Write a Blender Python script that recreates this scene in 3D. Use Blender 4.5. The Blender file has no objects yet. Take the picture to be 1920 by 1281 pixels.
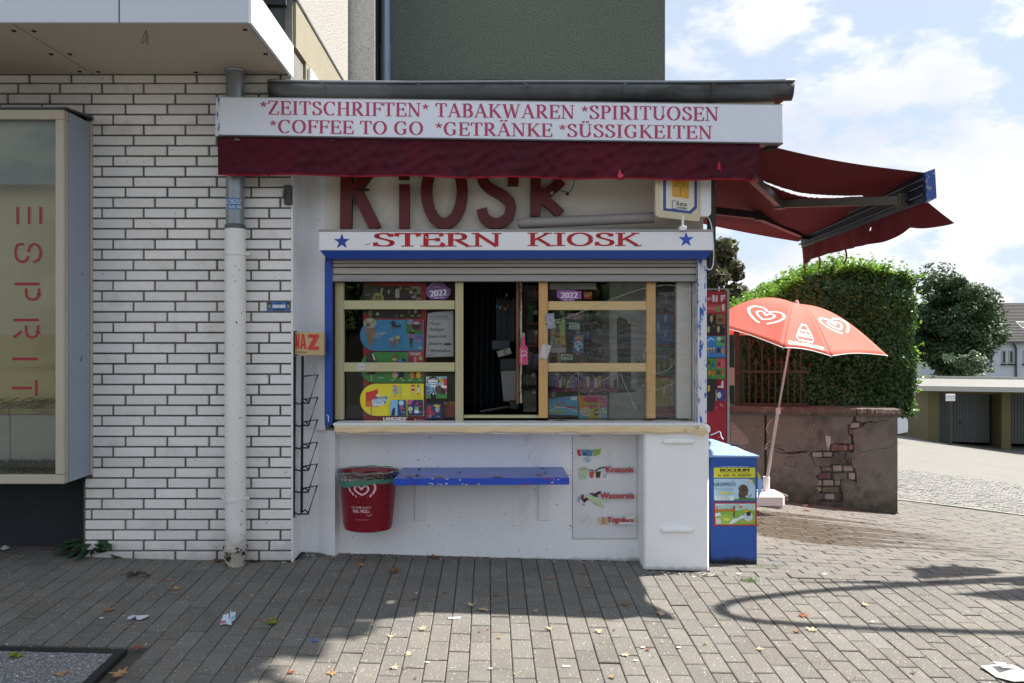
import bpy, math, random
import numpy as np
from mathutils import Vector, Matrix, Euler
random.seed(7)
rng = np.random.default_rng(7)
scene = bpy.context.scene
col = scene.collection
PI = math.pi

# ------------------------------------------------------------------ camera
FPX, CX, CY, EYE = 1493.0, 917.0, 625.0, 1.46
cam_data = bpy.data.cameras.new('camera')
cam = bpy.data.objects.new('camera', cam_data); col.objects.link(cam)
cam.location = (0, 0, EYE); cam.rotation_euler = (PI / 2, 0, 0)
cam_data.sensor_width = 36; cam_data.lens = FPX / 1920 * 36
cam_data.shift_x = (960 - CX) / 1920; cam_data.shift_y = (CY - 640.5) / 1920
cam_data.clip_start = 0.05; cam_data.clip_end = 3000
scene.camera = cam

# ------------------------------------------------------------------ light
SUN_A, SUN_B = 0.82, 0.24            # metres the shadow runs to -X and -Y for each metre of height
SUN_EL = math.atan(1 / math.hypot(SUN_A, SUN_B))
world = bpy.data.worlds.new('World'); scene.world = world; world.use_nodes = True
wn = world.node_tree.nodes; wl_ = world.node_tree.links; wn.clear()
def wnode(t, **k):
    n = wn.new(t)
    for a, b in k.items(): setattr(n, a, b)
    return n
def wmath(op, a, b=None, c=None):
    n = wnode('ShaderNodeMath', operation=op)
    for i, v in enumerate((a, b, c)):
        if v is None: continue
        if isinstance(v, (int, float)): n.inputs[i].default_value = v
        else: wl_.new(v, n.inputs[i])
    return n.outputs[0]
out = wnode('ShaderNodeOutputWorld'); bg = wnode('ShaderNodeBackground')
sky = wnode('ShaderNodeTexSky', sky_type='NISHITA'); sky.sun_disc = False
sky.sun_elevation = SUN_EL
sky.sun_rotation = math.atan2(SUN_A, SUN_B)
sky.air_density = 1.0; sky.dust_density = 1.5; sky.ozone_density = 1.2; sky.altitude = 100
tc = wnode('ShaderNodeTexCoord'); nrm = wnode('ShaderNodeVectorMath', operation='NORMALIZE')
wl_.new(tc.outputs['Generated'], nrm.inputs[0]); D = nrm.outputs[0]
sep = wnode('ShaderNodeSeparateXYZ'); wl_.new(D, sep.inputs[0])
mp = wnode('ShaderNodeMapping'); mp.inputs['Scale'].default_value = (1, 1, 1.9); wl_.new(D, mp.inputs[0])
def wnoise(scale, detail, rough, loc=(0, 0, 0), dist=0.0):
    m = wnode('ShaderNodeMapping'); m.inputs['Location'].default_value = loc; wl_.new(mp.outputs[0], m.inputs[0])
    n = wnode('ShaderNodeTexNoise'); n.inputs['Scale'].default_value = scale; n.inputs['Detail'].default_value = detail
    n.inputs['Roughness'].default_value = rough; n.inputs['Distortion'].default_value = dist
    wl_.new(m.outputs[0], n.inputs['Vector']); return n.outputs['Fac']
def blob(px, py, rx, ry, amp):
    d = Vector((px - CX, FPX, CY - py)).normalized()
    s = wnode('ShaderNodeVectorMath', operation='SUBTRACT'); wl_.new(D, s.inputs[0]); s.inputs[1].default_value = d
    m = wnode('ShaderNodeVectorMath', operation='MULTIPLY'); wl_.new(s.outputs[0], m.inputs[0])
    m.inputs[1].default_value = (FPX / rx, FPX / rx, FPX / ry)
    l = wnode('ShaderNodeVectorMath', operation='LENGTH'); wl_.new(m.outputs[0], l.inputs[0])
    g_ = wmath('MULTIPLY', l.outputs['Value'], l.outputs['Value'])
    return wmath('MULTIPLY', wmath('POWER', 2.718, wmath('MULTIPLY', g_, -1.0)), amp)
dens = wmath('MULTIPLY_ADD', wnoise(5.4, 10, 0.58, (3.1, 1.7, 0.4)), 2.1, -.55)
horizon = wmath('MULTIPLY', wmath('SUBTRACT', 1.0, wmath('MINIMUM', wmath('MULTIPLY', wmath('ABSOLUTE', sep.outputs[2]), 2.3), 1.0)), 0.11)
acc = wmath('ADD', dens, horizon)
for b_ in [(1620, 200, 110, 70, .26), (1490, 235, 70, 60, .16), (1790, 165, 150, 22, .2), (1560, 300, 170, 45, .12), (1410, 55, 60, 14, .13),
           (1262, 110, 26, 22, .18), (1590, 42, 14, 12, .16), (1545, 82, 14, 10, .14), (1750, 5, 60, 14, .17),
           (1890, 330, 60, 60, .16), (1700, 400, 200, 60, .06), (1420, 30, 190, 70, -.10), (1400, 150, 60, 50, -.12), (1820, 80, 110, 40, -.08), (1620, 440, 330, 60, .10), (1850, 470, 120, 60, .08)]:
    acc = wmath('ADD', acc, blob(*b_[:4], b_[4] * .8))
mr = wnode('ShaderNodeMapRange'); mr.interpolation_type = 'SMOOTHSTEP'
mr.inputs['From Min'].default_value = .49; mr.inputs['From Max'].default_value = .70
wl_.new(acc, mr.inputs['Value'])
shade = wnoise(3.2, 5, 0.5, (3.15, 1.72, 0.1))
mr2 = wnode('ShaderNodeMapRange'); mr2.inputs['From Min'].default_value = .35; mr2.inputs['From Max'].default_value = .62
wl_.new(shade, mr2.inputs['Value'])
ccol = wnode('ShaderNodeMix', data_type='RGBA'); wl_.new(mr2.outputs[0], ccol.inputs[0])
CLOUD = 6.6
ccol.inputs[6].default_value = (CLOUD * .66, CLOUD * .70, CLOUD * .79, 1); ccol.inputs[7].default_value = (CLOUD, CLOUD, CLOUD * 1.01, 1)
haze_m = wnode('ShaderNodeMix', data_type='RGBA'); haze_m.inputs[0].default_value = .82
wl_.new(sky.outputs[0], haze_m.inputs[6]); haze_m.inputs[7].default_value = (CLOUD * .55, CLOUD * .64, CLOUD * .77, 1)
mix = wnode('ShaderNodeMix', data_type='RGBA'); wl_.new(mr.outputs[0], mix.inputs[0])
wl_.new(haze_m.outputs[2], mix.inputs[6]); wl_.new(ccol.outputs[2], mix.inputs[7])
wl_.new(mix.outputs[2], bg.inputs[0]); bg.inputs[1].default_value = 0.08
wl_.new(bg.outputs[0], out.inputs[0])

sun_d = bpy.data.lights.new('sun', 'SUN'); sun_d.energy = 5.0; sun_d.angle = math.radians(0.53); sun_d.color = (1, .955, .88)
sun = bpy.data.objects.new('sun', sun_d); col.objects.link(sun)
sun.rotation_euler = Vector((SUN_A, SUN_B, 1)).to_track_quat('Z', 'Y').to_euler(); sun.location = (6, 6, 20)
vs = scene.view_settings
vs.view_transform = 'Standard'; vs.look = 'None'; vs.exposure = 1.24; vs.gamma = 1; vs.use_curve_mapping = False
scene.cycles.max_bounces = 7; scene.cycles.transparent_max_bounces = 12
scene.cycles.caustics_reflective = False; scene.cycles.caustics_refractive = False

# ------------------------------------------------------------------ helpers
def P(px, py, Y): return Vector(((px - CX) / FPX * Y, Y, EYE + (CY - py) / FPX * Y))
def XW(px, Y): return (px - CX) / FPX * Y
def ZW(py, Y): return EYE + (CY - py) / FPX * Y
def sm(t): t = min(1, max(0, t)); return t * t * (3 - 2 * t)
def g(X, Y):
    Xc = max(-8, min(30, X))
    z = -0.025 * Xc + 0.04 * max(-6, min(0, Y - 5))
    z -= sm((Y - 4.5) / 4) * .1 * max(0, min(19, Xc - 1.4))
    z -= .03 * max(0, min(34, Y - 5)) * sm((Xc + 1) / 2.4)
    return z
def G(px, py):
    Y = 5.0
    for _ in range(60):
        Y = .5 * Y + .5 * FPX * (EYE - g(XW(px, Y), Y)) / (py - CY)
    return Vector((XW(px, Y), Y, g(XW(px, Y), Y)))
def lin(c):
    if isinstance(c, str):
        c = c.lstrip('#'); c = tuple(int(c[i:i + 2], 16) for i in (0, 2, 4))
    if max(c) > 1.001: c = tuple(v / 255 for v in c)
    return tuple((v / 12.92 if v <= .04045 else ((v + .055) / 1.055) ** 2.4) for v in c[:3])

MATS = {}
def M(name, c, rough=.6, var=.08, vs_=6, bump=0., bs=60, metal=0., c2=None, s2=4., lo=.5, hi=.6, a2=1., c3=None, s3=30., lo3=.6, hi3=.66,
      stretch=(1, 1, 1), stretch2=(1, 1, 1), rnd=0., attr=False, spec=.5, trans=0., linear=False, world_=True, low=None):
    """procedural principled material: noise colour variation, patches of c2 / specks of c3, fine bump"""
    if name in MATS: return MATS[name]
    m = bpy.data.materials.new(name); m.use_nodes = True; MATS[name] = m
    nt = m.node_tree; N = nt.nodes; L = nt.links; bs_ = N['Principled BSDF']; outn = N['Material Output']
    c = c if linear else lin(c)
    geo = N.new('ShaderNodeNewGeometry'); tcn = N.new('ShaderNodeTexCoord')
    src = geo.outputs['Position'] if world_ else tcn.outputs['Object']
    def mapn(s):
        mpn = N.new('ShaderNodeMapping'); mpn.inputs['Scale'].default_value = s; L.new(src, mpn.inputs[0]); return mpn.outputs[0]
    def noise(scale, s=(1, 1, 1), detail=5, rough_=.6):
        n = N.new('ShaderNodeTexNoise'); n.inputs['Scale'].default_value = scale; n.inputs['Detail'].default_value = detail
        n.inputs['Roughness'].default_value = rough_; L.new(mapn(s), n.inputs['Vector']); return n.outputs['Fac']
    def math_(op, a, b):
        n = N.new('ShaderNodeMath'); n.operation = op
        for i, v in enumerate((a, b)):
            if isinstance(v, (int, float)): n.inputs[i].default_value = v
            else: L.new(v, n.inputs[i])
        return n.outputs[0]
    if attr:
        at = N.new('ShaderNodeAttribute'); at.attribute_name = 'Col'; base = at.outputs['Color']
    else:
        rg = N.new('ShaderNodeRGB'); rg.outputs[0].default_value = (*c, 1); base = rg.outputs[0]
    fac = None
    if var:
        fac = math_('ADD', math_('MULTIPLY', math_('SUBTRACT', noise(vs_, stretch), .5), 2 * var * 1.6), 1.0)
    if rnd:
        oi = N.new('ShaderNodeObjectInfo')
        r = math_('ADD', math_('MULTIPLY', math_('SUBTRACT', oi.outputs['Random'], .5), 2 * rnd), 1.0)
        fac = r if fac is None else math_('MULTIPLY', fac, r)
    if fac is not None:
        vm = N.new('ShaderNodeVectorMath'); vm.operation = 'SCALE'; L.new(base, vm.inputs[0]); L.new(fac, vm.inputs['Scale']); base = vm.outputs[0]
    def layer(base, cc, scale, s, lo_, hi_, amt, det=6, rg_=.65):
        mrn = N.new('ShaderNodeMapRange'); mrn.inputs['From Min'].default_value = lo_; mrn.inputs['From Max'].default_value = hi_
        L.new(noise(scale, s, det, rg_), mrn.inputs['Value'])
        mx = N.new('ShaderNodeMix'); mx.data_type = 'RGBA'
        L.new(math_('MULTIPLY', mrn.outputs[0], amt), mx.inputs[0]); L.new(base, mx.inputs[6]); mx.inputs[7].default_value = (*lin(cc), 1)
        return mx.outputs[2]
    if c2 is not None: base = layer(base, c2, s2, stretch2, lo, hi, a2)
    if c3 is not None: base = layer(base, c3, s3, (1, 1, 1), lo3, hi3, 1., 2, .5)
    if low is not None:   # splash dirt along the foot of a wall: (colour, z where it ends, softness)
        sp = N.new('ShaderNodeSeparateXYZ'); L.new(geo.outputs['Position'], sp.inputs[0])
        h = math_('SUBTRACT', low[1], sp.outputs[2]); h = math_('ADD', math_('MULTIPLY', h, 1 / low[2]), math_('MULTIPLY', math_('SUBTRACT', noise(9), .5), 2.2))
        mrn = N.new('ShaderNodeMapRange'); L.new(h, mrn.inputs['Value'])
        mx = N.new('ShaderNodeMix'); mx.data_type = 'RGBA'; L.new(math_('MULTIPLY', mrn.outputs[0], low[3]), mx.inputs[0])
        L.new(base, mx.inputs[6]); mx.inputs[7].default_value = (*lin(low[0]), 1); base = mx.outputs[2]
    L.new(base, bs_.inputs['Base Color'])
    bs_.inputs['Roughness'].default_value = rough; bs_.inputs['Metallic'].default_value = metal
    bs_.inputs['Specular IOR Level'].default_value = spec
    if bump:
        bn = N.new('ShaderNodeBump'); bn.inputs['Strength'].default_value = min(1, bump); bn.inputs['Distance'].default_value = .004 * max(1, bump)
        L.new(noise(bs, stretch, 4), bn.inputs['Height']); L.new(bn.outputs[0], bs_.inputs['Normal'])
    if trans:
        tr = N.new('ShaderNodeBsdfTranslucent'); L.new(base, tr.inputs[0])
        mxs = N.new('ShaderNodeMixShader'); mxs.inputs[0].default_value = trans
        L.new(bs_.outputs[0], mxs.inputs[1]); L.new(tr.outputs[0], mxs.inputs[2]); L.new(mxs.outputs[0], outn.inputs[0])
    return m
def glass_mat(name, tint=(.93, .95, .94), rough=.0, ior=1.5, film=0.0):
    m = bpy.data.materials.new(name); m.use_nodes = True; MATS[name] = m
    nt = m.node_tree; N = nt.nodes; L = nt.links; N.clear()
    o = N.new('ShaderNodeOutputMaterial'); t = N.new('ShaderNodeBsdfTransparent'); t.inputs[0].default_value = (*tint, 1)
    gl = N.new('ShaderNodeBsdfGlossy'); gl.inputs['Roughness'].default_value = rough
    fr = N.new('ShaderNodeFresnel'); fr.inputs['IOR'].default_value = ior
    mu = N.new('ShaderNodeMath'); mu.operation = 'MULTIPLY_ADD'; L.new(fr.outputs[0], mu.inputs[0]); mu.inputs[1].default_value = .45 if film else .8; mu.inputs[2].default_value = film
    mx = N.new('ShaderNodeMixShader'); L.new(mu.outputs[0], mx.inputs[0]); L.new(t.outputs[0], mx.inputs[1]); L.new(gl.outputs[0], mx.inputs[2])
    if film:
        tcn = N.new('ShaderNodeNewGeometry'); mpn = N.new('ShaderNodeMapping'); mpn.inputs['Rotation'].default_value = (0, .9, 0); mpn.inputs['Scale'].default_value = (3, 3, 12)
        ns = N.new('ShaderNodeTexNoise'); ns.inputs['Scale'].default_value = 1.6; ns.inputs['Detail'].default_value = 3; ns.inputs['Distortion'].default_value = 1.0
        L.new(tcn.outputs['Position'], mpn.inputs[0]); L.new(mpn.outputs[0], ns.inputs['Vector'])
        bn = N.new('ShaderNodeBump'); bn.inputs['Strength'].default_value = .9; bn.inputs['Distance'].default_value = .03; L.new(ns.outputs['Fac'], bn.inputs['Height'])
        L.new(bn.outputs[0], gl.inputs['Normal'])
    L.new(mx.outputs[0], o.inputs[0]); return m

WLOC = {}
def link(o, parent=None, worldloc=None):
    col.objects.link(o)
    if worldloc is None: worldloc = Vector((0, 0, 0))
    worldloc = Vector(worldloc)
    WLOC[o.name] = worldloc
    o.location = worldloc - (WLOC[parent.name] if parent else Vector((0, 0, 0)))
    if parent: o.parent = parent
    return o
def thing(name, loc, label, cat, group=None):
    o = bpy.data.objects.new(name, None); o.empty_display_size = .1
    link(o, None, loc); tag(o, label, cat, group); return o
def tag(o, label=None, cat=None, group=None, kind=None):
    if label: o['label'] = label
    if cat: o['category'] = cat
    if group: o['group'] = group
    if kind: o['kind'] = kind
    return o
class MB:
    def __init__(s): s.v = []; s.f = []; s.c = []; s.cc = None
    def add(s, v, f):
        n = len(s.v); s.v += [Vector(p) for p in v]; s.f += [tuple(i + n for i in q) for q in f]; s.c += [s.cc] * len(f); return s
    def box(s, x0, x1, y0, y1, z0, z1, ch=0.0):
        if x0 > x1: x0, x1 = x1, x0
        if y0 > y1: y0, y1 = y1, y0
        if z0 > z1: z0, z1 = z1, z0
        if ch <= 0:
            v = [(x, y, z) for x in (x0, x1) for y in (y0, y1) for z in (z0, z1)]
            return s.add(v, [(0, 1, 3, 2), (4, 6, 7, 5), (0, 4, 5, 1), (2, 3, 7, 6), (0, 2, 6, 4), (1, 5, 7, 3)])
        import itertools
        idx = {}; v = []
        lo = (x0, y0, z0); hi = (x1, y1, z1)
        for ax in range(3):
            for sg in itertools.product((0, 1), repeat=3):
                p = [0, 0, 0]
                for a in range(3):
                    e = hi[a] if sg[a] else lo[a]
                    p[a] = e if a == ax else (e - ch if sg[a] else e + ch)
                idx[(ax, sg)] = len(v); v.append(p)
        f = []
        for ax in range(3):
            a, b = [i for i in range(3) if i != ax]
            for e in (0, 1):
                q = []
                for (i, j) in ((0, 0), (1, 0), (1, 1), (0, 1)):
                    sg = [0, 0, 0]; sg[ax] = e; sg[a] = i; sg[b] = j; q.append(idx[(ax, tuple(sg))])
                f.append(q)
        for c_ in range(3):
            a, b = [i for i in range(3) if i != c_]
            for i in (0, 1):
                for j in (0, 1):
                    s0 = [0, 0, 0]; s0[a] = i; s0[b] = j; s1 = list(s0); s1[c_] = 1
                    f.append((idx[(a, tuple(s0))], idx[(a, tuple(s1))], idx[(b, tuple(s1))], idx[(b, tuple(s0))]))
        for sg in itertools.product((0, 1), repeat=3):
            f.append(tuple(idx[(a, sg)] for a in range(3)))
        return s.add(v, f)
    def tube(s, pts, r, n=10, caps=True, r1=None):
        pts = [Vector(p) for p in pts]; m = len(pts); rings = []
        up = None
        for i, p in enumerate(pts):
            d = (pts[min(i + 1, m - 1)] - pts[max(i - 1, 0)]).normalized()
            if up is None:
                up = Vector((0, 0, 1)) if abs(d.z) < .9 else Vector((1, 0, 0))
            a = d.cross(up).normalized(); b = a.cross(d).normalized(); up = b
            rr = r if r1 is None else r + (r1 - r) * i / max(1, m - 1)
            if isinstance(r, (list, tuple)): rr = r[i]
            rings.append([p + (a * math.cos(t) + b * math.sin(t)) * rr for t in [2 * PI * k / n for k in range(n)]])
        v = [q for ri in rings for q in ri]; f = []
        for i in range(m - 1):
            for k in range(n):
                f.append((i * n + k, i * n + (k + 1) % n, (i + 1) * n + (k + 1) % n, (i + 1) * n + k))
        if caps: f += [tuple(range(n))[::-1], tuple((m - 1) * n + k for k in range(n))]
        return s.add(v, f)
    def lathe(s, prof, cx, cy, n=24, sx=1, sy=1, a0=0, a1=2 * PI):
        full = abs(a1 - a0 - 2 * PI) < 1e-6; k = n if full else n + 1; v = []; f = []
        for r, z in prof:
            for i in range(k):
                a = a0 + (a1 - a0) * i / n; v.append((cx + r * sx * math.cos(a), cy + r * sy * math.sin(a), z))
        for j in range(len(prof) - 1):
            for i in range(n):
                i2 = (i + 1) % k if full else i + 1
                f.append((j * k + i, j * k + i2, (j + 1) * k + i2, (j + 1) * k + i))
        return s.add(v, f)
    def prism(s, pts, d):
        """pts: closed 3D outline, d: extrusion vector"""
        n = len(pts); pts = [Vector(p) for p in pts]; d = Vector(d)
        return s.add(pts + [p + d for p in pts], [tuple(range(n))[::-1], tuple(range(n, 2 * n))] + [(i, (i + 1) % n, n + (i + 1) % n, n + i) for i in range(n)])
    def grid(s, fn, nu, nv, skip=None):
        v = [fn(i / nu, j / nv) for j in range(nv + 1) for i in range(nu + 1)]
        f = [(j * (nu + 1) + i, j * (nu + 1) + i + 1, (j + 1) * (nu + 1) + i + 1, (j + 1) * (nu + 1) + i)
             for j in range(nv) for i in range(nu) if not (skip and skip((i + .5) / nu, (j + .5) / nv))]
        return s.add(v, f)
    def mesh(s, name, mat, center=True, smooth=False):
        c = Vector((0, 0, 0))
        if center and s.v:
            xs = [p.x for p in s.v]; ys = [p.y for p in s.v]; zs = [p.z for p in s.v]
            c = Vector(((min(xs) + max(xs)) / 2, (min(ys) + max(ys)) / 2, min(zs)))
        me = bpy.data.meshes.new(name); me.from_pydata([tuple(p - c) for p in s.v], [], s.f)
        me.materials.append(mat)
        if any(x is not None for x in s.c):
            ca = me.color_attributes.new('Col', 'FLOAT_COLOR', 'CORNER'); arr = []
            for q, cc in zip(s.f, s.c): arr += [*(cc or (1, 1, 1)), 1] * len(q)
            ca.data.foreach_set('color', arr)
        if smooth: me.shade_smooth()
        return me, c
    def build(s, name, mat, parent=None, smooth=False, label=None, cat=None, group=None, kind=None):
        me, c = s.mesh(name, mat, True, smooth)
        o = bpy.data.objects.new(name, me); link(o, parent, c); tag(o, label, cat, group, kind)
        if smooth == 'auto':
            me.shade_smooth(); me.set_sharp_from_angle(angle=math.radians(35))
        return o
def solidify(o, t, off=0):
    m = o.modifiers.new('s', 'SOLIDIFY'); m.thickness = t; m.offset = off
def copy_tree(o, loc=None, rotz=None, parent=None):
    c = o.copy(); col.objects.link(c); c.parent = parent
    if loc is not None: c.location = loc
    if rotz is not None: c.rotation_euler.z = rotz
    for ch in list(o.children): copy_tree(ch, parent=c)
    return c

# ------------------------------------------------------------------ flat print and lettering
PRINT = M('print_ink', (1, 1, 1), rough=.45, var=.05, vs_=20, attr=True)
PRINT_DULL = M('print_faded', (1, 1, 1), rough=.7, var=.1, vs_=30, attr=True, c2='#c9c7c2', s2=60, lo=.6, hi=.7)
_tc = {}
def bfont(txt):
    if txt in _tc: return _tc[txt]
    cu = bpy.data.curves.new('t', 'FONT'); cu.body = txt; cu.resolution_u = 3
    ob = bpy.data.objects.new('t', cu); col.objects.link(ob)
    dg = bpy.context.evaluated_depsgraph_get(); me = bpy.data.meshes.new_from_object(ob.evaluated_get(dg))
    v = [(p.co.x, p.co.y) for p in me.vertices]; f = [tuple(p.vertices) for p in me.polygons]
    bpy.data.objects.remove(ob); bpy.data.curves.remove(cu); bpy.data.meshes.remove(me)
    xs = [p[0] for p in v] or [0]; r = (v, f, min(xs), max(xs)); _tc[txt] = r; return r
def arc(cx, cy, rx, ry, a0, a1, n=14):
    return [(cx + rx * math.cos(math.radians(a0 + (a1 - a0) * i / n)), cy + ry * math.sin(math.radians(a0 + (a1 - a0) * i / n))) for i in range(n + 1)]
def smooth_path(p, k=5):
    o = []
    for i in range(len(p) - 1):
        a, b, c, d = p[max(i - 1, 0)], p[i], p[i + 1], p[min(i + 2, len(p) - 1)]
        for j in range(k):
            t = j / k
            o.append(tuple(.5 * (2 * b[q] + (c[q] - a[q]) * t + (2 * a[q] - 5 * b[q] + 4 * c[q] - d[q]) * t * t + (3 * b[q] - a[q] - 3 * c[q] + d[q]) * t ** 3) for q in (0, 1)))
    return o + [p[-1]]
def strip(pts, T, t=None):
    """outline of a pen stroke: T = width of vertical runs, t = width of horizontal runs"""
    if t is None: t = T
    n = len(pts); L, R = [], []
    for i in range(n):
        a = pts[max(i - 1, 0)]; b = pts[min(i + 1, n - 1)]
        dx, dy = b[0] - a[0], b[1] - a[1]; l = math.hypot(dx, dy) or 1; dx /= l; dy /= l
        w = math.sqrt((T * dy) ** 2 + (t * dx) ** 2) / 2
        k = 1.0
        if 0 < i < n - 1:
            u = (pts[i][0] - a[0], pts[i][1] - a[1]); lu = math.hypot(*u) or 1
            c_ = max(.45, abs((u[0] * dx + u[1] * dy) / lu)); k = 1 / c_
        L.append((pts[i][0] - dy * w * k, pts[i][1] + dx * w * k)); R.append((pts[i][0] + dy * w * k, pts[i][1] - dx * w * k))
    return L, R
class Print:
    def __init__(s, Y=None, fn=None, step=.00035, y_down=True):
        s.fn = fn or (lambda x, y, l: P(x, y, Y - l)); s.step = step; s.n = 1; s.m = MB(); s.yd = y_down
    def poly(s, pts, c, f=None):
        s.m.cc = lin(c); s.m.add([s.fn(p[0], p[1], s.n * s.step) for p in pts], f or [tuple(range(len(pts)))]); s.n += 1; return s
    def r(s, x0, y0, x1, y1, c): return s.poly([(x0, y0), (x1, y0), (x1, y1), (x0, y1)], c)
    def e(s, cx, cy, rx, ry, c, n=18): return s.poly([(cx + rx * math.cos(2 * PI * i / n), cy + ry * math.sin(2 * PI * i / n)) for i in range(n)], c)
    def st(s, pts, T, c, t=None):
        L, R = strip(pts, T, t); n = len(L)
        return s.poly(L + R, c, [(i, i + 1, n + i + 1, n + i) for i in range(n - 1)])
    def t(s, txt, x, y, h, c, al='c', sx=1., rot=0., shear=0., bold=0):
        """x,y = baseline point, h = cap height in frame units"""
        v, f, a, b = bfont(txt); k = h / .70
        if not f: return s
        ox = {'l': a, 'c': (a + b) / 2, 'r': b}[al]; yy = -1 if s.yd else 1; cr, sr = math.cos(rot), math.sin(rot)
        offs = [0] if not bold else [-bold / 2, bold / 2]
        for o_ in offs:
            pts = []
            for p in v:
                X = (p[0] - ox + shear * p[1]) * k * sx + o_; Yv = p[1] * k * yy
                pts.append((x + X * cr - Yv * sr, y + X * sr + Yv * cr))
            s.poly(pts, c, f)
        return s
    def serif(s, txt, x, y, h, sx, c, T=.135, t=.05, gap=.07, sp=.3, slope=0.):
        yy = -1 if s.yd else 1
        for ch in txt:
            if ch == ' ': x += sp * h * sx; continue
            w, strokes = SERIF[ch]
            for k, q in strokes:
                wt = {'T': (T, T), 't': (t, t), 'b': (T * 1.05, t), 'h': (t * .8, t * .8), 'd': (T, T * .9), 'x': (t * 1.3, t * 1.3)}[k]
                pts = [(x + p[0] * h * sx, y + yy * p[1] * h + slope * (p[0] * h * sx)) for p in q]
                # widths follow the horizontal stretch
                s.st(pts, wt[0] * h * sx, c, wt[1] * h)
            x += (w + gap) * h * sx
            y += slope * (w + gap) * h * sx
        return x
    def letters(s, parent, Y, txt, x, y, h, sx, c, T=.135, t=.05, gap=.07, sp=.3, slope=0.):
        for ch in txt:
            if ch == ' ': x += sp * h * sx; y += slope * sp * h * sx; continue
            q = Print(Y); q.serif(ch, x, y, h, sx, c, T, t, gap, sp, slope); q.build(parent, 'letter')
            w = SERIF[ch][0] + gap; x += w * h * sx; y += slope * w * h * sx
    def build(s, parent, name='print', mat=None, **k): return s.m.build(name, mat or PRINT, parent, **k)
def _sf(x, y, w): return ('h', [(x - w / 2, y), (x + w / 2, y)])
def _glyphs():
    b, t_ = .022, .978; G_ = {}
    st = lambda x: ('T', [(x, 0), (x, 1)])
    G_['I'] = (.34, [st(.17), _sf(.17, b, .34), _sf(.17, t_, .34)])
    E = [st(.14), _sf(.12, b, .26), _sf(.12, t_, .26), ('t', [(.1, t_), (.55, t_)]), ('t', [(.1, .52), (.44, .52)]), ('x', [(.53, 1), (.55, .78)]), ('x', [(.44, .64), (.44, .4)])]
    G_['E'] = (.60, E + [('t', [(.1, b), (.58, b)]), ('x', [(.55, 0), (.59, .26)])]); G_['F'] = (.55, E)
    G_['L'] = (.58, [st(.14), _sf(.14, b, .28), _sf(.14, t_, .3), ('t', [(.1, b), (.56, b)]), ('x', [(.54, 0), (.57, .26)])])
    G_['T'] = (.62, [st(.31), _sf(.31, b, .32), ('t', [(.03, t_), (.59, t_)]), ('x', [(.04, 1), (.02, .76)]), ('x', [(.58, 1), (.6, .76)])])
    G_['H'] = (.74, [st(.14), st(.60), ('t', [(.14, .52), (.60, .52)])] + [_sf(x, y, .28) for x in (.14, .6) for y in (b, t_)])
    G_['N'] = (.76, [('t', [(.13, 0), (.13, 1)]), ('d', [(.11, .98), (.62, .02)]), ('t', [(.63, 0), (.63, 1)]), _sf(.13, b, .26), _sf(.08, t_, .2), _sf(.63, t_, .26)])
    G_['Z'] = (.62, [('t', [(.06, t_), (.57, t_)]), ('t', [(.03, b), (.58, b)]), ('d', [(.52, .95), (.09, .05)]), ('x', [(.06, 1), (.04, .78)]), ('x', [(.56, 0), (.6, .25)])])
    A = [('t', [(.08, 0), (.35, 1)]), ('d', [(.34, 1), (.63, 0)]), ('t', [(.17, .34), (.52, .34)]), _sf(.08, b, .22), _sf(.63, b, .28)]
    G_['A'] = (.72, A); G_['Ä'] = (.72, A + [('T', [(.24, 1.12), (.24, 1.24)]), ('T', [(.48, 1.12), (.48, 1.24)])])
    G_['B'] = (.62, [st(.15), _sf(.14, b, .26), _sf(.14, t_, .26), ('b', [(.15, t_), (.32, t_)] + arc(.32, .755, .17, .223, 90, -90, 10) + [(.15, .53)]),
                     ('b', [(.15, .53), (.34, .53)] + arc(.34, .275, .2, .253, 90, -90, 10) + [(.15, b)])])
    bowl = [('b', [(.15, t_), (.32, t_)] + arc(.32, .735, .19, .243, 90, -90, 12) + [(.15, .49)])]
    G_['P'] = (.57, [st(.15), _sf(.15, b, .3), _sf(.12, t_, .24)] + bowl)
    G_['R'] = (.68, [st(.15), _sf(.15, b, .3), _sf(.12, t_, .24)] + bowl + [('d', [(.30, .49), (.60, .02)]), _sf(.62, b, .16)])
    C = ('b', arc(.40, .5, .31, .485, 48, 312, 26))
    G_['C'] = (.70, [C, ('x', [(.61, .99), (.63, .70)])])
    G_['G'] = (.76, [('b', arc(.40, .5, .31, .485, 48, 300, 26)), ('x', [(.61, .99), (.63, .70)]), ('T', [(.60, .06), (.60, .42)]), _sf(.58, .42, .26)])
    G_['O'] = (.78, [('b', arc(.39, .5, .31, .485, 0, 360, 34))])
    G_['K'] = (.72, [st(.15), _sf(.15, b, .3), _sf(.15, t_, .3), ('t', [(.18, .42), (.58, .97)]), ('d', [(.30, .56), (.64, .02)]), _sf(.58, t_, .24), _sf(.65, b, .22)])
    Sp = smooth_path([(.46, .80), (.38, .94), (.27, .975), (.14, .90), (.105, .76), (.20, .61), (.36, .49), (.48, .35), (.49, .20), (.40, .06), (.27, .025), (.13, .09), (.07, .22)], 4)
    G_['S'] = (.56, [('b', Sp), ('x', [(.47, .97), (.475, .72)]), ('x', [(.065, .30), (.075, .02)])])
    U = [('T', [(.15, 1), (.15, .36)]), ('b', [(.15, .37)] + arc(.38, .33, .23, .305, 180, 360, 14) + [(.61, .37)]), ('t', [(.61, 1), (.61, .34)]), _sf(.15, t_, .3), _sf(.61, t_, .24)]
    G_['U'] = (.74, U); G_['Ü'] = (.74, U + [('T', [(.27, 1.12), (.27, 1.24)]), ('T', [(.49, 1.12), (.49, 1.24)])])
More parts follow.
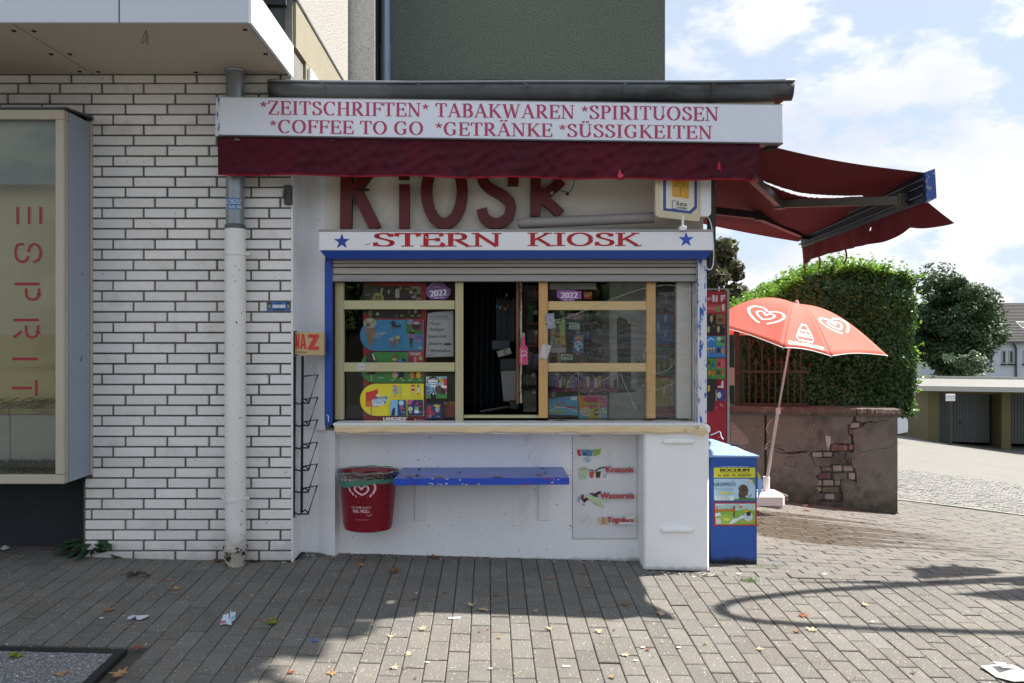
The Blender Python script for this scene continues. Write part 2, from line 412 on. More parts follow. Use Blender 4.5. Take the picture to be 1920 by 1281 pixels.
    G_['W'] = (1.0, [('d', [(.09, 1), (.31, 0)]), ('t', [(.31, 0), (.50, .95)]), ('d', [(.48, 1), (.70, 0)]), ('t', [(.70, 0), (.91, 1)]), _sf(.09, t_, .24), _sf(.50, t_, .2), _sf(.91, t_, .2)])
    G_['M'] = (.9, [('t', [(.12, 0), (.14, 1)]), ('d', [(.14, 1), (.44, .05)]), ('t', [(.44, .05), (.74, 1)]), ('T', [(.76, 1), (.78, 0)]), _sf(.12, b, .24), _sf(.79, b, .26), _sf(.1, t_, .18), _sf(.8, t_, .18)])
    G_['*'] = (.36, [('x', [(.18, .74), (.18 + .19 * math.cos(a), .74 + .21 * math.sin(a))]) for a in [PI / 2 + k * 2 * PI / 5 for k in range(5)]])
    return G_
SERIF = _glyphs()
def star(cx, cy, r):
    return [(cx + (r if i % 2 == 0 else r * .40) * math.sin(PI * i / 5), cy - (r if i % 2 == 0 else r * .40) * math.cos(PI * i / 5)) for i in range(10)]
def heart_logo(pr, cx, cy, w, c, lo=-1e9):
    """ice cream heart swirl drawn with three pen strokes; w = overall width"""
    k = w / 2
    def q(l): return [(cx + a * k, cy + b * k) for a, b in l]
    outer = smooth_path([(.05, .62), (-.35, .45), (-.78, .12), (-.95, -.25), (-.75, -.55), (-.35, -.6), (.0, -.40), (.3, -.58), (.72, -.55), (.95, -.2), (.8, .2), (.42, .55)], 5)
    inner = smooth_path([(.02, .30), (-.3, .12), (-.48, -.12), (-.32, -.28), (-.1, -.2), (.02, -.06), (.18, -.25), (.42, -.24), (.48, -.05), (.32, .18), (.02, .34)], 5)
    pr.st(q(outer), .15 * k, c, .11 * k); pr.st(q(inner), .13 * k, c, .11 * k)
# ------------------------------------------------------------------ materials
m_joint = M('paver_joint_sand', '#4f4b44', rough=.95, var=.25, vs_=25, bump=.5, bs=120)
m_asph = M('asphalt', '#62615f', rough=.95, var=.15, vs_=3, bump=.6, bs=150, c3='#6a6a68', s3=220)
m_brick = M('white_glazed_brick', '#e2e0dd', rough=.42, var=.06, vs_=30, rnd=.07, c2='#a39e96', s2=5, stretch2=(1, 1, 1.2), lo=.56, hi=.8, a2=.5, c3='#6f6a63', s3=55, lo3=.74, hi3=.76, low=('#8a8378', .16, .12, .45))
m_mortar = M('dark_mortar', '#686561', rough=.95, var=.3, vs_=8, bump=.8, bs=200, c2='#85817c', s2=1.4, lo=.45, hi=.6, a2=.8)
m_plaster = M('white_painted_plaster', '#f0f0f1', rough=.62, var=.03, vs_=5, bump=.9, bs=42, c2='#b9b4aa', s2=3.2, stretch2=(1, 1, .6), lo=.60, hi=.8, a2=.5, c3='#9a958d', s3=48, lo3=.725, hi3=.76, low=('#77736d', .0, .03, .75))
m_plaster_warm = M('bounce_tinted_plaster', '#e8dfd2', rough=.65, var=.04, vs_=4, bump=.8, bs=60, c2='#9b9083', s2=2.6, stretch2=(1.4, 1, .5), lo=.6, hi=.8, a2=.55)  # white plaster tinted warm for light bounced off the awning, plus stains
m_panel_grey = M('grey_white_metal_panel', '#c6ccd6', rough=.38, var=.02, vs_=2)
m_soffit = M('cream_soffit_panel', '#b9b0a2', rough=.6, var=.04, vs_=2.5, c2='#6d6659', s2=4, lo=.68, hi=.85, a2=.5)
m_white = M('white_enamel', '#e8e9ea', rough=.35, var=.03, vs_=4, c2='#a9a7a2', s2=8, lo=.66, hi=.8, a2=.4)
m_sign = M('white_sign_face', '#e0e4ee', rough=.35, var=.02, vs_=2)
m_dark = M('dark_gap', '#15161a', rough=.8, var=.1)
m_zinc = M('weathered_zinc', '#5c5e60', rough=.5, var=.2, vs_=7, metal=.5, c2='#2d2b28', s2=5, stretch2=(.5, 1, 2), lo=.5, hi=.65, a2=.7)
m_zinc2 = M('plain_zinc_pipe', '#8b9197', rough=.42, var=.12, vs_=9, stretch=(1, 1, .2), metal=.55)
m_zinc_edge = M('bright_zinc_bead', '#8e9499', rough=.4, var=.1, metal=.6)
m_pipe_w = M('painted_white_pipe', '#e4e1dc', rough=.4, var=.04, vs_=5, c2='#a58e63', s2=7, stretch2=(1, 1, .5), lo=.66, hi=.8, a2=.6, c3='#3a2418', s3=42, lo3=.70, hi3=.73, low=('#5a4632', .30, .22, .55))
m_pipe_foot = M('rusty_pipe_foot', '#bcb5aa', rough=.6, var=.15, vs_=20, c2='#2a2320', s2=22, lo=.5, hi=.58)
m_blue = M('blue_gloss_paint', '#1b459c', rough=.35, var=.06, vs_=5, bump=.15, bs=30)
m_blue_chip = M('chipped_blue_paint', '#2450ad', rough=.42, var=.06, c2='#d9d9de', s2=34, stretch2=(1.2, 1, .4), lo=.42, hi=.47, a2=1)
m_blue_worn = M('worn_blue_paint', '#4a60aa', rough=.32, var=.08, vs_=3, c2='#6f7fc0', s2=6, lo=.5, hi=.7, a2=.5, c3='#a8503f', s3=11, lo3=.80, hi3=.81)
m_blue_edge = M('blue_board_edge', '#2049b8', rough=.45, var=.05, c2='#b3231f', s2=24, lo=.69, hi=.70, c3='#dccfc0', s3=36, lo3=.75, hi3=.76)
m_wood_y = M('raw_pine_batten', '#cdb17c', rough=.6, var=.07, vs_=9, stretch=(.6, 1, 8), c2='#a2783d', s2=7, stretch2=(.5, 1, 6), lo=.58, hi=.75, a2=.5, c3='#6b4a2a', s3=9, lo3=.735, hi3=.76)
m_wood_v = M('raw_pine_post', '#c79d62', rough=.6, var=.08, vs_=9, stretch=(8, 1, .6), c2='#9c6c34', s2=7, stretch2=(6, 1, .5), lo=.56, hi=.72, a2=.55, c3='#6b4526', s3=9, lo3=.735, hi3=.76)
m_wood_g = M('pale_treated_pine', '#b9b48c', rough=.65, var=.07, vs_=9, stretch=(.6, 1, 8), c2='#8d8253', s2=7, stretch2=(.5, 1, 6), lo=.58, hi=.75, a2=.5, c3='#4f4630', s3=10, lo3=.735, hi3=.76)
m_wood_gv = M('pale_treated_pine_post', '#b5ab84', rough=.65, var=.07, vs_=9, stretch=(8, 1, .6), c2='#8d8253', s2=7, stretch2=(6, 1, .5), lo=.58, hi=.75, a2=.5, c3='#4f4630', s3=10, lo3=.735, hi3=.76)
m_tape = M('cream_sill_tape', '#dcc49b', rough=.55, var=.06, vs_=4, stretch=(.5, 1, 5), bump=.5, bs=9, c2='#efe0c2', s2=5, stretch2=(.4, 1, 4), lo=.5, hi=.7, a2=.5)
m_alu = M('dull_aluminium', '#9b9a96', rough=.45, var=.08, vs_=6, stretch=(.5, 1, 6), metal=.25, c2='#6c6a66', s2=5, stretch2=(.3, 1, 6), lo=.55, hi=.7, a2=.5)
m_alu_pale = M('pale_shutter_slat', '#b3aea3', rough=.42, var=.06, vs_=6, stretch=(.5, 1, 6), metal=.1, c2='#837e74', s2=5, stretch2=(.3, 1, 6), lo=.55, hi=.7, a2=.4)
m_red_letter = M('dark_red_letter', '#5f080f', rough=.45, var=.12, vs_=8, c2='#4c070c', s2=6, lo=.5, hi=.7, a2=.5)
m_letter_side = M('black_letter_return', '#1a1414', rough=.7, var=.2)
m_black = M('black_plastic', '#17181a', rough=.5, var=.1)
m_wire = M('black_wire', '#101012', rough=.5, var=.1)
m_maroon = M('maroon_awning_cloth', '#6e1a32', rough=.85, var=.12, vs_=6, bump=.5, bs=300, c2='#4c2330', s2=3.0, stretch2=(1.3, 1, .35), lo=.40, hi=.65, a2=.75, trans=.45)
m_maroon2 = M('red_awning_cloth', '#6a131c', rough=.85, var=.08, vs_=4, bump=.4, bs=300, c2='#4b1018', s2=2.4, lo=.5, hi=.7, a2=.5, trans=.22)
m_hem = M('red_hem', '#a3142c', rough=.8, var=.1, trans=.3)
m_navy = M('navy_awning_bar', '#1a2230', rough=.35, var=.15, vs_=12, metal=.2, c2='#3e4654', s2=9, lo=.6, hi=.7, a2=.5)
m_arm = M('grey_awning_arm', '#5a554d', rough=.45, var=.1, metal=.3)
m_arm_dk = M('dark_awning_arm', '#2a2a2c', rough=.45, var=.1, metal=.3)
m_pebble_g = M('green_pebble_dash', '#7f8a82', rough=.9, var=.2, vs_=55, bump=3, bs=70, c2='#3f4741', s2=95, lo=.44, hi=.62, a2=.85, c3='#98a39b', s3=90, lo3=.60, hi3=.68)
m_pebble_s = M('sun_toned_pebble_dash', '#a7a4a0', rough=.9, var=.14, vs_=60, bump=4, bs=80, c3='#7d7974', s3=85, lo3=.62, hi3=.68)  # copy of one pebble dash, colour toned down for the sunlit side wall
m_pebble_w = M('shade_toned_pebble_dash', '#cfcfce', rough=.9, var=.14, vs_=60, bump=4, bs=80, c3='#7d7974', s3=85, lo3=.62, hi3=.68)  # same pebble dash in a lighter colour for the faces in shade
m_cream = M('cream_render', '#8f8876', rough=.85, var=.08, vs_=12, bump=1.5, bs=110)
m_gold = M('beige_backdrop', '#dccb9a', rough=.8, var=.1, vs_=2)
m_blind = M('grey_roller_blind', '#9ba295', rough=.8, var=.04, stretch=(1, 1, 6))
m_case_side = M('blue_grey_metal', '#929cab', rough=.4, var=.05, vs_=3, c3='#2a2c30', s3=16, lo3=.745, hi3=.76)
m_case_frame = M('cream_aluminium_frame', '#b0a998', rough=.42, var=.06, vs_=4)
m_plinth = M('dark_plinth', '#2e3136', rough=.85, var=.15, vs_=4, bump=1, bs=60)
m_glass = glass_mat('window_glass')
m_glass2 = glass_mat('clean_window_glass', tint=(.9, .92, .9))
m_film = glass_mat('crinkled_plastic_film', tint=(.97, .97, .97), rough=.14, film=.035)

# ------------------------------------------------------------------ ground, pavement, road
def sheet(name, xs, ys, dz, mat, kind='structure', zf=None):
    v = []; f = []
    for y in ys:
        for x in xs: v.append((x, y, (zf or g)(x, y) + dz))
    nx = len(xs)
    for j in range(len(ys) - 1):
        for i in range(nx - 1): f.append((j * nx + i, j * nx + i + 1, (j + 1) * nx + i + 1, (j + 1) * nx + i))
    me = bpy.data.meshes.new(name); me.from_pydata(v, [], f); me.materials.append(mat); me.shade_smooth()
    o = bpy.data.objects.new(name, me); link(o); tag(o, kind=kind); return o
m_ground = M('far_ground', '#4f5146', rough=.95, var=.2, vs_=.3, c2='#5d5c57', s2=.15)
m_cob_far = M('grey_cobbled_ground', '#6e6c66', rough=.85, var=.12, vs_=1.2, bump=2, bs=9, c2='#7d7a73', s2=5, stretch2=(1, 3, 1), lo=.5, hi=.62, a2=.7, c3='#5a584f', s3=22, lo3=.60, hi3=.66)
lin_ = lambda a, b, n: [a + (b - a) * i / n for i in range(n + 1)]
sheet('ground', [-900, -300, -100, -40] + lin_(-20, 40, 40) + [60, 120, 300, 900], [-900, -300, -80, -30] + lin_(-14, 46, 40) + [70, 150, 400, 1200], -.16, m_ground)
sheet('street', lin_(4.2, 44, 60), lin_(15.0, 44, 50), -.02, m_cob_far)
sheet('road', lin_(-30, 30, 20), lin_(-9, .2, 8), -.12, m_asph)
pav = sheet('pavement', lin_(-6, 8.6, 60), lin_(.2, 10.5, 60), -.022, m_joint)
WLOC[pav.name] = Vector((0, 0, 0))

def paver_mat(name, wet):
    """concrete setts; 'wet' adds a spill of water with its own outline next to the umbrella foot"""
    m = M(name, (1, 1, 1), rough=.88, attr=True, var=.16, vs_=5, bump=1.6, bs=170, c2='#48443d', s2=2.6, lo=.56, hi=.78, a2=.35, c3='#d9d4ca', s3=120, lo3=.67, hi3=.71, rnd=.10)
    nt = m.node_tree; N = nt.nodes; L = nt.links; b = N['Principled BSDF']
    if wet:
        def mth(op, a, b_, c_=None):
            n = N.new('ShaderNodeMath'); n.operation = op
            for i, v in enumerate((a, b_, c_)):
                if v is None: continue
                if isinstance(v, (int, float)): n.inputs[i].default_value = v
                else: L.new(v, n.inputs[i])
            return n.outputs[0]
        geo = N.new('ShaderNodeNewGeometry'); sp = N.new('ShaderNodeSeparateXYZ'); L.new(geo.outputs['Position'], sp.inputs[0])
        ns = N.new('ShaderNodeTexNoise'); ns.inputs['Scale'].default_value = 1; ns.inputs['Detail'].default_value = 4
        mpn = N.new('ShaderNodeMapping'); mpn.inputs['Scale'].default_value = (.8, 9.0, 1); mpn.inputs['Rotation'].default_value = (0, 0, -.06); L.new(geo.outputs['Position'], mpn.inputs[0]); L.new(mpn.outputs[0], ns.inputs['Vector'])
        # distance terms: full at the left, fraying into fingers to the right
        cx, cy = 2.9, 6.85
        ex = mth('MULTIPLY', mth('SUBTRACT', sp.outputs[0], cx), 1 / .98)
        ey = mth('MULTIPLY', mth('SUBTRACT', sp.outputs[1], cy), 1 / .95)
        rr = mth('ADD', mth('MULTIPLY', ex, ex), mth('MULTIPLY', mth('MULTIPLY', ey, ey), mth('MULTIPLY', ey, ey)))
        fr = mth('MULTIPLY', mth('SUBTRACT', ns.outputs['Fac'], .5), 9.0)
        k = mth('SUBTRACT', 1.0, mth('ADD', rr, mth('MULTIPLY', fr, mth('MAXIMUM', mth('ADD', ex, .62), .12))))
        mr = N.new('ShaderNodeMapRange'); mr.inputs['From Min'].default_value = .15; mr.inputs['From Max'].default_value = .3; L.new(mth('SUBTRACT', k, mth('MULTIPLY', mth('MAXIMUM', mth('SUBTRACT', ex, .85), 0.0), 3.5)), mr.inputs['Value'])
        old = b.inputs['Base Color'].links[0].from_socket
        vm = N.new('ShaderNodeMix'); vm.data_type = 'RGBA'; vm.blend_type = 'MULTIPLY'; L.new(mr.outputs[0], vm.inputs[0]); L.new(old, vm.inputs[6]); vm.inputs[7].default_value = (.40, .33, .22, 1)
        L.new(vm.outputs[2], b.inputs['Base Color'])
        L.new(mth('SUBTRACT', .88, mth('MULTIPLY', mr.outputs[0], .5)), b.inputs['Roughness'])
    return m
m_pav = paver_mat('grey_concrete_sett', False); m_pavw = paver_mat('grey_concrete_sett_wet', True)
PC = lin('#706c66')
def paver_geo(mb, x0, x1, y0, y1, dz, tilt, colr, ch=.004, h=.05):
    cx, cy = (x0 + x1) / 2, (y0 + y1) / 2
    def z(x, y): return g(x, y) + dz + tilt[0] * (x - cx) + tilt[1] * (y - cy)
    o = [(x0, y0), (x1, y0), (x1, y1), (x0, y1)]; i_ = [(x0 + ch, y0 + ch), (x1 - ch, y0 + ch), (x1 - ch, y1 - ch), (x0 + ch, y1 - ch)]
    v = [(x, y, z(x, y)) for x, y in i_] + [(x, y, z(x, y) - ch * .8) for x, y in o] + [(x, y, z(x, y) - h) for x, y in o]
    mb.cc = colr
    mb.add(v, [(0, 1, 2, 3)] + [(4 + k, 4 + (k + 1) % 4, (k + 1) % 4, k) for k in range(4)] + [(8 + k, 8 + (k + 1) % 4, 4 + (k + 1) % 4, 4 + k) for k in range(4)])
def rcol():
    k = random.gauss(1, .04); w = random.gauss(0, .012)
    return (PC[0] * k * (1 + w), PC[1] * k, PC[2] * k * (1 - w))
near = []; gp = .0019
HX = P(235, 1218, 3.7)
hatch = G(238, 1219)       # right back corner of the service cover let into the pavement
hx1, hy1 = hatch.x, hatch.y
for i in range(-60, 43):
    x0 = i * .1 + .007
    for j in range(0, 40):
        y0 = .6 + j * .2 + (.1 if i % 2 else 0) + .03 * math.sin(i * .7)
        if y0 > 5.32: continue
        y1 = min(y0 + .2, 5.36)
        if x0 > 1.25 and y0 > 4.885: continue
        if x0 > 1.25: y1 = min(y1, 4.92)
        if y1 - y0 < .03: continue
        if x0 < hx1 + .035 and y0 < hy1 + .03 and x0 > hx1 - 1.5:
            if y1 > hy1 + .05: y0 = hy1 + .03
            else: continue
        near.append((x0 + gp, x0 + .1 - gp, y0 + .0032, y1 - .0032))
def size_px(q):
    x0, x1, y0, y1 = q; cx, cy = (x0 + x1) / 2, (y0 + y1) / 2
    px = CX + FPX * cx / cy; py = CY + FPX * (EYE - g(cx, cy)) / cy
    if cy < 2 or not (-10 < px < 1930 and py < 1290): return 0
    return (x1 - x0) * (y1 - y0) / cy ** 3
near.sort(key=size_px, reverse=True)
rest = MB(); protos = {}
for n_, q in enumerate(near):
    x0, x1, y0, y1 = q; dz = random.gauss(0, .0011); tl = (random.gauss(0, .008), random.gauss(0, .005)); cc = rcol()
    if n_ < 285 and abs((y1 - y0) - .1936) < 1e-4:
        k = random.randrange(14)
        if k not in protos:
            mb = MB(); mb.cc = rcol()
            X, Y, ch, h = .05 - gp, .1 - .0032, .004, .05
            o = [(-X, -Y), (X, -Y), (X, Y), (-X, Y)]; i_ = [(a * (1 - ch / X), b * (1 - ch / Y)) for a, b in o]
            mb.add([(a, b, 0) for a, b in i_] + [(a, b, -ch * .8) for a, b in o] + [(a, b, -h) for a, b in o],
                   [(0, 1, 2, 3)] + [(4 + t, 4 + (t + 1) % 4, (t + 1) % 4, t) for t in range(4)] + [(8 + t, 8 + (t + 1) % 4, 4 + (t + 1) % 4, 4 + t) for t in range(4)])
            protos[k] = mb.mesh('paver', m_pav, False)[0]
        ob = bpy.data.objects.new('paver', protos[k]); cx, cy = (x0 + x1) / 2, (y0 + y1) / 2
        link(ob, pav, (cx, cy, g(cx, cy) + dz))
        sy = (g(cx, cy + .1) - g(cx, cy - .1)) / .2; sx = (g(cx + .05, cy) - g(cx - .05, cy)) / .1
        ob.rotation_euler = (math.atan(sy) + tl[1], -math.atan(sx) + tl[0], 0)
    else: paver_geo(rest, *q, dz, tl, cc)
tag(rest.build('paver_field', m_pav, pav), kind='stuff')
far = MB(); tri = 0
curb = lambda x: 10.1 + .10 * math.sin(x * 1.3)
for j in range(0, 60):
    y0 = 4.92 + j * .1
    for i in range(0, 40):
        x0 = 1.27 + i * .2 + (.1 if j % 2 else 0) + .02 * math.sin(j * 1.9)
        if y0 + .1 > curb(x0) - .02 or x0 > 8.3: continue
        if 2.5 < x0 + .1 < 4.55 and y0 > 8.75: continue
        if x0 + .1 < 4.5 and y0 > 8.9: continue
        paver_geo(far, x0 + .003, x0 + .197, y0 + .003, y0 + .097, random.gauss(0, .0015), (random.gauss(0, .006), random.gauss(0, .01)), rcol())
tag(far.build('paver_field', m_pavw, pav, label='setts laid the other way beside the kiosk, darkened by spilt water'), kind='stuff')
# kerb between pavement and cobbled street, and the cobbles
mk = M('concrete_kerb', '#8d8980', rough=.9, var=.12, vs_=4, bump=1, bs=90)
kb = thing('kerb_row', (6, 10.1, g(6, 10.1)), 'low concrete kerb stones between the setts and the cobbled street', 'kerb')
for i in range(0, 16):
    x0 = 2.4 + i * .5
    if x0 < 3.4: continue
    mb = MB(); v = []
    ya, yb = curb(x0), curb(x0 + .5)
    for dz in (.008, -.12):
        v += [(x0 + .003, ya, g(x0, ya) + dz), (x0 + .497, yb, g(x0 + .5, yb) + dz), (x0 + .497, yb + .09, g(x0 + .5, yb) + dz - .003), (x0 + .003, ya + .09, g(x0, ya) + dz - .003)]
    mb.add(v, [(0, 1, 2, 3), (4, 7, 6, 5)] + [(k, 4 + k, 4 + (k + 1) % 4, (k + 1) % 4) for k in range(4)]); mb.build('kerb_stone', mk, kb)
cob = MB(); CC = lin('#7b7975')
for j in range(0, 54):
    for i in range(0, 92):
        x0 = 3.6 + i * .1; y0 = 10.22 + j * .095 + .25 * math.sin(x0 * .9) * min(1, j / 14)
        if i % 2: y0 += .05
        a = .042 + random.uniform(-.004, .004); b = .039 + random.uniform(-.004, .004); cx, cy = x0 + random.uniform(-.006, .006), y0 + random.uniform(-.006, .006)
        if cy < curb(cx) + .13: continue
        zt = g(cx, cy) - .004 + random.gauss(0, .003); k = random.gauss(1, .12); cob.cc = tuple(min(.7, c * k) for c in CC)
        cob.add([(cx - a * .7, cy - b * .7, zt), (cx + a * .7, cy - b * .7, zt), (cx + a * .7, cy + b * .7, zt), (cx - a * .7, cy + b * .7, zt),
                 (cx - a, cy - b, zt - .02), (cx + a, cy - b, zt - .02), (cx + a, cy + b, zt - .02), (cx - a, cy + b, zt - .02)],
                [(0, 1, 2, 3), (4, 5, 1, 0), (5, 6, 2, 1), (6, 7, 3, 2), (7, 4, 0, 3)])
m_cob = M('granite_cobble', (1, 1, 1), rough=.75, attr=True, var=.1, vs_=4, bump=1, bs=80)
strb = sheet('street_bed', lin_(3.2, 13.2, 30), lin_(10.0, 15.5, 20), -.028, M('cobble_joint', '#5d5b52', rough=.95, var=.2, c2='#556040', s2=5, lo=.5, hi=.6))
tag(cob.build('cobbles', m_cob, strb), kind='stuff')
# service cover let into the pavement at the left
ms = M('speckled_granite', '#7f7f80', rough=.7, var=.1, bump=.8, bs=120, c2='#55565a', s2=90, lo=.46, hi=.56, c3='#d8d8da', s3=110, lo3=.62, hi3=.66)
cover = thing('service_cover', (hx1 - .7, hy1 - .4, g(hx1 - .7, hy1 - .4)), 'square speckled granite service cover in a black iron frame in the pavement', 'manhole cover')
def slab(mb, x0, x1, y0, y1, dz, h=.05):
    v = [(x, y, g(x, y) + dz) for x, y in ((x0, y0), (x1, y0), (x1, y1), (x0, y1))]; mb.add(v + [Vector(p) - Vector((0, 0, h)) for p in v], [(0, 1, 2, 3), (7, 6, 5, 4)] + [(4 + k, 4 + (k + 1) % 4, (k + 1) % 4, k) for k in range(4)])
fb = MB(); w = .04
slab(fb, hx1 - 1.5, hx1, hy1 - w, hy1, .003); slab(fb, hx1 - w, hx1, hy1 - 1.6, hy1 - w, .0045)
fb.build('frame', M('black_iron', '#1d1e20', rough=.6, var=.2), cover)
sb = MB(); slab(sb, hx1 - 1.5, hx1 - w - .004, hy1 - .36, hy1 - w - .004, .001); slab(sb, hx1 - .32, hx1 - w - .004, hy1 - 1.6, hy1 - .364, .001); sb.build('granite_panel', ms, cover)
ib = MB(); slab(ib, hx1 - 1.5, hx1 - .33, hy1 - 1.6, hy1 - .37, -.004); ib.build('inner_lid', M('dark_lid', '#252422', rough=.9, var=.4, vs_=20, bump=1), cover)

# ------------------------------------------------------------------ left shop building
YB = 4.98
shop = thing('shop_building', (-3.2, YB, g(-3.2, YB)), 'white brick shop building with a projecting metal canopy and bay window at left', 'building')
XE = XW(547, YB)                       # right end of the brick face
XC = XW(172, YB); XD = XW(160, YB)
zc0, zc1 = ZW(140, YB), 3.26
b = MB()
b.box(-8, XE, YB + .012, YB + .30, ZW(205, YB), zc0 + 1.2)                # above the bay window
b.box(XC - .04, XE, YB + .012, YB + .30, -.4, ZW(205, YB))
b.build('wall', m_mortar, shop)
b = MB(); b.box(-8, XC - .04, YB + .20, YB + .5, -.4, ZW(205, YB)); b.build('plinth_wall', m_plinth, shop)
b = MB(); b.box(XC - .05, XD, YB + .0, YB + .20, -.4, ZW(905, YB)); b.build('wall_edge', m_mortar, shop)
# every brick of the face
y_first = 141.0; pitch = 19.47
offs = [55.1, 34.0, 14.8, 78.4]
bp = {}
def brick(x0, x1, yt, yb):
    X0, X1, Z0, Z1 = XW(x0, YB), XW(x1, YB), ZW(yb, YB), ZW(yt, YB)
    key = (round(X1 - X0, 3), round(Z1 - Z0, 3))
    if key not in bp:
        mb = MB(); mb.box(-key[0] / 2, key[0] / 2, 0, .025, 0, key[1], .0025); bp[key] = mb.mesh('brick', m_brick, False)[0]
    ob = bpy.data.objects.new('brick', bp[key]); link(ob, shop, ((X0 + X1) / 2, YB - .004 + random.uniform(-.0012, .0012), Z0))
    ob.rotation_euler = (random.gauss(0, .004), random.gauss(0, .0012), random.gauss(0, .003))
rows = int((1062 - y_first) / pitch)
for r_ in range(rows + 1):
    yj = 156.7 + (r_ - 1) * pitch if r_ else y_first       # joint above this row
    yt = (156.7 + (r_ - 1) * pitch + 1.65) if r_ else 141.5
    yb = 156.7 + r_ * pitch - 1.65
    if r_ == rows: yb = min(yb, 1062)
    xs = offs[r_ % 4]; xs -= 78.45 * 3
    xmin = -60 if yb < 224 else (173.5 if yb < 906 else 160.5)
    x = xs
    while x < 547:
        a, c = max(x + 2, xmin), min(x + 78.45 - 2, 546.3)
        if c - a > 6: brick(a, c, yt, yb)
        x += 78.45
# canopy
CYF = 4.098; ccx = XW(465, CYF)
b = MB(); b.box(-8, ccx, CYF + .03, 5.3, zc0 + .012, zc1 - .02); b.build('canopy_core', m_dark, shop)
xj = XW(223, CYF)
for x0, x1 in ((-8, xj - .004), (xj + .004, ccx)):
    b = MB(); b.box(x0, x1, CYF, CYF + .02, zc0 - .018, zc1, .002); b.build('fascia_panel', m_panel_grey, shop)
b = MB(); b.box(ccx, ccx + .018, CYF + .001, YB - .0, zc0 - .022, zc1, .002); b.build('canopy_side_panel', M('white_metal_panel', '#e6e8ec', rough=.35, var=.02), shop)
xs1, xs2 = XW(20, CYF + .05), XW(173, YB - .02)
for poly in ([(-8, CYF + .045), (xs1 - .004, CYF + .045), (xs2 - .004, YB - .006), (-8, YB - .006)], [(xs1 + .004, CYF + .045), (ccx - .02, CYF + .045), (ccx - .02, YB - .006), (xs2 + .004, YB - .006)]):
    b = MB(); b.prism([(x, y, zc0) for x, y in poly], (0, 0, .009)); b.build('soffit_panel', m_soffit, shop)
b = MB()
for px, py in ((26, 57.5), (63.5, 58), (96, 101.5), (131, 101.5), (149.5, 134), (184, 134.5), (459.5, 55.5), (498, 101), (367, 135.5)):
    t = (zc0 - EYE) * FPX / (CY - py); b.lathe([(.001, zc0 - .006), (.011, zc0 - .005), (.013, zc0)], XW(px, t), t, 10)
b.build('screw', m_dark, shop)
b = MB(); t = (zc0 - EYE) * FPX / (CY - 57); q = Vector((XW(275, t), t, zc0))
for dx in (-.03, 0.0): b.tube([q, q + Vector((dx * .4, -.01, -.03)), q + Vector((dx, .0, -.07)), q + Vector((dx + .008, .0, -.075)), q + Vector((.006, 0, -.02))], .0015, 6)
b.build('loose_wire', m_wire, shop)
# upper storeys above the canopy and the lit side wall
ZB = 3.55
b = MB(); b.box(-8, XE - .02, YB + .03, 6.98, zc1, 9.5); b.build('upper_wall', m_pebble_w, shop)
b = MB(); b.box(XE - .018, XE + .02, YB + .31, 6.97, 2.7, zc1, .004); b.box(XE - .018, XE + .02, YB + .03, 6.97, zc1, ZB); b.build('cream_band', m_cream, shop)
b = MB(); b.box(XE - .018, XE + .026, YB + .02, 6.98, ZB, ZB + .02); b.build('band_ledge', m_zinc, shop)
b = MB(); b.box(XE - .019, XE + .012, YB + .025, 6.985, ZB + .02, 9.5); b.build('side_wall', m_pebble_s, shop)
b = MB(); b.box(XE - .7, XE - .05, YB + .0, YB + .029, zc1 + .02, 3.50); b.build('stairwell_window', M('dark_green_panel', '#26342c', rough=.3, var=.2), shop)
b = MB(); b.box(XE - .75, XE - .03, YB - .03, YB + .028, 3.505, 3.56); b.build('window_sill', m_plinth, shop)
gr = MB(); gx = XE + .03
for k in range(9):
    z0 = 2.99 + k * .028; gr.box(gx - .006, gx + .012, YB + .34, YB + 1.0, z0, z0 + .018)
gr.build('vent_grille', m_white, shop)
b = MB(); b.box(XE + .0125, XE + .236, 6.96, 6.975, 2.4, 9.5); b.build('rear_wall_return', m_pebble_w, shop)
# bay window box
YW = 4.655; xw = XW(120, YW); zt, zb_ = ZW(205, YW), ZW(908, YW); xg = XW(103.5, YW)
fr = MB(); wf = XW(120, YW) - xg
fr.box(-8, xw, YW, YW + .05, zt - .058, zt, .004); fr.box(-8, xw, YW, YW + .05, zb_, zb_ + .055, .004); fr.box(xg, xw, YW - .001, YW + .051, zb_ + .056, zt - .059, .004)
bay = fr.build('bay_window', m_case_frame, shop)
b = MB(); b.box(xw - .012, xw + .004, YW + .052, YB - .03, zb_ + .002, zt - .002, .002); b.build('side_panel', m_case_side, bay)
b = MB(); b.box(xw - .02, xw + .012, YB - .028, YB - .003, zb_, zt + .012, .003); b.build('edge_strip', m_case_frame, bay)
b = MB(); b.prism([(-8, YW - .012, zt + .002), (xw + .016, YW - .012, zt + .002), (xw + .016, YB - .004, zt + .03), (-8, YB - .004, zt + .03)], (0, 0, .01)); b.build('top_flashing', m_zinc, bay)
b = MB(); b.box(-8, xw - .013, YW + .052, YB + .2, zb_ + .0, zb_ + .02); b.build('window_floor', M('white_display_floor', '#b9bbb8', rough=.6), bay)
b = MB(); b.box(-8, xg - .001, YW + .022, YW + .028, zb_ + .056, zt - .06); b.build('pane', m_glass2, bay)
YD = YW + .20
b = MB(); b.box(-8, xw - .014, YD, YD + .03, zb_ + .021, zt - .06); b.build('backdrop', m_gold, bay)
b = MB(); b.box(-8, xg - .01, YW + .07, YW + .074, ZW(346, YW + .07), zt - .062); b.build('roller_blind', m_blind, bay)
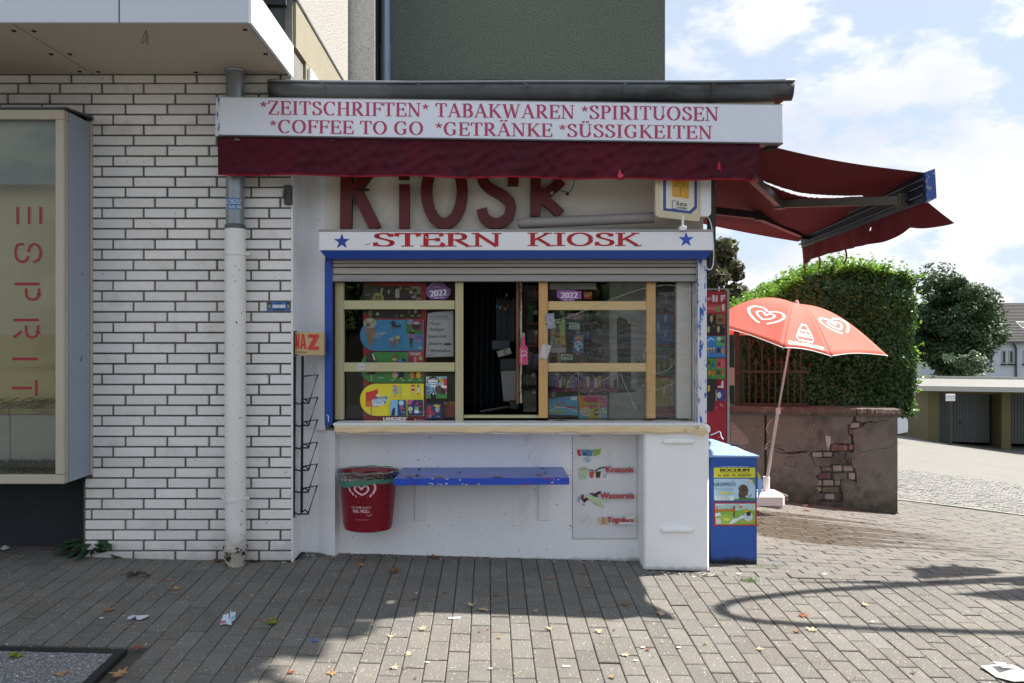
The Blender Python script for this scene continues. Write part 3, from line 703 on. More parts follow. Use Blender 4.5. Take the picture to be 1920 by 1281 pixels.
# white display boards low in the window, garland and green mat
for x0, x1 in ((-60, 18), (19.5, 108)):
    b = MB(); Yq = YW + .16; b.box(XW(x0, Yq), XW(x1, Yq), Yq, Yq + .02, zb_ + .03, ZW(778, Yq), .002); b.build('display_board', M('pale_display_board', '#b4b6b2', rough=.5, stretch=(1, 1, 8)), bay)
    b = MB(); b.box(XW(x0, Yq), XW(x1, Yq), Yq - .012, Yq + .03, ZW(777, Yq), ZW(766, Yq), .002); b.build('board_top', M('gold_edge', '#a89c6c', rough=.5), bay)
w_ = MB(); m_twig = M('dry_twig', '#7a6547', rough=.9, var=.4, vs_=40)
for k in range(90):
    px = random.uniform(-40, 104); py = 757 + random.gauss(0, 6) - (px - 60) * .03; q = P(px, py, YW + .15 + random.uniform(-.02, .02))
    a = random.uniform(-.6, .6); l = random.uniform(.02, .06); d = Vector((math.cos(a), random.uniform(-.3, .3), math.sin(a) * .8)) * l
    w_.tube([q - d, q + Vector((0, 0, random.uniform(-.008, .012))), q + d], .0016, 4)
w_.build('twig_garland', m_twig, None, label='brown dried twig garland on the ledge inside the lettered shop window', cat='garland')
gm = MB()
for k in range(2600):
    px = random.uniform(-60, 106); yy_ = YW + random.uniform(.055, .14); q = P(px, 0, yy_); z = zb_ + .024 + random.random() ** .5 * .10
    if z > zb_ + .11 and random.random() < .5: continue
    a = random.uniform(0, 6.28); s_ = .008; d = Vector((math.cos(a) * s_, math.sin(a) * s_, random.uniform(-.004, .006))); e = Vector((-d.y, d.x, s_ * .6))
    c_ = Vector((q.x, yy_, z)); gm.add([c_ - d, c_ + e * .7, c_ + d, c_ - e * .7], [(0, 1, 2, 3)])
gm.build('artificial_grass_mat', M('artificial_grass', '#2c4a24', rough=.8, var=.3, vs_=30), None, label='strip of artificial green grass at the bottom of the lettered shop window', cat='artificial grass')
# lettering on the pane, read from top to bottom
RD = '#8c1426'
def wl(*ops):
    q = Print(YW + .0205)
    for k, *a_ in ops: getattr(q, k)(*a_)
    q.build(bay, 'letter')
wl(*[('r', x - 2.6, 388, x + 2.6, 420.5, RD) for x in (33, 54.5, 76)])
wl(('st', smooth_path([(45, 458), (33, 460), (29, 473), (32, 486), (42, 491), (50, 487), (53, 480)]), 5, RD), ('st', smooth_path([(53, 473), (56, 463), (64, 458), (73, 463), (76, 474), (72, 487), (62, 491)]), 5, RD))
wl(('r', 27, 530, 74, 535.5, RD), ('st', [(73, 541), (73, 552)] + arc(61, 552, 12, 10, 0, 180, 8) + [(49, 541)], 5, RD))
wl(('r', 25, 597.5, 72.5, 603, RD), ('st', [(71, 610), (71, 622)] + arc(60, 622, 11, 11, 0, 180, 8) + [(49, 610)], 5, RD), ('st', [(41, 621), (26, 633)], 5.5, RD))
wl(('r', 23, 670.5, 71, 676, RD)); wl(('r', 22, 725, 60, 730.5, RD), ('r', 65.5, 712, 70.5, 743, RD))

# ------------------------------------------------------------------ drainpipe at the joint of the two buildings
dp = thing('drainpipe', (XW(441, 4.90), 4.90, 0), 'drainpipe down the white brick wall, zinc above and rust-spotted white below', 'drainpipe')
px0 = XW(441, 4.90)
b = MB(); b.tube([(px0, 4.90, ZW(128, 4.9)), (px0, 4.90, ZW(428, 4.9))], .054, 20); b.build('zinc_pipe', m_zinc2, dp, smooth='auto')
b = MB(); b.lathe([(.054, ZW(421, 4.9)), (.062, ZW(423, 4.9)), (.063, ZW(430, 4.9)), (.058, ZW(431, 4.9))], px0, 4.9, 20); b.build('zinc_collar', m_zinc, dp, smooth='auto')
b = MB(); b.lathe([(.03, zc0 - .001), (.068, zc0 - .004), (.064, zc0 - .014), (.054, zc0 - .02)], px0, 4.9, 20); b.build('ceiling_collar', m_zinc2, dp, smooth='auto')
b = MB(); b.tube([(px0, 4.90, ZW(430, 4.9)), (px0, 4.90, ZW(700, 4.9)), (px0 + .003, 4.9, ZW(1026, 4.9))], .0635, 24); b.build('white_pipe', m_pipe_w, dp, smooth='auto')
for py, w in ((476, 1), (935, 1)):
    z = ZW(py, 4.9); b = MB(); b.lathe([(.0655, z - .012), (.068, z - .011), (.068, z + .011), (.0655, z + .012)], px0, 4.9, 24)
    for s_ in (-1, 1): b.box(px0 + s_ * .066, px0 + s_ * .086, 4.895, 4.905, z - .011, z + .011, .002); b.tube([(px0 + s_ * .078, 4.885, z), (px0 + s_ * .078, 4.97, z)], .004, 8)
    b.build('pipe_clamp', m_pipe_w, dp, smooth='auto')
b = MB(); zf = g(px0, 4.9)
b.lathe([(.0635, ZW(1022, 4.9)), (.074, ZW(1023, 4.9)), (.074, ZW(1030, 4.9)), (.067, ZW(1033, 4.9)), (.066, ZW(1046, 4.9)), (.058, ZW(1050, 4.9)), (.058, zf - .03)], px0, 4.9, 24); b.build('pipe_foot', m_pipe_foot, dp, smooth='auto')
# sticker wrapped on the zinc pipe
R_ = .0548
pr = Print(fn=lambda x, y, l: Vector((px0 + (R_ + l) * math.sin((x - 441) / 299.8 / R_ * .93), 4.9 - (R_ + l) * math.cos((x - 441) / 299.8 / R_ * .93), ZW(y, 4.9))))
for k in range(10):
    x0, x1 = 427.5 + k * 2.9, 427.5 + (k + 1) * 2.9
    pr.n = 1; pr.r(x0, 374, x1, 395, '#2f6fa8'); pr.n = 2; pr.r(x0, 383.5, x1, 384.6, '#c9d6df')
pr.n = 3; pr.t('MELTING POT', 441, 382.5, 6, '#dfe9ee', sx=.66, bold=.1); pr.t('ULTRAS WE', 441, 393.5, 6, '#dfe9ee', sx=.8, bold=.1)
st_ = pr.build(None, 'round_sticker', label='blue MELTING POT sticker wrapped round the zinc pipe', cat='sticker')
# ------------------------------------------------------------------ kiosk
YN, YP, YU = 5.20, 5.00, 5.12        # niche wall, right pier, upper wall / window plane
kx1 = XW(1330, YP)
kiosk = thing('kiosk', (.1, 5.2, g(.1, 5.2)), 'white kiosk with a blue framed serving window, red KIOSK letters and zinc gutter', 'kiosk')
zs = ZW(812, 5.0)                     # underside of the sill
KB = 7.25
def ccx_(px, Y): return XW(px, Y)
# lower walls
b = MB(); b.box(XE + .0005, kx1 - .12, YN, YN + .10, -.5, zs); b.build('niche_wall', m_plaster, kiosk)
b = MB(); b.box(XW(1208, YP), kx1, YP, YN + .1, -.5, ZW(797, YP), .012); b.build('right_pier', m_plaster, kiosk)
b = MB()   # left pilaster, slightly turned
fa = (XE + .0, 5.285); fb_ = (XW(566, 5.285), 5.285); fc = (XW(628, 5.12), 5.12); fd = (XW(628, 5.12) + .012, YN + .0)
b.prism([(XE - .004, YB + .004, -.5), (XE - .004, 5.31, -.5), (fd[0], 5.31, -.5), (fd[0], fd[1], -.5), (fc[0], fc[1], -.5), (fb_[0], fb_[1], -.5), (XE + .012, 5.262, -.5), (XE + .005, 5.20, -.5), (XE + .006, YB + .004, -.5)][::-1], (0, 0, zs + .5 - .002)); b.build('left_pilaster', m_plaster, kiosk)
b = MB()   # white painted reveal and strip beside the window
b.prism([(XE - .004, YB + .003, zs), (XE - .004, 5.33, zs), (XW(609, 5.13), 5.33, zs), (XW(609, 5.13), 5.14, zs), (XW(596, 5.17), 5.165, zs), (XW(580, 5.22), 5.215, zs), (XW(573, 5.24), 5.235, zs), (XE + .012, 5.20, zs), (XE + .005, 5.14, zs), (XE + .006, YB + .003, zs)][::-1], (0, 0, ZW(186, 4.98) - zs)); b.build('side_strip', m_plaster, kiosk)
# upper wall carrying the KIOSK letters
zu0, zu1 = ZW(430, 5.1), ZW(186, 4.98)
b = MB(); b.prism([(XW(606, 5.14), 5.20, zu0), (XW(606, 5.14), 5.33, zu0), (XW(620, 5.14), 5.33, zu0), (XW(620, 5.14), 5.14, zu0), (XW(608, 5.14), 5.142, zu0)][::-1], (0, 0, zu1 - zu0)); b.build('upper_corner', m_plaster_warm, kiosk)
b = MB(); b.box(XW(620, 5.14), kx1, 5.14, 5.3, zu0, zu1, .002); b.build('upper_wall', m_plaster_warm, kiosk)
b = MB(); b.box(kx1 - .06, kx1, 5.302, KB, -1.2, zu1); b.build('side_wall', m_plaster, kiosk)
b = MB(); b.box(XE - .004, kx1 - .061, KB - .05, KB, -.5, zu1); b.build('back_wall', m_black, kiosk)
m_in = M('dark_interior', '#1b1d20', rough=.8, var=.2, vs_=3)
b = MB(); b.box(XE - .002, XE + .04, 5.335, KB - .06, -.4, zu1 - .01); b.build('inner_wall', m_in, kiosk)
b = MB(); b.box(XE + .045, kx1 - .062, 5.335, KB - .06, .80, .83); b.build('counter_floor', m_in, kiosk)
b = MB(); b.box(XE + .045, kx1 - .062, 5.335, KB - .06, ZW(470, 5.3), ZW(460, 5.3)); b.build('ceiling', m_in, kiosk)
# roof slab with soffit, gutter round the eaves
YG = 4.90
zg1, zg0 = ZW(150, YG), ZW(183, YG)
xg0, xg1 = XW(502, YG), XW(1490, YG)
b = MB(); b.box(XE - .0, xg1 - .11, 5.0, KB + .1, zg0 + .005, zg1 - .01); b.build('roof_slab', M('roof_felt', '#54524d', rough=.9, var=.2), kiosk)
b = MB(); b.box(XW(505, YG), xg1 - .10, 4.965, 4.998, zg0 - .055, zg1 - .02, .002); b.build('eaves_board', M('cream_eaves_board', '#b3a894', rough=.7, var=.1, c2='#6d5a49', s2=8, lo=.6, hi=.7), kiosk)
b = MB(); b.box(kx1, xg1 - .13, 5.0, KB, zg0 - .03, zg0 + .002); b.build('soffit_board', M('cream_eaves_board2', '#b3a894', rough=.7, var=.1), kiosk)
rg = .055
def gut(t, a):                       # half round gutter section along the front, sagging a little
    x = xg0 + (xg1 - xg0) * t; s_ = -.012 * math.sin(PI * t * 1.0) - .004 * math.sin(9 * t)
    return Vector((x - (0 if t < 1 else 0), YG + rg - rg * math.cos(a), zg1 + s_ - .006 - rg * 1.9 * math.sin(a)))
b = MB(); b.grid(lambda u, v: gut(u, PI * v), 40, 10)
o = b.build('gutter', m_zinc, kiosk, smooth=True); solidify(o, .003)
gut_o = o
b = MB(); b.tube([gut(t / 30, 0) + Vector((0, -.002, .004)) for t in range(31)], .0085, 8); b.build('gutter_bead', m_zinc_edge, gut_o, smooth=True)
b = MB(); b.grid(lambda u, v: Vector((xg1 - rg + rg * math.cos(PI * v), YG + .0 + (KB - YG) * u, zg1 - .006 - rg * 1.9 * math.sin(PI * v) * min(1, .0 + u * 60))), 61, 10); o = b.build('side_gutter', m_zinc, kiosk, smooth=True); solidify(o, .003)
b = MB(); b.prism([gut(0, PI * k / 8) + Vector((.0, 0, 0)) for k in range(9)], (-.003, 0, 0)); b.build('gutter_end', m_zinc, gut_o)
for px in (605, 785, 985, 1172, 1338):
    t = (XW(px, YG) - xg0) / (xg1 - xg0); b = MB(); b.grid(lambda u, v: gut(t - .004 + .008 * u, PI * v * .98) + Vector((0, -.004 * math.cos(PI * v), -.004)), 2, 10); o = b.build('gutter_bracket', m_zinc, gut_o); solidify(o, .003)
# window sill
b = MB(); b.box(XW(624, 4.98), XW(1321, 4.98), 4.985, YU + .03, ZW(799, 4.985), ZW(794, 4.985), .003); b.build('sill_board', m_white, kiosk)
def sillf(u, v):
    x = XW(626, 4.96) + (XW(1312, 4.96) - XW(626, 4.96)) * u
    return Vector((x, 4.972 - .003 * math.sin(u * 60 + v * 3) * v + (.012 if u > .985 else 0) * v, ZW(798.5, 4.97) - v * (.045 + .003 * math.sin(u * 37)) + .0015 * math.sin(u * 90)))
b = MB(); b.grid(sillf, 120, 5); o = b.build('sill_tape', m_tape, kiosk, smooth=True); solidify(o, .0015)
b = MB(); b.prism([P(1290, 812, 4.962), P(1284, 803, 4.962), P(1296, 800, 4.958), P(1307, 806, 4.95), P(1322, 799, 4.958), P(1328, 812, 4.962), P(1316, 820, 4.962), P(1308, 811, 4.955)], (0, .003, 0)); b.build('torn_tape_end', m_tape, kiosk)
b = MB(); b.box(XW(1296, YP - .01), kx1 + .006, YP - .016, YP + .1, ZW(814, YP), ZW(796, YP), .016); b.build('sill_end', m_plaster, kiosk)
b = MB(); b.box(XW(632, 5.0), XW(1300, 5.0), 4.99, YN, ZW(814, 4.99), ZW(799.5, 4.99)); b.build('sill_support', m_plaster, kiosk)
# sign / shutter box
b = MB(); b.box(XW(598, 4.93), kx1 + .004, 4.93, 5.139, ZW(469.5, 4.93), ZW(434, 4.93), .003); sbx = b.build('sign_box', m_white, kiosk)
b = MB(); b.box(XW(597, 4.925), kx1 + .008, 4.925, 5.139, ZW(433.6, 4.925), ZW(430, 4.925), .002); b.build('box_top_rail', m_alu, sbx)
b = MB(); zt2, zb2 = ZW(470, 4.93), ZW(484.5, 4.95)
b.prism([(XW(600, 4.93), 4.932, zt2), (XW(600, 4.93), 5.13, zt2), (XW(612, 4.95), 5.13, zb2), (XW(612, 4.95), 4.95, zb2)], (0, 0, 0)) if False else None
x0, x1 = XW(600, 4.93), kx1 + .001
v = [(x0, 4.932, zt2), (x1, 4.932, zt2), (x1, 5.13, zt2), (x0, 5.13, zt2), (x0 + .035, 4.955, zb2), (x1 - .03, 4.955, zb2), (x1 - .03, 5.13, zb2), (x0 + .035, 5.13, zb2)]
b.add(v, [(0, 1, 2, 3)[::-1], (4, 5, 6, 7), (0, 4, 5, 1)[::-1], (1, 5, 6, 2)[::-1], (2, 6, 7, 3)[::-1], (3, 7, 4, 0)[::-1]]); b.build('blue_band', m_blue, sbx)
pr = Print(4.929)
pr.poly(star(641, 453, 15.5), '#1c3f98'); pr.build(sbx, 'star')
pr = Print(4.929); pr.poly(star(1286.5, 449.5, 15), '#3450b8'); pr.build(sbx, 'star')
pr.letters(sbx, 4.929, 'STERN', 699, 462, 24.5, 2.95, '#ab1220', T=.135, t=.10, gap=.03)
pr.letters(sbx, 4.929, 'KIOSK', 989, 461, 24, 2.72, '#ab1220', T=.135, t=.10, gap=.03)
pr = Print(4.9285)
pr.st([(797, 443), (803, 450)], 1.4, '#d8d4cf'); pr.st([(685, 459), (694, 457)], 1.2, '#5a5856'); pr.build(sbx, 'scratch')
# roller shutter and blue frame
for y0, y1, nm, mt in ((487.5, 493.6, 'shutter_slat', m_alu_pale), (494.2, 500.4, 'shutter_slat', m_alu_pale), (502, 514, 'shutter_slat', m_alu_pale), (515.2, 528, 'shutter_rail', m_alu)):
    b = MB(); b.box(XW(623, YU), XW(1307.5, YU), YU - .052 + (0 if nm == 'shutter_rail' else .006), YU - .035, ZW(y1, 5.07), ZW(y0, 5.07), .004); b.build(nm, mt, kiosk)
b = MB(); b.box(XW(622.8, YU), XW(1308, YU), YU - .03, YU - .01, ZW(529, 5.07), zt2); b.build('shutter_back', m_dark, kiosk)
b = MB(); z0, z1 = ZW(798, 5.06), zb2 - .001
b.box(XW(608.5, 5.06), XW(623, 5.06), 5.06, 5.14, z0, z1, .003); b.build('blue_frame', m_blue, kiosk)
pr = Print(5.0595); pr.st([(612.5, 778), (615.5, 780), (616, 791)], 1.6, '#d5d8e0'); pr.build(kiosk, 'paint_chip')
b = MB(); b.box(XW(1308.5, 5.04), XW(1325.5, 5.04), 5.04, 5.139, ZW(794, 5.04), z1, .003); b.build('chipped_frame', m_blue_chip, kiosk)
b = MB(); b.box(XW(623.2, 5.09), XW(627.5, 5.09), 5.075, 5.09, ZW(793, 5.09), ZW(528, 5.09)); b.build('shutter_guide', m_dark, kiosk)
# window: frame, battens, panes
b = MB(); b.box(XW(1270, YU), XW(1298, YU), YU + .02, YU + .08, ZW(786, YU), ZW(528, YU), .003); b.box(XW(1299, YU), XW(1308.3, YU), YU - .0, YU + .08, ZW(793, YU), ZW(528, YU), .003); b.build('white_window_frame', M('off_white_frame', '#b9b6ae', rough=.4, var=.05, c2='#7d7a73', s2=9, stretch2=(1, 1, .3), lo=.62, hi=.75, a2=.6), kiosk)
b = MB(); b.box(XW(625, YU), XW(1308, YU), YU - .02, YU + .045, ZW(796, YU), ZW(792.6, YU), .002); b.box(XW(1028, YU), XW(1308, YU), YU - .01, YU + .044, ZW(792.5, YU), ZW(787.5, YU), .002); b.build('dirty_track', M('dirty_alu_track', '#8d887c', rough=.7, var=.2, c2='#4a3226', s2=9, stretch2=(.6, 1, 2), lo=.5, hi=.6, a2=.8), kiosk)
def post(x0, x1, y0, y1, Y0, Y1, mt, nm):
    b = MB(); b.box(XW(x0, Y0), XW(x1, Y0), Y0, Y1, ZW(y1, Y0), ZW(y0, Y0), .002); return b.build(nm, mt, kiosk)
Yw = YU - .0
post(628, 644, 528.5, 787, Yw, Yw + .05, m_wood_gv, 'wooden_post'); post(853.5, 868.5, 528.5, 792, Yw - .012, Yw + .05, m_wood_gv, 'wooden_post')
post(644.3, 853, 563.5, 580, Yw, Yw + .03, m_wood_g, 'wooden_rail'); post(644.3, 853, 680, 697, Yw, Yw + .03, m_wood_g, 'wooden_rail')
post(1010.5, 1027, 528.5, 784, Yw - .012, Yw + .05, m_wood_v, 'wooden_post'); post(1212.5, 1229.5, 528.5, 785, Yw - .006, Yw + .05, m_wood_v, 'wooden_post')
post(1027.3, 1212.2, 565, 581.5, Yw, Yw + .03, m_wood_y, 'wooden_rail'); post(1027.3, 1212.2, 681, 697, Yw, Yw + .03, m_wood_y, 'wooden_rail')
post(868.8, 1011.5, 779, 784, Yw + .02, Yw + .07, m_wood_g, 'counter_edge')
post(968, 973, 528.5, 758, Yw + .10, Yw + .13, M('brown_wood_strip', '#7d5230', rough=.6, var=.15, stretch=(6, 1, .6)), 'wooden_strip')
post(974.5, 979, 528.5, 756, Yw + .09, Yw + .13, M('worn_white_strip', '#a9a59c', rough=.5, c2='#4d3d30', s2=30, stretch2=(2, 1, .4), lo=.5, hi=.56), 'sash_rail')
for x0, x1, y0, y1, mt in ((644.5, 853, 529, 787, m_glass), (1027.5, 1212, 529, 787, m_glass), (1230, 1269.8, 529, 787, m_glass)):
    b = MB(); b.box(XW(x0, YU + .055), XW(x1, YU + .055), YU + .055, YU + .058, ZW(y1, YU + .055), ZW(y0, YU + .055)); b.build('pane', mt, kiosk)
b = MB(); b.box(XW(981, YU + .14), XW(1009, YU + .14), YU + .14, YU + .143, ZW(776, YU + .14), ZW(529, YU + .14)); b.build('sliding_pane', m_glass, kiosk)
# crinkled plastic film stretched over the right part of the window
def film(u, v):
    px = 1016 + 288 * u; py = 560 + 225 * v
    return P(px, py - 22 * u * (1 - v) , YU - .026 - .006 * math.sin(8 * u + 5 * v) * math.sin(3 * v + 2 * u) - .004 * math.sin(19 * u - 11 * v))
b = MB(); b.grid(film, 50, 40, skip=lambda u, v: (v < .25 * (1 - u) - .02) or (v > .62 + .25 * math.sin(3 * u) and u < .36)); b.build('plastic_film', m_film, kiosk, smooth=True)
fl = MB()
for pts, r in (([(1016, 606), (1060, 596), (1110, 577), (1160, 556), (1212, 540), (1262, 535), (1300, 548)], .0025), ([(1103, 742), (1118, 722), (1140, 708), (1160, 690)], .002), ([(1163, 700), (1175, 730), (1193, 770)], .002),
               ([(1212, 650), (1206, 672), (1212, 694), (1233, 700), (1257, 690), (1266, 672)], .0016), ([(1060, 735), (1068, 712), (1083, 700), (1085, 730), (1083, 762)], .0016), ([(1205, 722), (1222, 731), (1250, 725), (1268, 716)], .0014)):
    fl.tube([P(x, y, YU - .036) for x, y in smooth_path(pts)], r, 5)
fl.build('film_crease', glass_mat('film_crease', tint=(.95, .96, .97), rough=.25, film=.18), kiosk, smooth=True)
# dropped white wall vents on the pier
for x0, x1, y0, y1 in ((1243, 1303, 823.5, 832.5), (1240, 1302, 990, 999)):
    b = MB(); b.box(XW(x0, 4.98), XW(x1, 4.98), 4.978, YP + .005, ZW(y1, 4.98), ZW(y0, 4.98), .008); b.build('painted_bracket', m_plaster, kiosk)
# ventilation box between brick wall and pilaster, rail, dark downpipe at the right corner
b = MB(); b.box(XW(532, 4.93), XW(546, 4.93), 4.93, 4.97, ZW(383, 4.93), ZW(347, 4.93), .004); b.tube([P(533, 357, 4.92), P(531, 372, 4.92)], .006, 8)
b.build('metal_bracket', M('dull_dark_metal', '#3c3d3a', rough=.6, var=.2), None, label='small dark metal bracket at the edge of the white bricks beside the KIOSK letters', cat='bracket')
b = MB(); b.box(kx1 + .003, kx1 + .05, 5.03, 5.07, ZW(515, 5.03), ZW(335, 5.03), .004); b.build('corner_post', M('dark_brown_steel', '#2a2120', rough=.5), kiosk)
b = MB(); b.tube([P(x, y, 5.01) for x, y in smooth_path([(1326, 405), (1333, 420), (1337, 450), (1338, 480), (1336, 500), (1330, 506), (1324, 502)])], .004, 6); b.build('loose_cable', m_white, kiosk, smooth=True)
# KIOSK letters, cut from board, mounted proud of the wall
YL = 5.075
def board_letter(strokes, parent, T):
    root = None
    b = MB(); sd = MB(); k = 0
    for pts in strokes:
        L, R = strip(pts, T); n = len(L); dd = .0004 * k; k += 1
        fr_ = [P(x, y, YL + dd) for x, y in L + R]; bk = [p + Vector((0, .045, 0)) for p in fr_]
        b.add(fr_, [(i, i + 1, n + i + 1, n + i) for i in range(n - 1)])
        sd.add([p + Vector((0, .0006, 0)) for p in fr_] + bk, [(i, i + 1, 2 * n + i + 1, 2 * n + i) for i in range(n - 1)] + [(n + i, 3 * n + i, 3 * n + i + 1, n + i + 1) for i in range(n - 1)] + [(0, 2 * n, 3 * n, n), (n - 1, 2 * n - 1, 4 * n - 1, 3 * n - 1)])
    o = b.build('letter', m_red_letter, parent); sd.build('letter_edge', m_letter_side, o)
board_letter([[(649.5, 268), (649, 350), (648, 429)], [(704, 300), (690, 322), (668, 352), (658, 370)], [(666, 352), (684, 389), (704, 429)]], kiosk, 22)
pr = Print(YL - .0025); pr.poly([(664, 356), (676, 352.5), (693, 354), (692, 358), (680, 359.5), (668, 358)], '#171012'); pr.poly([(662, 362), (666, 366), (669, 384), (665, 386), (661, 372)], '#1b1214'); pr.poly([(700, 346), (703, 343), (702, 348)], '#c9b9ad'); pr.st([(711, 408), (716, 418)], 1.6, '#d8ccc4'); pr.build(kiosk, 'broken_edge')
board_letter([[(758, 345.5), (758, 429)], [(757, 312), (757, 336)]], kiosk, 19.5)
board_letter([arc(833, 359, 33.5, 60, 0, 360, 44)], kiosk, 21)
board_letter([smooth_path([(962, 348), (960, 322), (935, 308), (909, 316), (905, 336), (918, 352), (942, 366), (957, 382), (953, 407), (931, 419), (910, 410), (903, 391)], 6)], kiosk, 20)
board_letter([[(1005, 300), (1004, 405)], [(1054, 338), (1034, 356), (1006, 378)], [(1020, 372), (1040, 390), (1052, 402)]], kiosk, 19)
b = MB()
for pts in ([(1038, 338), (1042, 350), (1053, 358), (1064, 361), (1066, 364)], [(1077, 336), (1075, 350), (1068, 360), (1062, 363)], [(1039, 340), (1037, 352), (1045, 361)]):
    b.tube([P(x, y, YL - .01) for x, y in smooth_path(pts)], .0028, 6)
b.build('hanging_cable', m_wire, kiosk, smooth=True)
b = MB(); b.tube([P(1064, 364, YL - .02), P(1064, 364, YL + .01)], .012, 10); b.build('junction', m_black, kiosk)
b = MB(); b.tube([P(1035, 362, YL - .01), P(1035, 362, YL + .0)], .010, 12); b.build('bolt', m_alu, kiosk)

# grey tube lamp lying above the sign box
b = MB(); Yt = 4.99
A_, B_ = P(974, 419, Yt), P(1226, 408, Yt)
for k in range(1): b.tube([A_ + Vector((-.012, 0, 0)), A_, A_ + Vector((.02, 0, .0)), B_], [.018, .030, .034, .034], 14)
b.build('tube_lamp', M('grey_lamp_housing', '#8d8785', rough=.4, var=.05), None, label='long grey tube lamp housing lying above the STERN KIOSK sign box', cat='lamp', smooth='auto')

# light box sign at the right corner
lb = thing('light_box_sign', P(1280, 430, 4.95), 'beige light box showing a blue bordered phone card at the upper right corner', 'sign')
def rr(x0, y0, x1, y1, r, n=5, sk=0):
    pts = []
    for cx, cy, a in ((x1 - r, y0 + r, -90), (x1 - r, y1 - r, 0), (x0 + r, y1 - r, 90), (x0 + r, y0 + r, 180)):
        pts += [(cx + r * math.cos(math.radians(a + 90 * i / n)), cy + r * math.sin(math.radians(a + 90 * i / n))) for i in range(n + 1)]
    return pts
# front face turned a little: left edge nearer
LA, LB = P(1229, 0, 4.84), P(1313, 0, 4.95)
def lbf(x, y, l):
    u = (x - 1229) / 84; p = LA.lerp(LB, u); yy = EYE + (CY - (y - 5 * (1 - u) + 2)) / FPX * 4.88; return Vector((p.x, p.y - l, yy))
b = MB(); b.prism([lbf(x, y, 0) for x, y in rr(1229, 300, 1313, 411, 7)][::-1], (.0, .045, 0)); b.build('frame', M('aged_cream_plastic', '#c9bd9e', rough=.4, var=.04), lb)
b = MB(); b.prism([P(x, y, 4.96) + Vector((.004, 0, 0)) for x, y in rr(1243, 300, 1332, 406, 8)][::-1], (0, .14, 0)); b.build('housing', m_white, lb)
pr = Print(fn=lbf); pr.poly(rr(1237, 300, 1309, 397, 3), '#d9ccab')
pr.poly([(1243, 300), (1307, 300), (1307, 386), (1295, 398), (1243, 398)], '#274a8e'); pr.poly([(1248.5, 300), (1301.5, 300), (1301.5, 383), (1292, 393), (1248.5, 393)], '#ddd6c6')
pr.poly(rr(1260, 300, 1291, 370, 3), '#d39a24'); pr.poly(rr(1262, 300, 1289, 367, 3), '#dba52e')
for p_ in ([(1260, 352), (1270, 348), (1270, 338)], [(1291, 350), (1281, 346), (1281, 338)], [(1270, 348), (1275, 352), (1275, 368)], [(1275, 352), (1281, 347)]): pr.st(p_, 1, '#8f651a')
pr.poly(rr(1259.5, 377, 1269, 393, 1.5), '#3a5a94'); pr.poly(rr(1260.6, 378.2, 1267.9, 391.8, 1.2), '#d9d3c4')
pr.t('Lyca', 1270.5, 384.5, 7.2, '#2e5a46', 'l', sx=.95, bold=.5); pr.t('mobile', 1270.5, 391.3, 5, '#3a5a94', 'l', sx=.9, bold=.3); pr.t('CALL THE WORLD FOR LESS', 1270, 394.6, 1.3, '#6d6f76', 'l'); pr.build(lb)
b = MB(); b.tube([P(1280, 404, 4.9), P(1280, 432, 4.92)], .008, 10); b.box(XW(1274, 4.9), XW(1287, 4.9), 4.89, 4.95, ZW(432, 4.9), ZW(424, 4.9), .003); b.build('foot', m_white, lb)

# ------------------------------------------------------------------ front awning cassette with its sign and valance
YA = 4.80
aw = thing('front_awning', P(930, 260, YA), 'rolled-up front awning with white lettered sign board and hanging maroon valance', 'awning')
def quadbox(TL, TR, BR, BL, Y, dep, name, mt, par):
    b = MB(); f_ = [P(x, y, Y) for x, y in (TL, TR, BR, BL)]; b.prism(f_, (0, dep, 0)); return b.build(name, mt, par)
board = quadbox((413, 182.5), (1466.5, 197), (1467.5, 267.5), (411.5, 252.5), YA, .006, 'sign_board', m_sign, aw)
quadbox((410, 181), (1468, 195.8), (1468, 197), (410, 182.4), YA - .002, .12, 'top_rail', m_alu, aw)
quadbox((409, 252.7), (1468.5, 267.9), (1468.5, 270), (409, 255), YA - .003, .10, 'bottom_rail', M('dark_alu', '#55575a', rough=.4), aw)
quadbox((405, 181), (412.7, 181), (411, 254), (403.5, 255), YA - .004, .12, 'end_cap', m_blue_chip, aw)
quadbox((1440, 268), (1466, 268), (1456, 279), (1440, 279), YA + .06, .08, 'end_housing', m_dark, aw)
b = MB(); b.box(XW(412, YA + .01), XW(1464, YA + .01), YA + .02, YA + .17, ZW(262, YA), ZW(200, YA)); b.build('cassette', m_zinc, aw)
pr = Print(YA - .0005); MG = '#b03a63'; MG2 = '#b95a7e'
sl = .0143
def srow(txt, x, y, h, sx, sp, x_end):
    # total advance measured first so that the row ends where the photograph's does
    tot = sum(sp if c == ' ' else SERIF[c][0] + .075 for c in txt); sx = (x_end - x) / (tot * h)
    spx = sp
    pr.letters(board, YA - .0005, txt, x, y, h, sx, MG, T=.15, t=.062, gap=.075, sp=spx, slope=sl)
srow('*ZEITSCHRIFTEN* TABAKWAREN *SPIRITUOSEN', 488, 214.5, 25.5, 1, .32, 1350)
srow('*COFFEE TO GO  *GETRÄNKE *SÜSSIGKEITEN', 506, 249, 24.5, 1, .30, 1338)
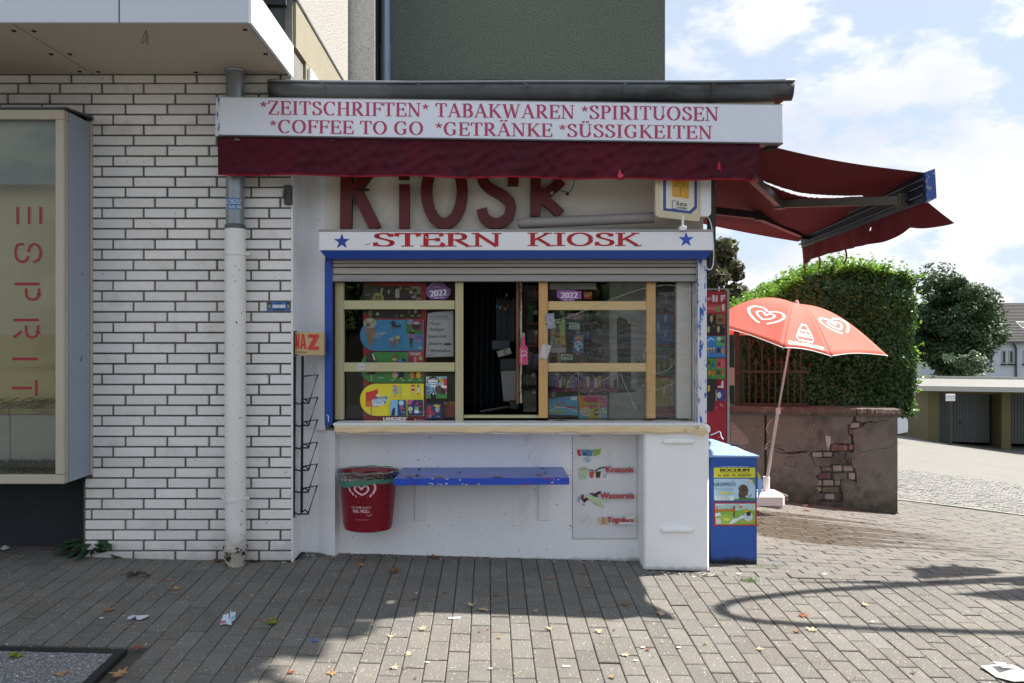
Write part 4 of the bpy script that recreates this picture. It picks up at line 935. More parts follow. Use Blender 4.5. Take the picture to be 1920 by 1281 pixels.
# valance cloth
def val(u, v):
    xl, xr = 408 + 1 * v, 1425 - 12 * v
    px = xl + (xr - xl) * u; yt = 254 + 15 * u; ybm = 327 + 11 * u + 1.5 * math.sin(u * 31) + (3 * math.exp(-((px - 1163) / 8) ** 2)) + 2 * (u > .985)
    py = yt + (ybm - yt) * v
    w = .010 * math.sin(u * 60 + v * 4) * v + .007 * math.sin(u * 143 + v * 9 + 2 * math.sin(u * 40)) * (.3 + v) * (1 - .5 * v) + .010 * math.sin(u * 17 - v * 2) * v
    w += .0032 * math.sin(u * 210 - v * 16 + 3 * math.sin(u * 23)) * math.sin(u * 33) + .004 * math.sin(u * 95 + v * 20 + 2 * math.sin(u * 51))
    return P(px, py, YA + .015 + w)
b = MB(); b.grid(val, 420, 26)
vo = b.build('valance', m_maroon, aw, smooth=True); solidify(vo, .0012)
b = MB(); b.grid(lambda u, v: val(u, .975 + .045 * v) - Vector((0, .003, 0)), 300, 2); o = b.build('hem', m_hem, vo, smooth=True); solidify(o, .001)
pr = Print(fn=lambda x, y, l: val((x - 408) / 1010, (y - 268) / 69) - Vector((0, l + .003, 0)))
for pts in ([(1346, 305), (1350, 304), (1349, 309), (1352, 313), (1351, 319), (1348, 318), (1345, 312)], [(1160, 330), (1163, 318), (1167, 326), (1173, 332), (1164, 336)]): pr.poly(pts, '#c2203a')
pr.build(vo, 'frayed_patch')
b = MB()
for px in (670, 1163):
    for dx in (-2.5, 2.5): b.tube([val((px + dx - 408) / 1017, v / 10) - Vector((0, .003, 0)) for v in range(11)], .0012, 5)
b.build('seam_stitching', M('red_thread', '#7c2336', rough=.8), vo)
b = MB()
for k in range(26):
    px, py = random.choice([(1163, 325), (1349, 313), (1416, 338)]); q = P(px + random.uniform(-6, 6), py + random.uniform(-7, 7), YA + .006)
    b.tube([q, q + Vector((random.uniform(-.012, .012), -.005, random.uniform(-.02, -.004)))], .0012, 4)
b.build('frayed_threads', M('bright_red_thread', '#c81830', rough=.8), vo)

# ------------------------------------------------------------------ extended side awning
sa = thing('side_awning', (2.0, 5.8, 2.3), 'torn maroon folding-arm awning stretched out from the right side of the kiosk', 'awning')
Q00 = P(1420, 268, 4.86); Q10 = P(1738, 326, 4.80); Q01 = Vector((1.44, 6.78, 2.47)); Q11 = P(1497, 452, 6.78)
def fab(u, v):
    p = Q00.lerp(Q10, u).lerp(Q01.lerp(Q11, u), v)
    sag = -.015 * math.sin(PI * u) - .05 * math.sin(PI * u) * math.sin(PI * v) - .006 * math.sin(16 * v + 4 * u)
    if v < .02: sag += .0
    return p + Vector((0, 0, sag))
def topx(p): return CX + FPX * p.x / p.y, CY - FPX * (p.z - EYE) / p.y
slit = smooth_path([(1432, 341), (1470, 356), (1510, 366), (1560, 369), (1618, 367.5)], 6)
def slit_w(px): t = (px - 1432) / 186; return 0 if t <= 0 or t >= 1 else 1.0 + 2.2 * math.sin(PI * min(1, t * 1.15)) ** .8
def skip_f(u, v):
    x, y = topx(fab(u, v)); 
    if not 1432 < x < 1618: return False
    yc = next((a[1] + (b_[1] - a[1]) * (x - a[0]) / (b_[0] - a[0]) for a, b_ in zip(slit, slit[1:]) if a[0] <= x <= b_[0]), 1e9)
    return abs(y - yc) < slit_w(x)
b = MB(); b.grid(fab, 150, 260, skip=skip_f); o = b.build('cloth', m_maroon2, sa, smooth=True); solidify(o, .0012)
b = MB(); flv = Vector((SUN_A, SUN_B, 1)) * .085; b.grid(lambda u, v: fab(u, v) + flv, 150, 260, skip=lambda u, v: not (skip_f(u, v) or skip_f(u, v + .012) or skip_f(u, v - .012))); fo = b.build('sun_blocking_strip', m_maroon2, o); solidify(fo, .001)  # added strip held above the tear to stop the sun shining through
b = MB()
for k in range(90):
    x = random.uniform(1450, 1600); yc = next(a[1] + (b_[1] - a[1]) * (x - a[0]) / (b_[0] - a[0]) for a, b_ in zip(slit, slit[1:]) if a[0] <= x <= b_[0]); Yq = 5.3
    q = P(x, yc + slit_w(x) + random.uniform(-1, .5), Yq); b.tube([q, q + Vector((random.uniform(-.01, .01), 0, -random.uniform(.0, .012)))], .0015, 4)
b.build('frayed_edge', M('bright_red_thread', '#c81830'), o)
# front bar
e = Vector((0, 0, 1))
n0 = P(1730, 325, 4.80); n1 = P(1500, 437, 6.78); bx = .062
def barsec(p, hgt, tilt=.01): return [p + Vector((0, 0, 0)), p + Vector((bx, 0, .018)), p + Vector((bx + .008, 0, .018 - hgt)), p + Vector((.012, 0, -hgt - .01))]
A4, B4 = barsec(n0, .165), barsec(n1, .12)
b = MB(); b.add(A4 + B4, [(0, 1, 2, 3), (7, 6, 5, 4), (0, 4, 5, 1), (1, 5, 6, 2), (2, 6, 7, 3), (3, 7, 4, 0)]); bar = b.build('front_bar', m_navy, sa)
b = MB()   # ridges along the inner face
for hh in (-.035, -.075, -.13):
    b.tube([n0 + Vector((-.004, 0, hh)), n1 + Vector((-.004, 0, hh * .75))], .008, 6)
b.build('bar_ridge', m_navy, bar)
b = MB(); c4 = [p + Vector((0, -.012, 0)) for p in A4]; b.prism([c4[0] + Vector((.01, 0, .005)), c4[1] + Vector((.006, 0, .008)), c4[2] + Vector((.008, 0, -.004)), c4[3] + Vector((.008, 0, -.006))], (0, .02, 0)); b.build('bar_end_cap', M('scuffed_blue_cap', '#2a4f98', rough=.5, c2='#8b8a80', s2=30, lo=.56, hi=.6), bar)
# hanging valance of the side awning
def sval(u, v):
    a = n0 + Vector((.02, .0, -.165)); c_ = n1 + Vector((.02, 0, -.122)); p = a.lerp(c_, u)
    h = .155 - .01 * u + .02 * math.sin(u * 7) - .045 * math.exp(-((u - .13) / .06) ** 2)
    fl_ = .13 * math.exp(-(u / .05) ** 2) * v
    return p + Vector((fl_ + .03 * v * math.sin(u * 13) + .008 * math.sin(u * 50), -.07 * math.exp(-(u / .04) ** 2) * v, -h * v + .01 * v * v * math.exp(-(u / .05) ** 2)))
b = MB(); b.grid(sval, 120, 14, skip=lambda u, v: abs(u - .33 - .04 * v) < .005 and .25 < v < .40); o = b.build('side_valance', m_maroon2, sa, smooth=True); solidify(o, .0012)
b = MB()
for u, l in ((.60, .12), (.80, .11), (.985, .10)):
    p = sval(u, 1); b.grid(lambda s_, t_: p + Vector((.012 * math.sin(3 * t_ * l * 10) + .0, .03 * (s_ - .5), -l * t_ + .01)), 2, 8)
o = b.build('torn_strip', m_maroon2, sa, smooth=True); solidify(o, .001)
# folding arms
def arm(pts, mt, name, w=.022, h=.03):
    r = MB()
    for a, c_ in zip(pts, pts[1:]):
        d = (c_ - a).normalized(); s_ = d.cross(Vector((0, 0, 1))).normalized() * w; up = s_.cross(d).normalized() * h
        r.add([a - s_ - up, a + s_ - up, a + s_ + up, a - s_ + up, c_ - s_ - up, c_ + s_ - up, c_ + s_ + up, c_ - s_ + up], [(0, 1, 2, 3)[::-1], (4, 5, 6, 7), (0, 4, 5, 1)[::-1], (1, 5, 6, 2)[::-1], (2, 6, 7, 3)[::-1], (3, 7, 4, 0)[::-1]])
    o = r.build(name, mt, sa); j = MB(); m_ = pts[1]; j.tube([m_ - Vector((0, 0, .034)), m_ + Vector((0, 0, .034))], .034, 12); j.build('elbow_joint', mt, o, smooth='auto')
    j = MB(); m_ = pts[2]; j.box(m_.x - .02, m_.x + .04, m_.y - .03, m_.y + .03, m_.z - .04, m_.z + .045, .004); j.build('arm_bracket', mt, o); return o
arm([P(1410, 333, 4.95), P(1462, 383, 5.6), P(1688, 376, 5.02)], m_arm, 'folding_arm', .018, .026)
arm([P(1336, 395, 5.7), P(1421, 405, 6.0), P(1505, 440, 6.62)], m_arm_dk, 'folding_arm', .022, .026)
# ------------------------------------------------------------------ posters and goods in the window
RED, YEL, GRN, SKY_ = '#cf2638', '#dccf36', '#4aa352', '#52aae6'
def paper(name, Y, x0, y0, x1, y1, c, label, cat, fn=None, group=None, thick=.002, parent=None, outline=None):
    """a sheet with real thickness whose front face carries the print; returns (object, Print)"""
    b = MB(); f = fn or (lambda x, y, l: P(x, y, Y - l)); b.cc = lin(c)
    pts = outline or [(x0, y0), (x1, y0), (x1, y1), (x0, y1)]
    b.prism([f(a, d, 0) for a, d in pts], (0, thick, 0))
    o = b.build(name, PRINT, parent, label=label, cat=cat, group=group); return o, Print(Y, fn=f)
YQ = 5.215
def cone(p, cx, top, bot, w, c1='#c99560', c2='#e9e2d6'):
    p.poly([(cx - w / 2, top + w * .5), (cx + w / 2, top + w * .5), (cx, bot)], c1)
    for k in (.35, .6, .8): p.st([(cx - w * .5 * (1 - k), top + w * .5 + (bot - top - w * .5) * k), (cx + w * .5 * (1 - k), top + w * .5 + (bot - top - w * .5) * (k - .08))], .6, '#9a6a3c')
    p.e(cx, top + w * .4, w * .56, w * .5, c2)
def lolly(p, cx, y0, y1, w, c, stick='#d0a878'):
    p.r(cx - w * .14, y1 - 1, cx + w * .14, y1 + (y1 - y0) * .3, stick); p.poly([(cx - w / 2, y1)] + arc(cx, y0 + w / 2, w / 2, w / 2, 180, 360, 8) + [(cx + w / 2, y1)], c)
o, p = paper('ice_cream_poster', YQ, 681, 530, 799.5, 792, RED, 'tall red LANGNESE ice cream poster with black, blue, green and yellow fields', 'poster')
def band(y0, y1, c, xr=794.5):
    ym = (y0 + y1) / 2; rr_ = (y1 - y0) / 2; xl = 675
    p.poly(arc(xl + rr_, ym, rr_, rr_, 90, 270, 16) + [(xr, y0), (xr, y1)], c); p.poly(arc(xl + rr_ * 1.0, ym, rr_ * .9, rr_ * .9, 90, 270, 16) + arc(xl + rr_ * 1.0, ym, rr_ * .45, rr_ * .9, -90, 90, 8), c)
band(537, 597, '#26262a', 790)
p.poly([(770, 537), (788.5, 536.5), (788.5, 562), (780, 562), (777, 550)], '#b9b48f')
p.poly([(681, 531), (705, 534), (708, 545), (705, 566), (682, 566)], '#5c4a3e')
random.seed(3)
for k in range(26): p.e(random.uniform(684, 704), random.uniform(535, 563), random.uniform(1, 2.2), random.uniform(1, 2), random.choice(['#7d6a58', '#9b8a70', '#463830']), 7)
p.e(709, 560, 11, 11, '#b9ab62', 20); p.t('M', 709, 564, 10, '#3a3322', sx=1.0)
p.poly([(714, 540), (719, 541), (716, 551), (713, 550)], '#c9c4a8')
lolly(p, 745, 541, 558, 8, '#d2cdb8'); p.e(729, 547, 2.5, 4, '#c6bfa0'); p.e(751, 541, 3, 3, '#a79a5c'); p.t('NEU', 766, 544, 4.4, '#cbb46a', bold=.4)
for x, y, c in ((771, 548, '#c9a89a'), (778, 545, '#2f231f'), (776, 557, '#c5a38c'), (784, 554, '#35271f')): p.e(x, y, 4.5, 3.4, c, 10)
lolly(p, 694, 582, 592, 8, '#a58f6e'); p.e(708, 589, 3.2, 3, '#cfd2cf'); lolly(p, 767, 580, 587, 6, '#9b7a55'); lolly(p, 779, 580, 587, 6, '#c9c3a8')
for x in (753.5, 773, 786): p.poly(rr(x - 3.5, 590, x + 3.5, 594, 2), '#9b9450')
p.poly(rr(742, 589, 745, 595, 1.4), '#7d757b')
band(599.5, 658.5, SKY_)
p.r(761.5, 599, 792.5, 626.5, '#4b9a4e'); p.poly([(761.5, 599), (792.5, 599), (792.5, 622), (772, 616), (768, 606)], '#c33a6c'); p.e(769, 603.5, 6, 5, '#9fb6dc'); p.e(780.5, 612.5, 7.5, 6.5, '#4a3534'); p.e(781, 606, 6, 2.6, '#dfe3df'); p.poly([(768, 621), (773, 618), (778, 626), (769, 626)], '#161b1c'); p.e(773, 621, 1.5, 1.8, '#e9e9e9', 8)
p.r(761.5, 628, 792.5, 657.5, '#58aee0'); cone(p, 771, 627, 655, 9, '#2b2a33', '#d67fb4'); p.e(785, 633, 7, 4.5, '#8d7fc4'); p.e(786, 640, 5, 3, '#d69ac9'); p.e(787, 652, 4, 2.4, '#c9d6e8')
p.poly([(683, 616), (706, 616), (695.5, 656)], '#c2977e')
for k in range(7):
    yy = 620 + k * 4.6; w_k = 10 * (1 - (yy - 616) / 42); p.st([(695 - w_k, yy), (695 + w_k, yy - 2.4)], .9, '#8d6650'); 
p.e(694, 606, 12.5, 9.5, '#d8d0bd', 24); p.e(690, 609, 4.5, 4, '#8b7767', 10); p.e(686, 603, 2.4, 1.6, '#7b9a70', 7); p.e(700, 603, 2.6, 1.8, '#b9a079', 7); p.e(695, 600, 3, 1.4, '#f1ece0', 7)
p.t('Cornetto', 712, 628, 5.6, '#e8eff6', sx=.72, rot=-.28, bold=.3); p.st([(700, 631), (704, 634), (714, 630), (725, 623)], 1, '#e8eff6')
cone(p, 737, 603, 624, 8, '#8fa3d0', '#2b3346'); p.t('Mixes', 744, 614, 6.2, '#1b1f2a', sx=.8, rot=-.1, bold=.8); p.t('Cornetto', 751, 604, 3, '#dcecf6', sx=.7, rot=-.2)
cone(p, 735, 634, 655, 8, '#c98a80', '#dcc9bd'); cone(p, 745.5, 630, 650, 8, '#cfa97a', '#d9ca85'); p.st([(732, 641), (739, 641)], 1, '#3a2a2a'); p.st([(742, 637), (749.5, 637)], 1, '#3a2a2a')
band(660.5, 718, GRN)
p.r(764, 658.5, 794.5, 694, '#c2545b'); p.t('TWINKIES', 778.5, 666.5, 5.4, '#efe3e2', sx=.62, bold=.4)
for x, c in ((768, '#31406f'), (772, '#7d2435'), (778.5, '#d86a6c'), (783, '#9b2432')): lolly(p, x, 669, 685, 4.6, c)
p.r(785.5, 669.5, 791.5, 675, '#86ab5c')
p.poly([(687, 662), (700, 661.5), (706, 674), (704, 702), (689, 703), (686, 680)], '#2b2426'); p.poly([(697, 663), (701, 665), (704, 676), (701, 675)], '#cfc7bd'); p.r(695.5, 703, 697.5, 714, '#b3a280')
for k in range(20): p.e(random.uniform(688, 704), random.uniform(666, 701), .9, .8, random.choice(['#5d4a44', '#7a675d']), 6)
lolly(p, 741, 664, 678, 7, '#6f4a35'); p.e(739, 674, 5, 2.4, '#a59a4c'); p.r(746, 674, 757, 679, '#3a6bc0'); p.e(756, 675, 3, 3, '#161d2b')
for x, c in ((740, '#c9a35d'), (752.5, '#20201f'), (773, '#d0703c'), (784.5, '#d8b33a')): lolly(p, x, 697, 708, 8, c)
p.e(743, 703, 3.6, 3, '#b39ac0'); p.t('Nogger', 714, 709, 2.6, '#cfe0cc'); 
for x in (736, 756, 769, 788): p.r(x - 3, 712, x + 3, 714.2, '#86b587')
band(719.5, 780, YEL)
p.poly([(685.5, 736), (695, 734), (708.5, 729), (708.5, 763), (685.5, 763)], '#c8392f'); p.poly([(685.5, 752), (708.5, 752), (708.5, 762), (703, 763.5), (688, 763)], '#cf6a33'); p.r(695, 763, 698, 777, '#b98a55')
p.poly([(699, 748), (725, 743), (727, 745), (722, 756), (722, 758), (699, 763)], '#3f86b8')
p.t('FLUTSCH-', 711.5, 754, 6, '#eef0ea', sx=.72, rot=-.14, bold=.9); p.t('FINGER', 710, 761, 6, '#eef0ea', sx=.78, rot=-.14, bold=.9); p.e(709.5, 741.5, 5, 2.8, '#e2d2a8')
for x, y0, y1, c in ((741.5, 722.5, 739, '#5aa0cf'), (750, 722.5, 738, '#9fc07f'), (774, 722, 736, '#cf4430')): lolly(p, x, y0, y1, 4.6, c)
for k in range(4): p.e(740, 724 + 4 * k, 3.2, 1.9, ['#d85a8c', '#7fb7dc'][k % 2]); p.e(774.5, 723 + 4 * k, 3.4, 1.6, ['#cf3f2f', '#e9c9a2'][k % 2])
p.r(783, 722, 785.6, 739, '#d7cfe2'); p.r(783, 721.5, 785.6, 726, '#352a58'); p.r(783, 737, 785.6, 740, '#b3242f')
for x in (738, 750, 774, 784): p.t('1,20', x, 744.5, 2.6, '#c08a2a')
p.r(732, 750.5, 745.5, 779.5, '#7fb4d8'); p.r(745.5, 750.5, 761, 779.5, '#27406e'); p.poly([(733, 779.5), (735, 770), (738, 764), (741, 766), (740, 779.5)], '#252c3a'); cone(p, 752.5, 752, 775, 9, '#8a5a70', '#a9cfe0'); p.r(754, 765, 759, 767.5, '#c2404b'); p.t('1,50', 756, 774.5, 2.6, '#c9d4e2')
p.r(764.5, 750, 793, 779.5, '#27335c'); p.poly([(764.5, 750), (775, 750), (772, 757), (765, 760)], '#b8548c'); p.e(769.5, 767, 4.4, 4.6, '#b9c4ae'); p.r(767, 770, 772, 775, '#8f9c88')
lolly(p, 781, 756, 764, 8, '#5a3d80'); p.r(777, 763.5, 785, 769, '#6fae58'); p.r(777, 769, 785, 775, '#c9d6da'); p.e(783, 755.5, 2, 2, '#c93a3a'); p.r(785.5, 760.5, 790, 763, '#c2404b'); p.t('1,70', 788, 774, 2.4, '#c9d4e2')
p.t('LANGNESE', 740.5, 788.5, 6.4, '#efe9e4', sx=.97, bold=.9); p.t('®', 763.5, 784, 2.4, '#efe9e4'); p.t('www.langnese-iglo.de', 697, 789.3, 1.4, '#e2b9b4'); p.e(779, 786.8, 1.6, 1.6, '#dba5a2', 6); p.t('langnese.de', 788, 787.6, 1.5, '#e2c9c4')
p.t('ice cream', 797, 774, 1.4, '#dba5a2', rot=-PI / 2)
p.build(o)
# stickers behind / on the panes
def hexa(cx, cy, w, h): return [(cx - w * .5, cy - h * .12), (cx - w * .3, cy - h * .5), (cx + w * .22, cy - h * .5), (cx + w * .38, cy - h * .2), (cx + w * .5, cy - h * .12), (cx + w * .48, cy + h * .22), (cx + w * .3, cy + h * .5), (cx - w * .32, cy + h * .5), (cx - w * .48, cy + h * .25)]
o, p = paper('year_sticker', YU + .05, 0, 0, 0, 0, '#7d5590', 'purple round HAPPY 2022 NEW YEAR sticker at the top of the left pane', 'sticker', outline=hexa(822, 546, 46, 31))
p.poly(hexa(822, 546, 46, 31), '#76508a'); p.t('HAPPY', 819, 539.5, 3.2, '#b18fc2', bold=.2); p.t('2022', 822.5, 555, 11.5, '#e4e1ee', sx=.98, rot=-.1, bold=1.6); p.t('NEW YEAR', 823, 559.6, 2.6, '#dcd4e6', bold=.3, rot=-.06); p.st(arc(822, 547, 21, 17, 200, 250, 6), .5, '#cfc4dc'); p.build(o)
o, p = paper('year_sticker', YU + .05, 0, 0, 0, 0, '#9a5aa6', 'torn purple 2022 sticker under the white strip of the right pane', 'sticker', outline=[(1044, 544.5), (1078, 543.5), (1079, 546), (1090, 546), (1090, 560.5), (1080, 561), (1076, 564.5), (1054, 564.5), (1050, 560.5), (1044, 558)])
p.t('2022', 1067.3, 559, 11, '#e9e3ee', sx=1.02, bold=1.8); p.t('NEW YEAR', 1066, 563.6, 2.4, '#dccfe2', bold=.3); p.build(o)
o, p = paper('handwritten_list', YU + .045, 0, 0, 0, 0, '#8c8e8d', 'handwritten paper list of double shake flavours between the red poster and the middle post', 'paper notice', outline=[(802, 588), (813, 585.5), (849.5, 583), (850.5, 668.5), (798.5, 670)])
INK = '#2a2d33'
for txt, x, y, h, sx in (('Ice Doubleshakes', 805, 596, 5.4, .66), ('- Mango', 802, 609.5, 6, .85), ('- Bubblegum', 802, 620.5, 6, .72), ('- Blueberry-Vanilla', 800, 633.5, 5.6, .62), ('- Blueberry', 801, 647, 6, .72), ('Marshmallow', 808, 660.5, 6, .78)):
    p.t(txt, x, y, h, INK, 'l', sx=sx, shear=.3, rot=-.01)
p.st([(804, 599), (848, 597.6)], .7, INK); p.t('NUR ICE', 801, 667, 2.6, '#5a5d62', 'l', shear=.2)
for k in range(7): p.st([(832 + k * 1.6, 647 - (k % 2) * 3.4), (837 + k * 1.6, 644 + (k % 2) * 2.6)], 1.4, '#1c1e22')
p.st([(801.5, 651), (803, 657), (808, 659)], .6, INK); p.build(o)
o, p = paper('ice_sandwich_sticker', YU + .045, 798.5, 706, 838, 747, '#9fc3c6', 'square sticker with a bitten chocolate ice sandwich and a cow, left of the middle post', 'sticker')
p.poly([(798.5, 724), (811, 724), (816, 738), (806, 742), (798.5, 742)], '#4a7aa8'); p.poly([(798.5, 740), (838, 738), (838, 747), (798.5, 747)], '#4f8a48'); p.poly([(824, 712), (838, 710), (838, 738), (832, 720)], '#c33c50'); p.poly([(822, 712), (830, 711), (834, 720), (826, 716)], '#d8a83c')
for k in range(9): p.st([(812, 732), (812 + 12 * math.cos(2.4 + k * .28), 732 - 10 * math.sin(2.4 + k * .28))], .8, ['#e8efec', '#5fa86e', '#394f9a'][k % 3])
p.st(arc(812, 724, 12, 16, 205, 335, 10), 4, '#1a1e22'); p.t("BEN&JERRY'S", 812, 712, 2.6, '#e9e9e2', sx=.85); p.poly([(801, 713), (822, 713), (816, 726), (808, 726)], '#e6edf0'); p.t('COOKIE', 811.5, 718.5, 2.8, '#31407f', bold=.3); p.t('DOUGH', 811.5, 722.6, 2.8, '#31407f', bold=.3)
p.e(824, 731, 8.5, 8, '#5b4340', 20); p.e(831, 734, 5, 5, '#3d2c2b'); p.poly([(826, 722), (838, 724), (837, 728), (828, 727)], '#e6e4de'); p.poly([(808, 747), (807, 738), (811, 736), (816, 738), (818, 747)], '#15181a'); p.e(812.5, 738.5, 1.2, 2.4, '#e6e6e6'); p.t('NEW', 833, 709.6, 2.4, '#4f7fc0'); p.build(o)
o, p = paper('small_ice_sticker', YU + .045, 799.5, 756.5, 828, 785, '#2c3a63', 'small dark blue sticker with a red lolly under the ice sandwich sticker', 'sticker')
p.e(805.5, 765, 4, 4.4, '#b3364a'); p.e(806.5, 773, 5.5, 5, '#b8304a'); p.r(805.5, 777, 808, 783, '#b59a78'); p.e(802, 780, 1.8, 1.8, '#c95a52'); p.e(820, 768, 4, 5.6, '#a5a59c'); p.poly([(812, 762), (816, 758), (826, 760), (824, 764)], '#c9a83a'); p.r(810, 775.5, 815.5, 778, '#c33c50'); p.t('0,90', 821.5, 782, 2.4, '#c9d2e2'); p.build(o)
b = MB(); b.cc = lin('#a8202e'); b.lathe([(.034, ZW(781, 5.3)), (.05, ZW(757, 5.3)), (.047, ZW(757, 5.3))], XW(843, 5.28), 5.28, 20); bow = b.build('sweets_bowl', PRINT, None, label='red bowl of wrapped sweets low behind the left pane next to the middle post', cat='bowl')
for k in range(14):
    a = random.uniform(0, 6.28); r_ = random.uniform(0, .035); b = MB(); b.cc = lin(random.choice(['#c9a02c', '#4f8a3c', '#c33c2a', '#d8d2c0'])); z = ZW(757, 5.3); x, y = XW(843, 5.28) + r_ * math.cos(a), 5.28 + r_ * math.sin(a)
    b.box(x - .009, x + .009, y - .006, y + .006, z - .006, z + .008 + random.uniform(0, .008), .003); b.build('wrapped_sweet', PRINT, None, label='brightly wrapped sweets heaped in the red bowl behind the left pane', cat='sweet', group='sweets in the red bowl')
o, p = paper('price_tag', YU - .003, 671, 681.5, 683.5, 693.5, '#c4c4c8', 'tiny white price sticker on the lower rail of the left window', 'price tag'); p.t('0106', 677.3, 689.5, 3, '#44506a', sx=.9); p.build(o)
# right pane
YR = YU + .05
o, p = paper('bottle_poster', YR + .02, 1031, 596, 1061, 651, '#273a2a', 'green poster of a brown bottle above a row of small bottles, right pane', 'poster')
p.r(1032.5, 598, 1060, 649, '#7d9440'); p.e(1048, 622, 11, 20, '#a3b355'); p.r(1032.5, 640, 1060, 649, '#2f4a28')
p.poly([(1043.5, 604), (1047.5, 604), (1048, 615), (1050, 621), (1049, 634), (1040, 634), (1040, 620), (1043, 614)], '#4d1418'); p.e(1045.5, 604.5, 2.6, 2, '#ddd6cb'); p.e(1045, 626, 4.4, 4.6, '#6a8a4a'); p.e(1045, 626, 3, 3, '#a8332e')
p.poly([(1054, 602), (1058, 602), (1057, 613), (1058, 630), (1052, 630), (1053, 613)], '#a9b964'); p.e(1056, 602, 2.4, 2, '#e3e6d6'); p.e(1038, 629, 3.6, 3.6, '#c33a2c'); p.e(1035, 631, 2, 2, '#7fa0c4'); p.e(1054, 632, 3, 2.4, '#cf5a3a')
for k, c in enumerate(['#bcb878', '#a3343a', '#5f9a45', '#b84640', '#c78a2c', '#cf9f2c', '#b9b468']): p.poly([(1032.6 + k * 4, 647), (1032.6 + k * 4, 640.5), (1034 + k * 4, 636), (1035 + k * 4, 636), (1036.4 + k * 4, 640.5), (1036.4 + k * 4, 647)], c)
p.t('DRINK', 1046, 649.6, 2.6, '#d8dccb', sx=1.6); p.build(o)
paper('paper_strip', YR + .019, 1030.5, 651.6, 1061.5, 661.5, '#a8a59a', 'blank beige paper strip under the green bottle poster', 'paper')
paper('paper_strip', YR + .03, 1031, 531, 1118, 543, '#b5b3ac', 'long white paper strip across the top of the right pane', 'paper')
def lean(x0, y0, x1, y1, a):
    cx, cy = (x0 + x1) / 2, (y0 + y1) / 2; c, s = math.cos(a), math.sin(a)
    return lambda Y: (lambda x, y, l: P(cx + (x - cx) * c - (y - cy) * s, cy + (x - cx) * s + (y - cy) * c, Y - l))
def sticker(nm, x0, y0, x1, y1, a, c, label, cat, items=(), Y=YR + .015):
    f = lean(x0, y0, x1, y1, a)(Y); o, p = paper(nm, Y, x0, y0, x1, y1, c, label, cat, fn=f)
    for it in items: getattr(p, it[0])(*it[1:])
    if items: p.build(o)
    return o
sticker('silver_sachet', 1024, 588, 1040, 616, -.12, '#8a8c9a', 'silver grey sachet taped to the post left of the green bottle poster', 'sachet', [('e', 1032, 602, 5, 8, '#a4a5b0'), ('e', 1032, 600, 2.4, 4, '#767887')], YU - .02)
sticker('white_torn_sticker', 1064, 588, 1089, 598, .05, '#b5a5a4', 'torn white and pink wrapper sticker under the upper rail of the right pane', 'sticker', [('t', 'Airwaves', 1075, 594, 3, '#a8404e'), ('r', 1066, 595, 1086, 597, '#8a3440')])
sticker('mint_sticker', 1067, 605, 1087, 618, .07, '#9fc0b8', 'pale mint chewing gum sticker with red lettering in the middle of the right pane', 'sticker', [('t', 'Smint', 1076, 610, 4, '#2a3a3a'), ('t', 'XYLITOL', 1077, 613.5, 2.4, '#b8404e'), ('r', 1069, 614.6, 1085, 616, '#4f6f72')])
sticker('trading_card_pack', 1075.5, 628.5, 1094, 662, .03, '#3f7dc4', 'bright blue and white trading card packet hanging behind the right pane', 'card packet', [('e', 1085, 633.5, 7, 2.6, '#d8b43a'), ('e', 1084.5, 637, 6, 2, '#c04a5a'), ('e', 1085, 648, 8, 9, '#b4cfe8'), ('e', 1082, 644, 3, 2.6, '#c98ab4'), ('e', 1088, 650, 3, 3, '#5a8ad0'), ('e', 1079.5, 656, 2.4, 2.2, '#1e2430'), ('e', 1084, 656.5, 2.4, 2.2, '#e8e8e8'), ('e', 1089, 656, 2.4, 2.2, '#1e2430'), ('r', 1076.5, 659.5, 1093, 661.3, '#7a4fa0')])
sticker('green_gum_sticker', 1052, 664.5, 1074, 674.5, .05, '#b9c8b4', 'green chewing gum sticker just above the lower rail of the right pane', 'sticker', [('r', 1054.5, 666.5, 1071.5, 672.5, '#3f8a3c'), ('t', 'Mentos', 1063, 669.5, 3, '#d86a9c'), ('r', 1058, 670.3, 1069, 672, '#9cd084')])
sticker('hot_dog_sticker', 1094, 547, 1110, 561, .02, '#b02434', 'red and orange hot dog sticker beside the torn purple sticker', 'sticker', [('poly', [(1095, 553), (1097, 548), (1101, 550), (1109, 547.5), (1110, 553), (1104, 557), (1096, 557)], '#d89a4c'), ('st', [(1096, 550), (1101, 553), (1108, 551)], 1.2, '#a86a2c')])
sticker('white_tissue', 1013, 645, 1030, 673, .3, '#b9adab', 'crumpled white tissue stuck on the right middle post', 'tissue', [('poly', [(1014, 650), (1022, 652), (1027, 668), (1018, 670)], '#c9c0be')], YU - .02)
for x, y, w, h in ((1054, 586, 9, 9), (1121, 587, 9, 9), (1084, 621, 8, 9), (1124, 622, 10, 11), (1085, 664, 8, 6), (1125, 656, 7, 11), (1116, 656, 5, 5), (1045, 703, 8, 8), (1086, 701, 8, 6), (1038, 740, 6, 10), (1004, 586, 7, 8), (1005, 624, 7, 9), (1000, 703, 6, 6), (1001, 735, 6, 8), (1086, 750, 5, 6)):
    f = 5.75; b = MB(); b.cc = lin('#a5a3a5'); b.prism([P(x - w / 2, y - h / 2, f), P(x + w / 2, y - h / 2, f), P(x + w / 2, y + h / 2, f), P(x - w / 2, y + h / 2, f)], (0, .002, 0)); b.build('shelf_price_tag', PRINT, None, label='small white price tags on the shelves inside the kiosk', cat='price tag', group='white price tags on the kiosk shelves')
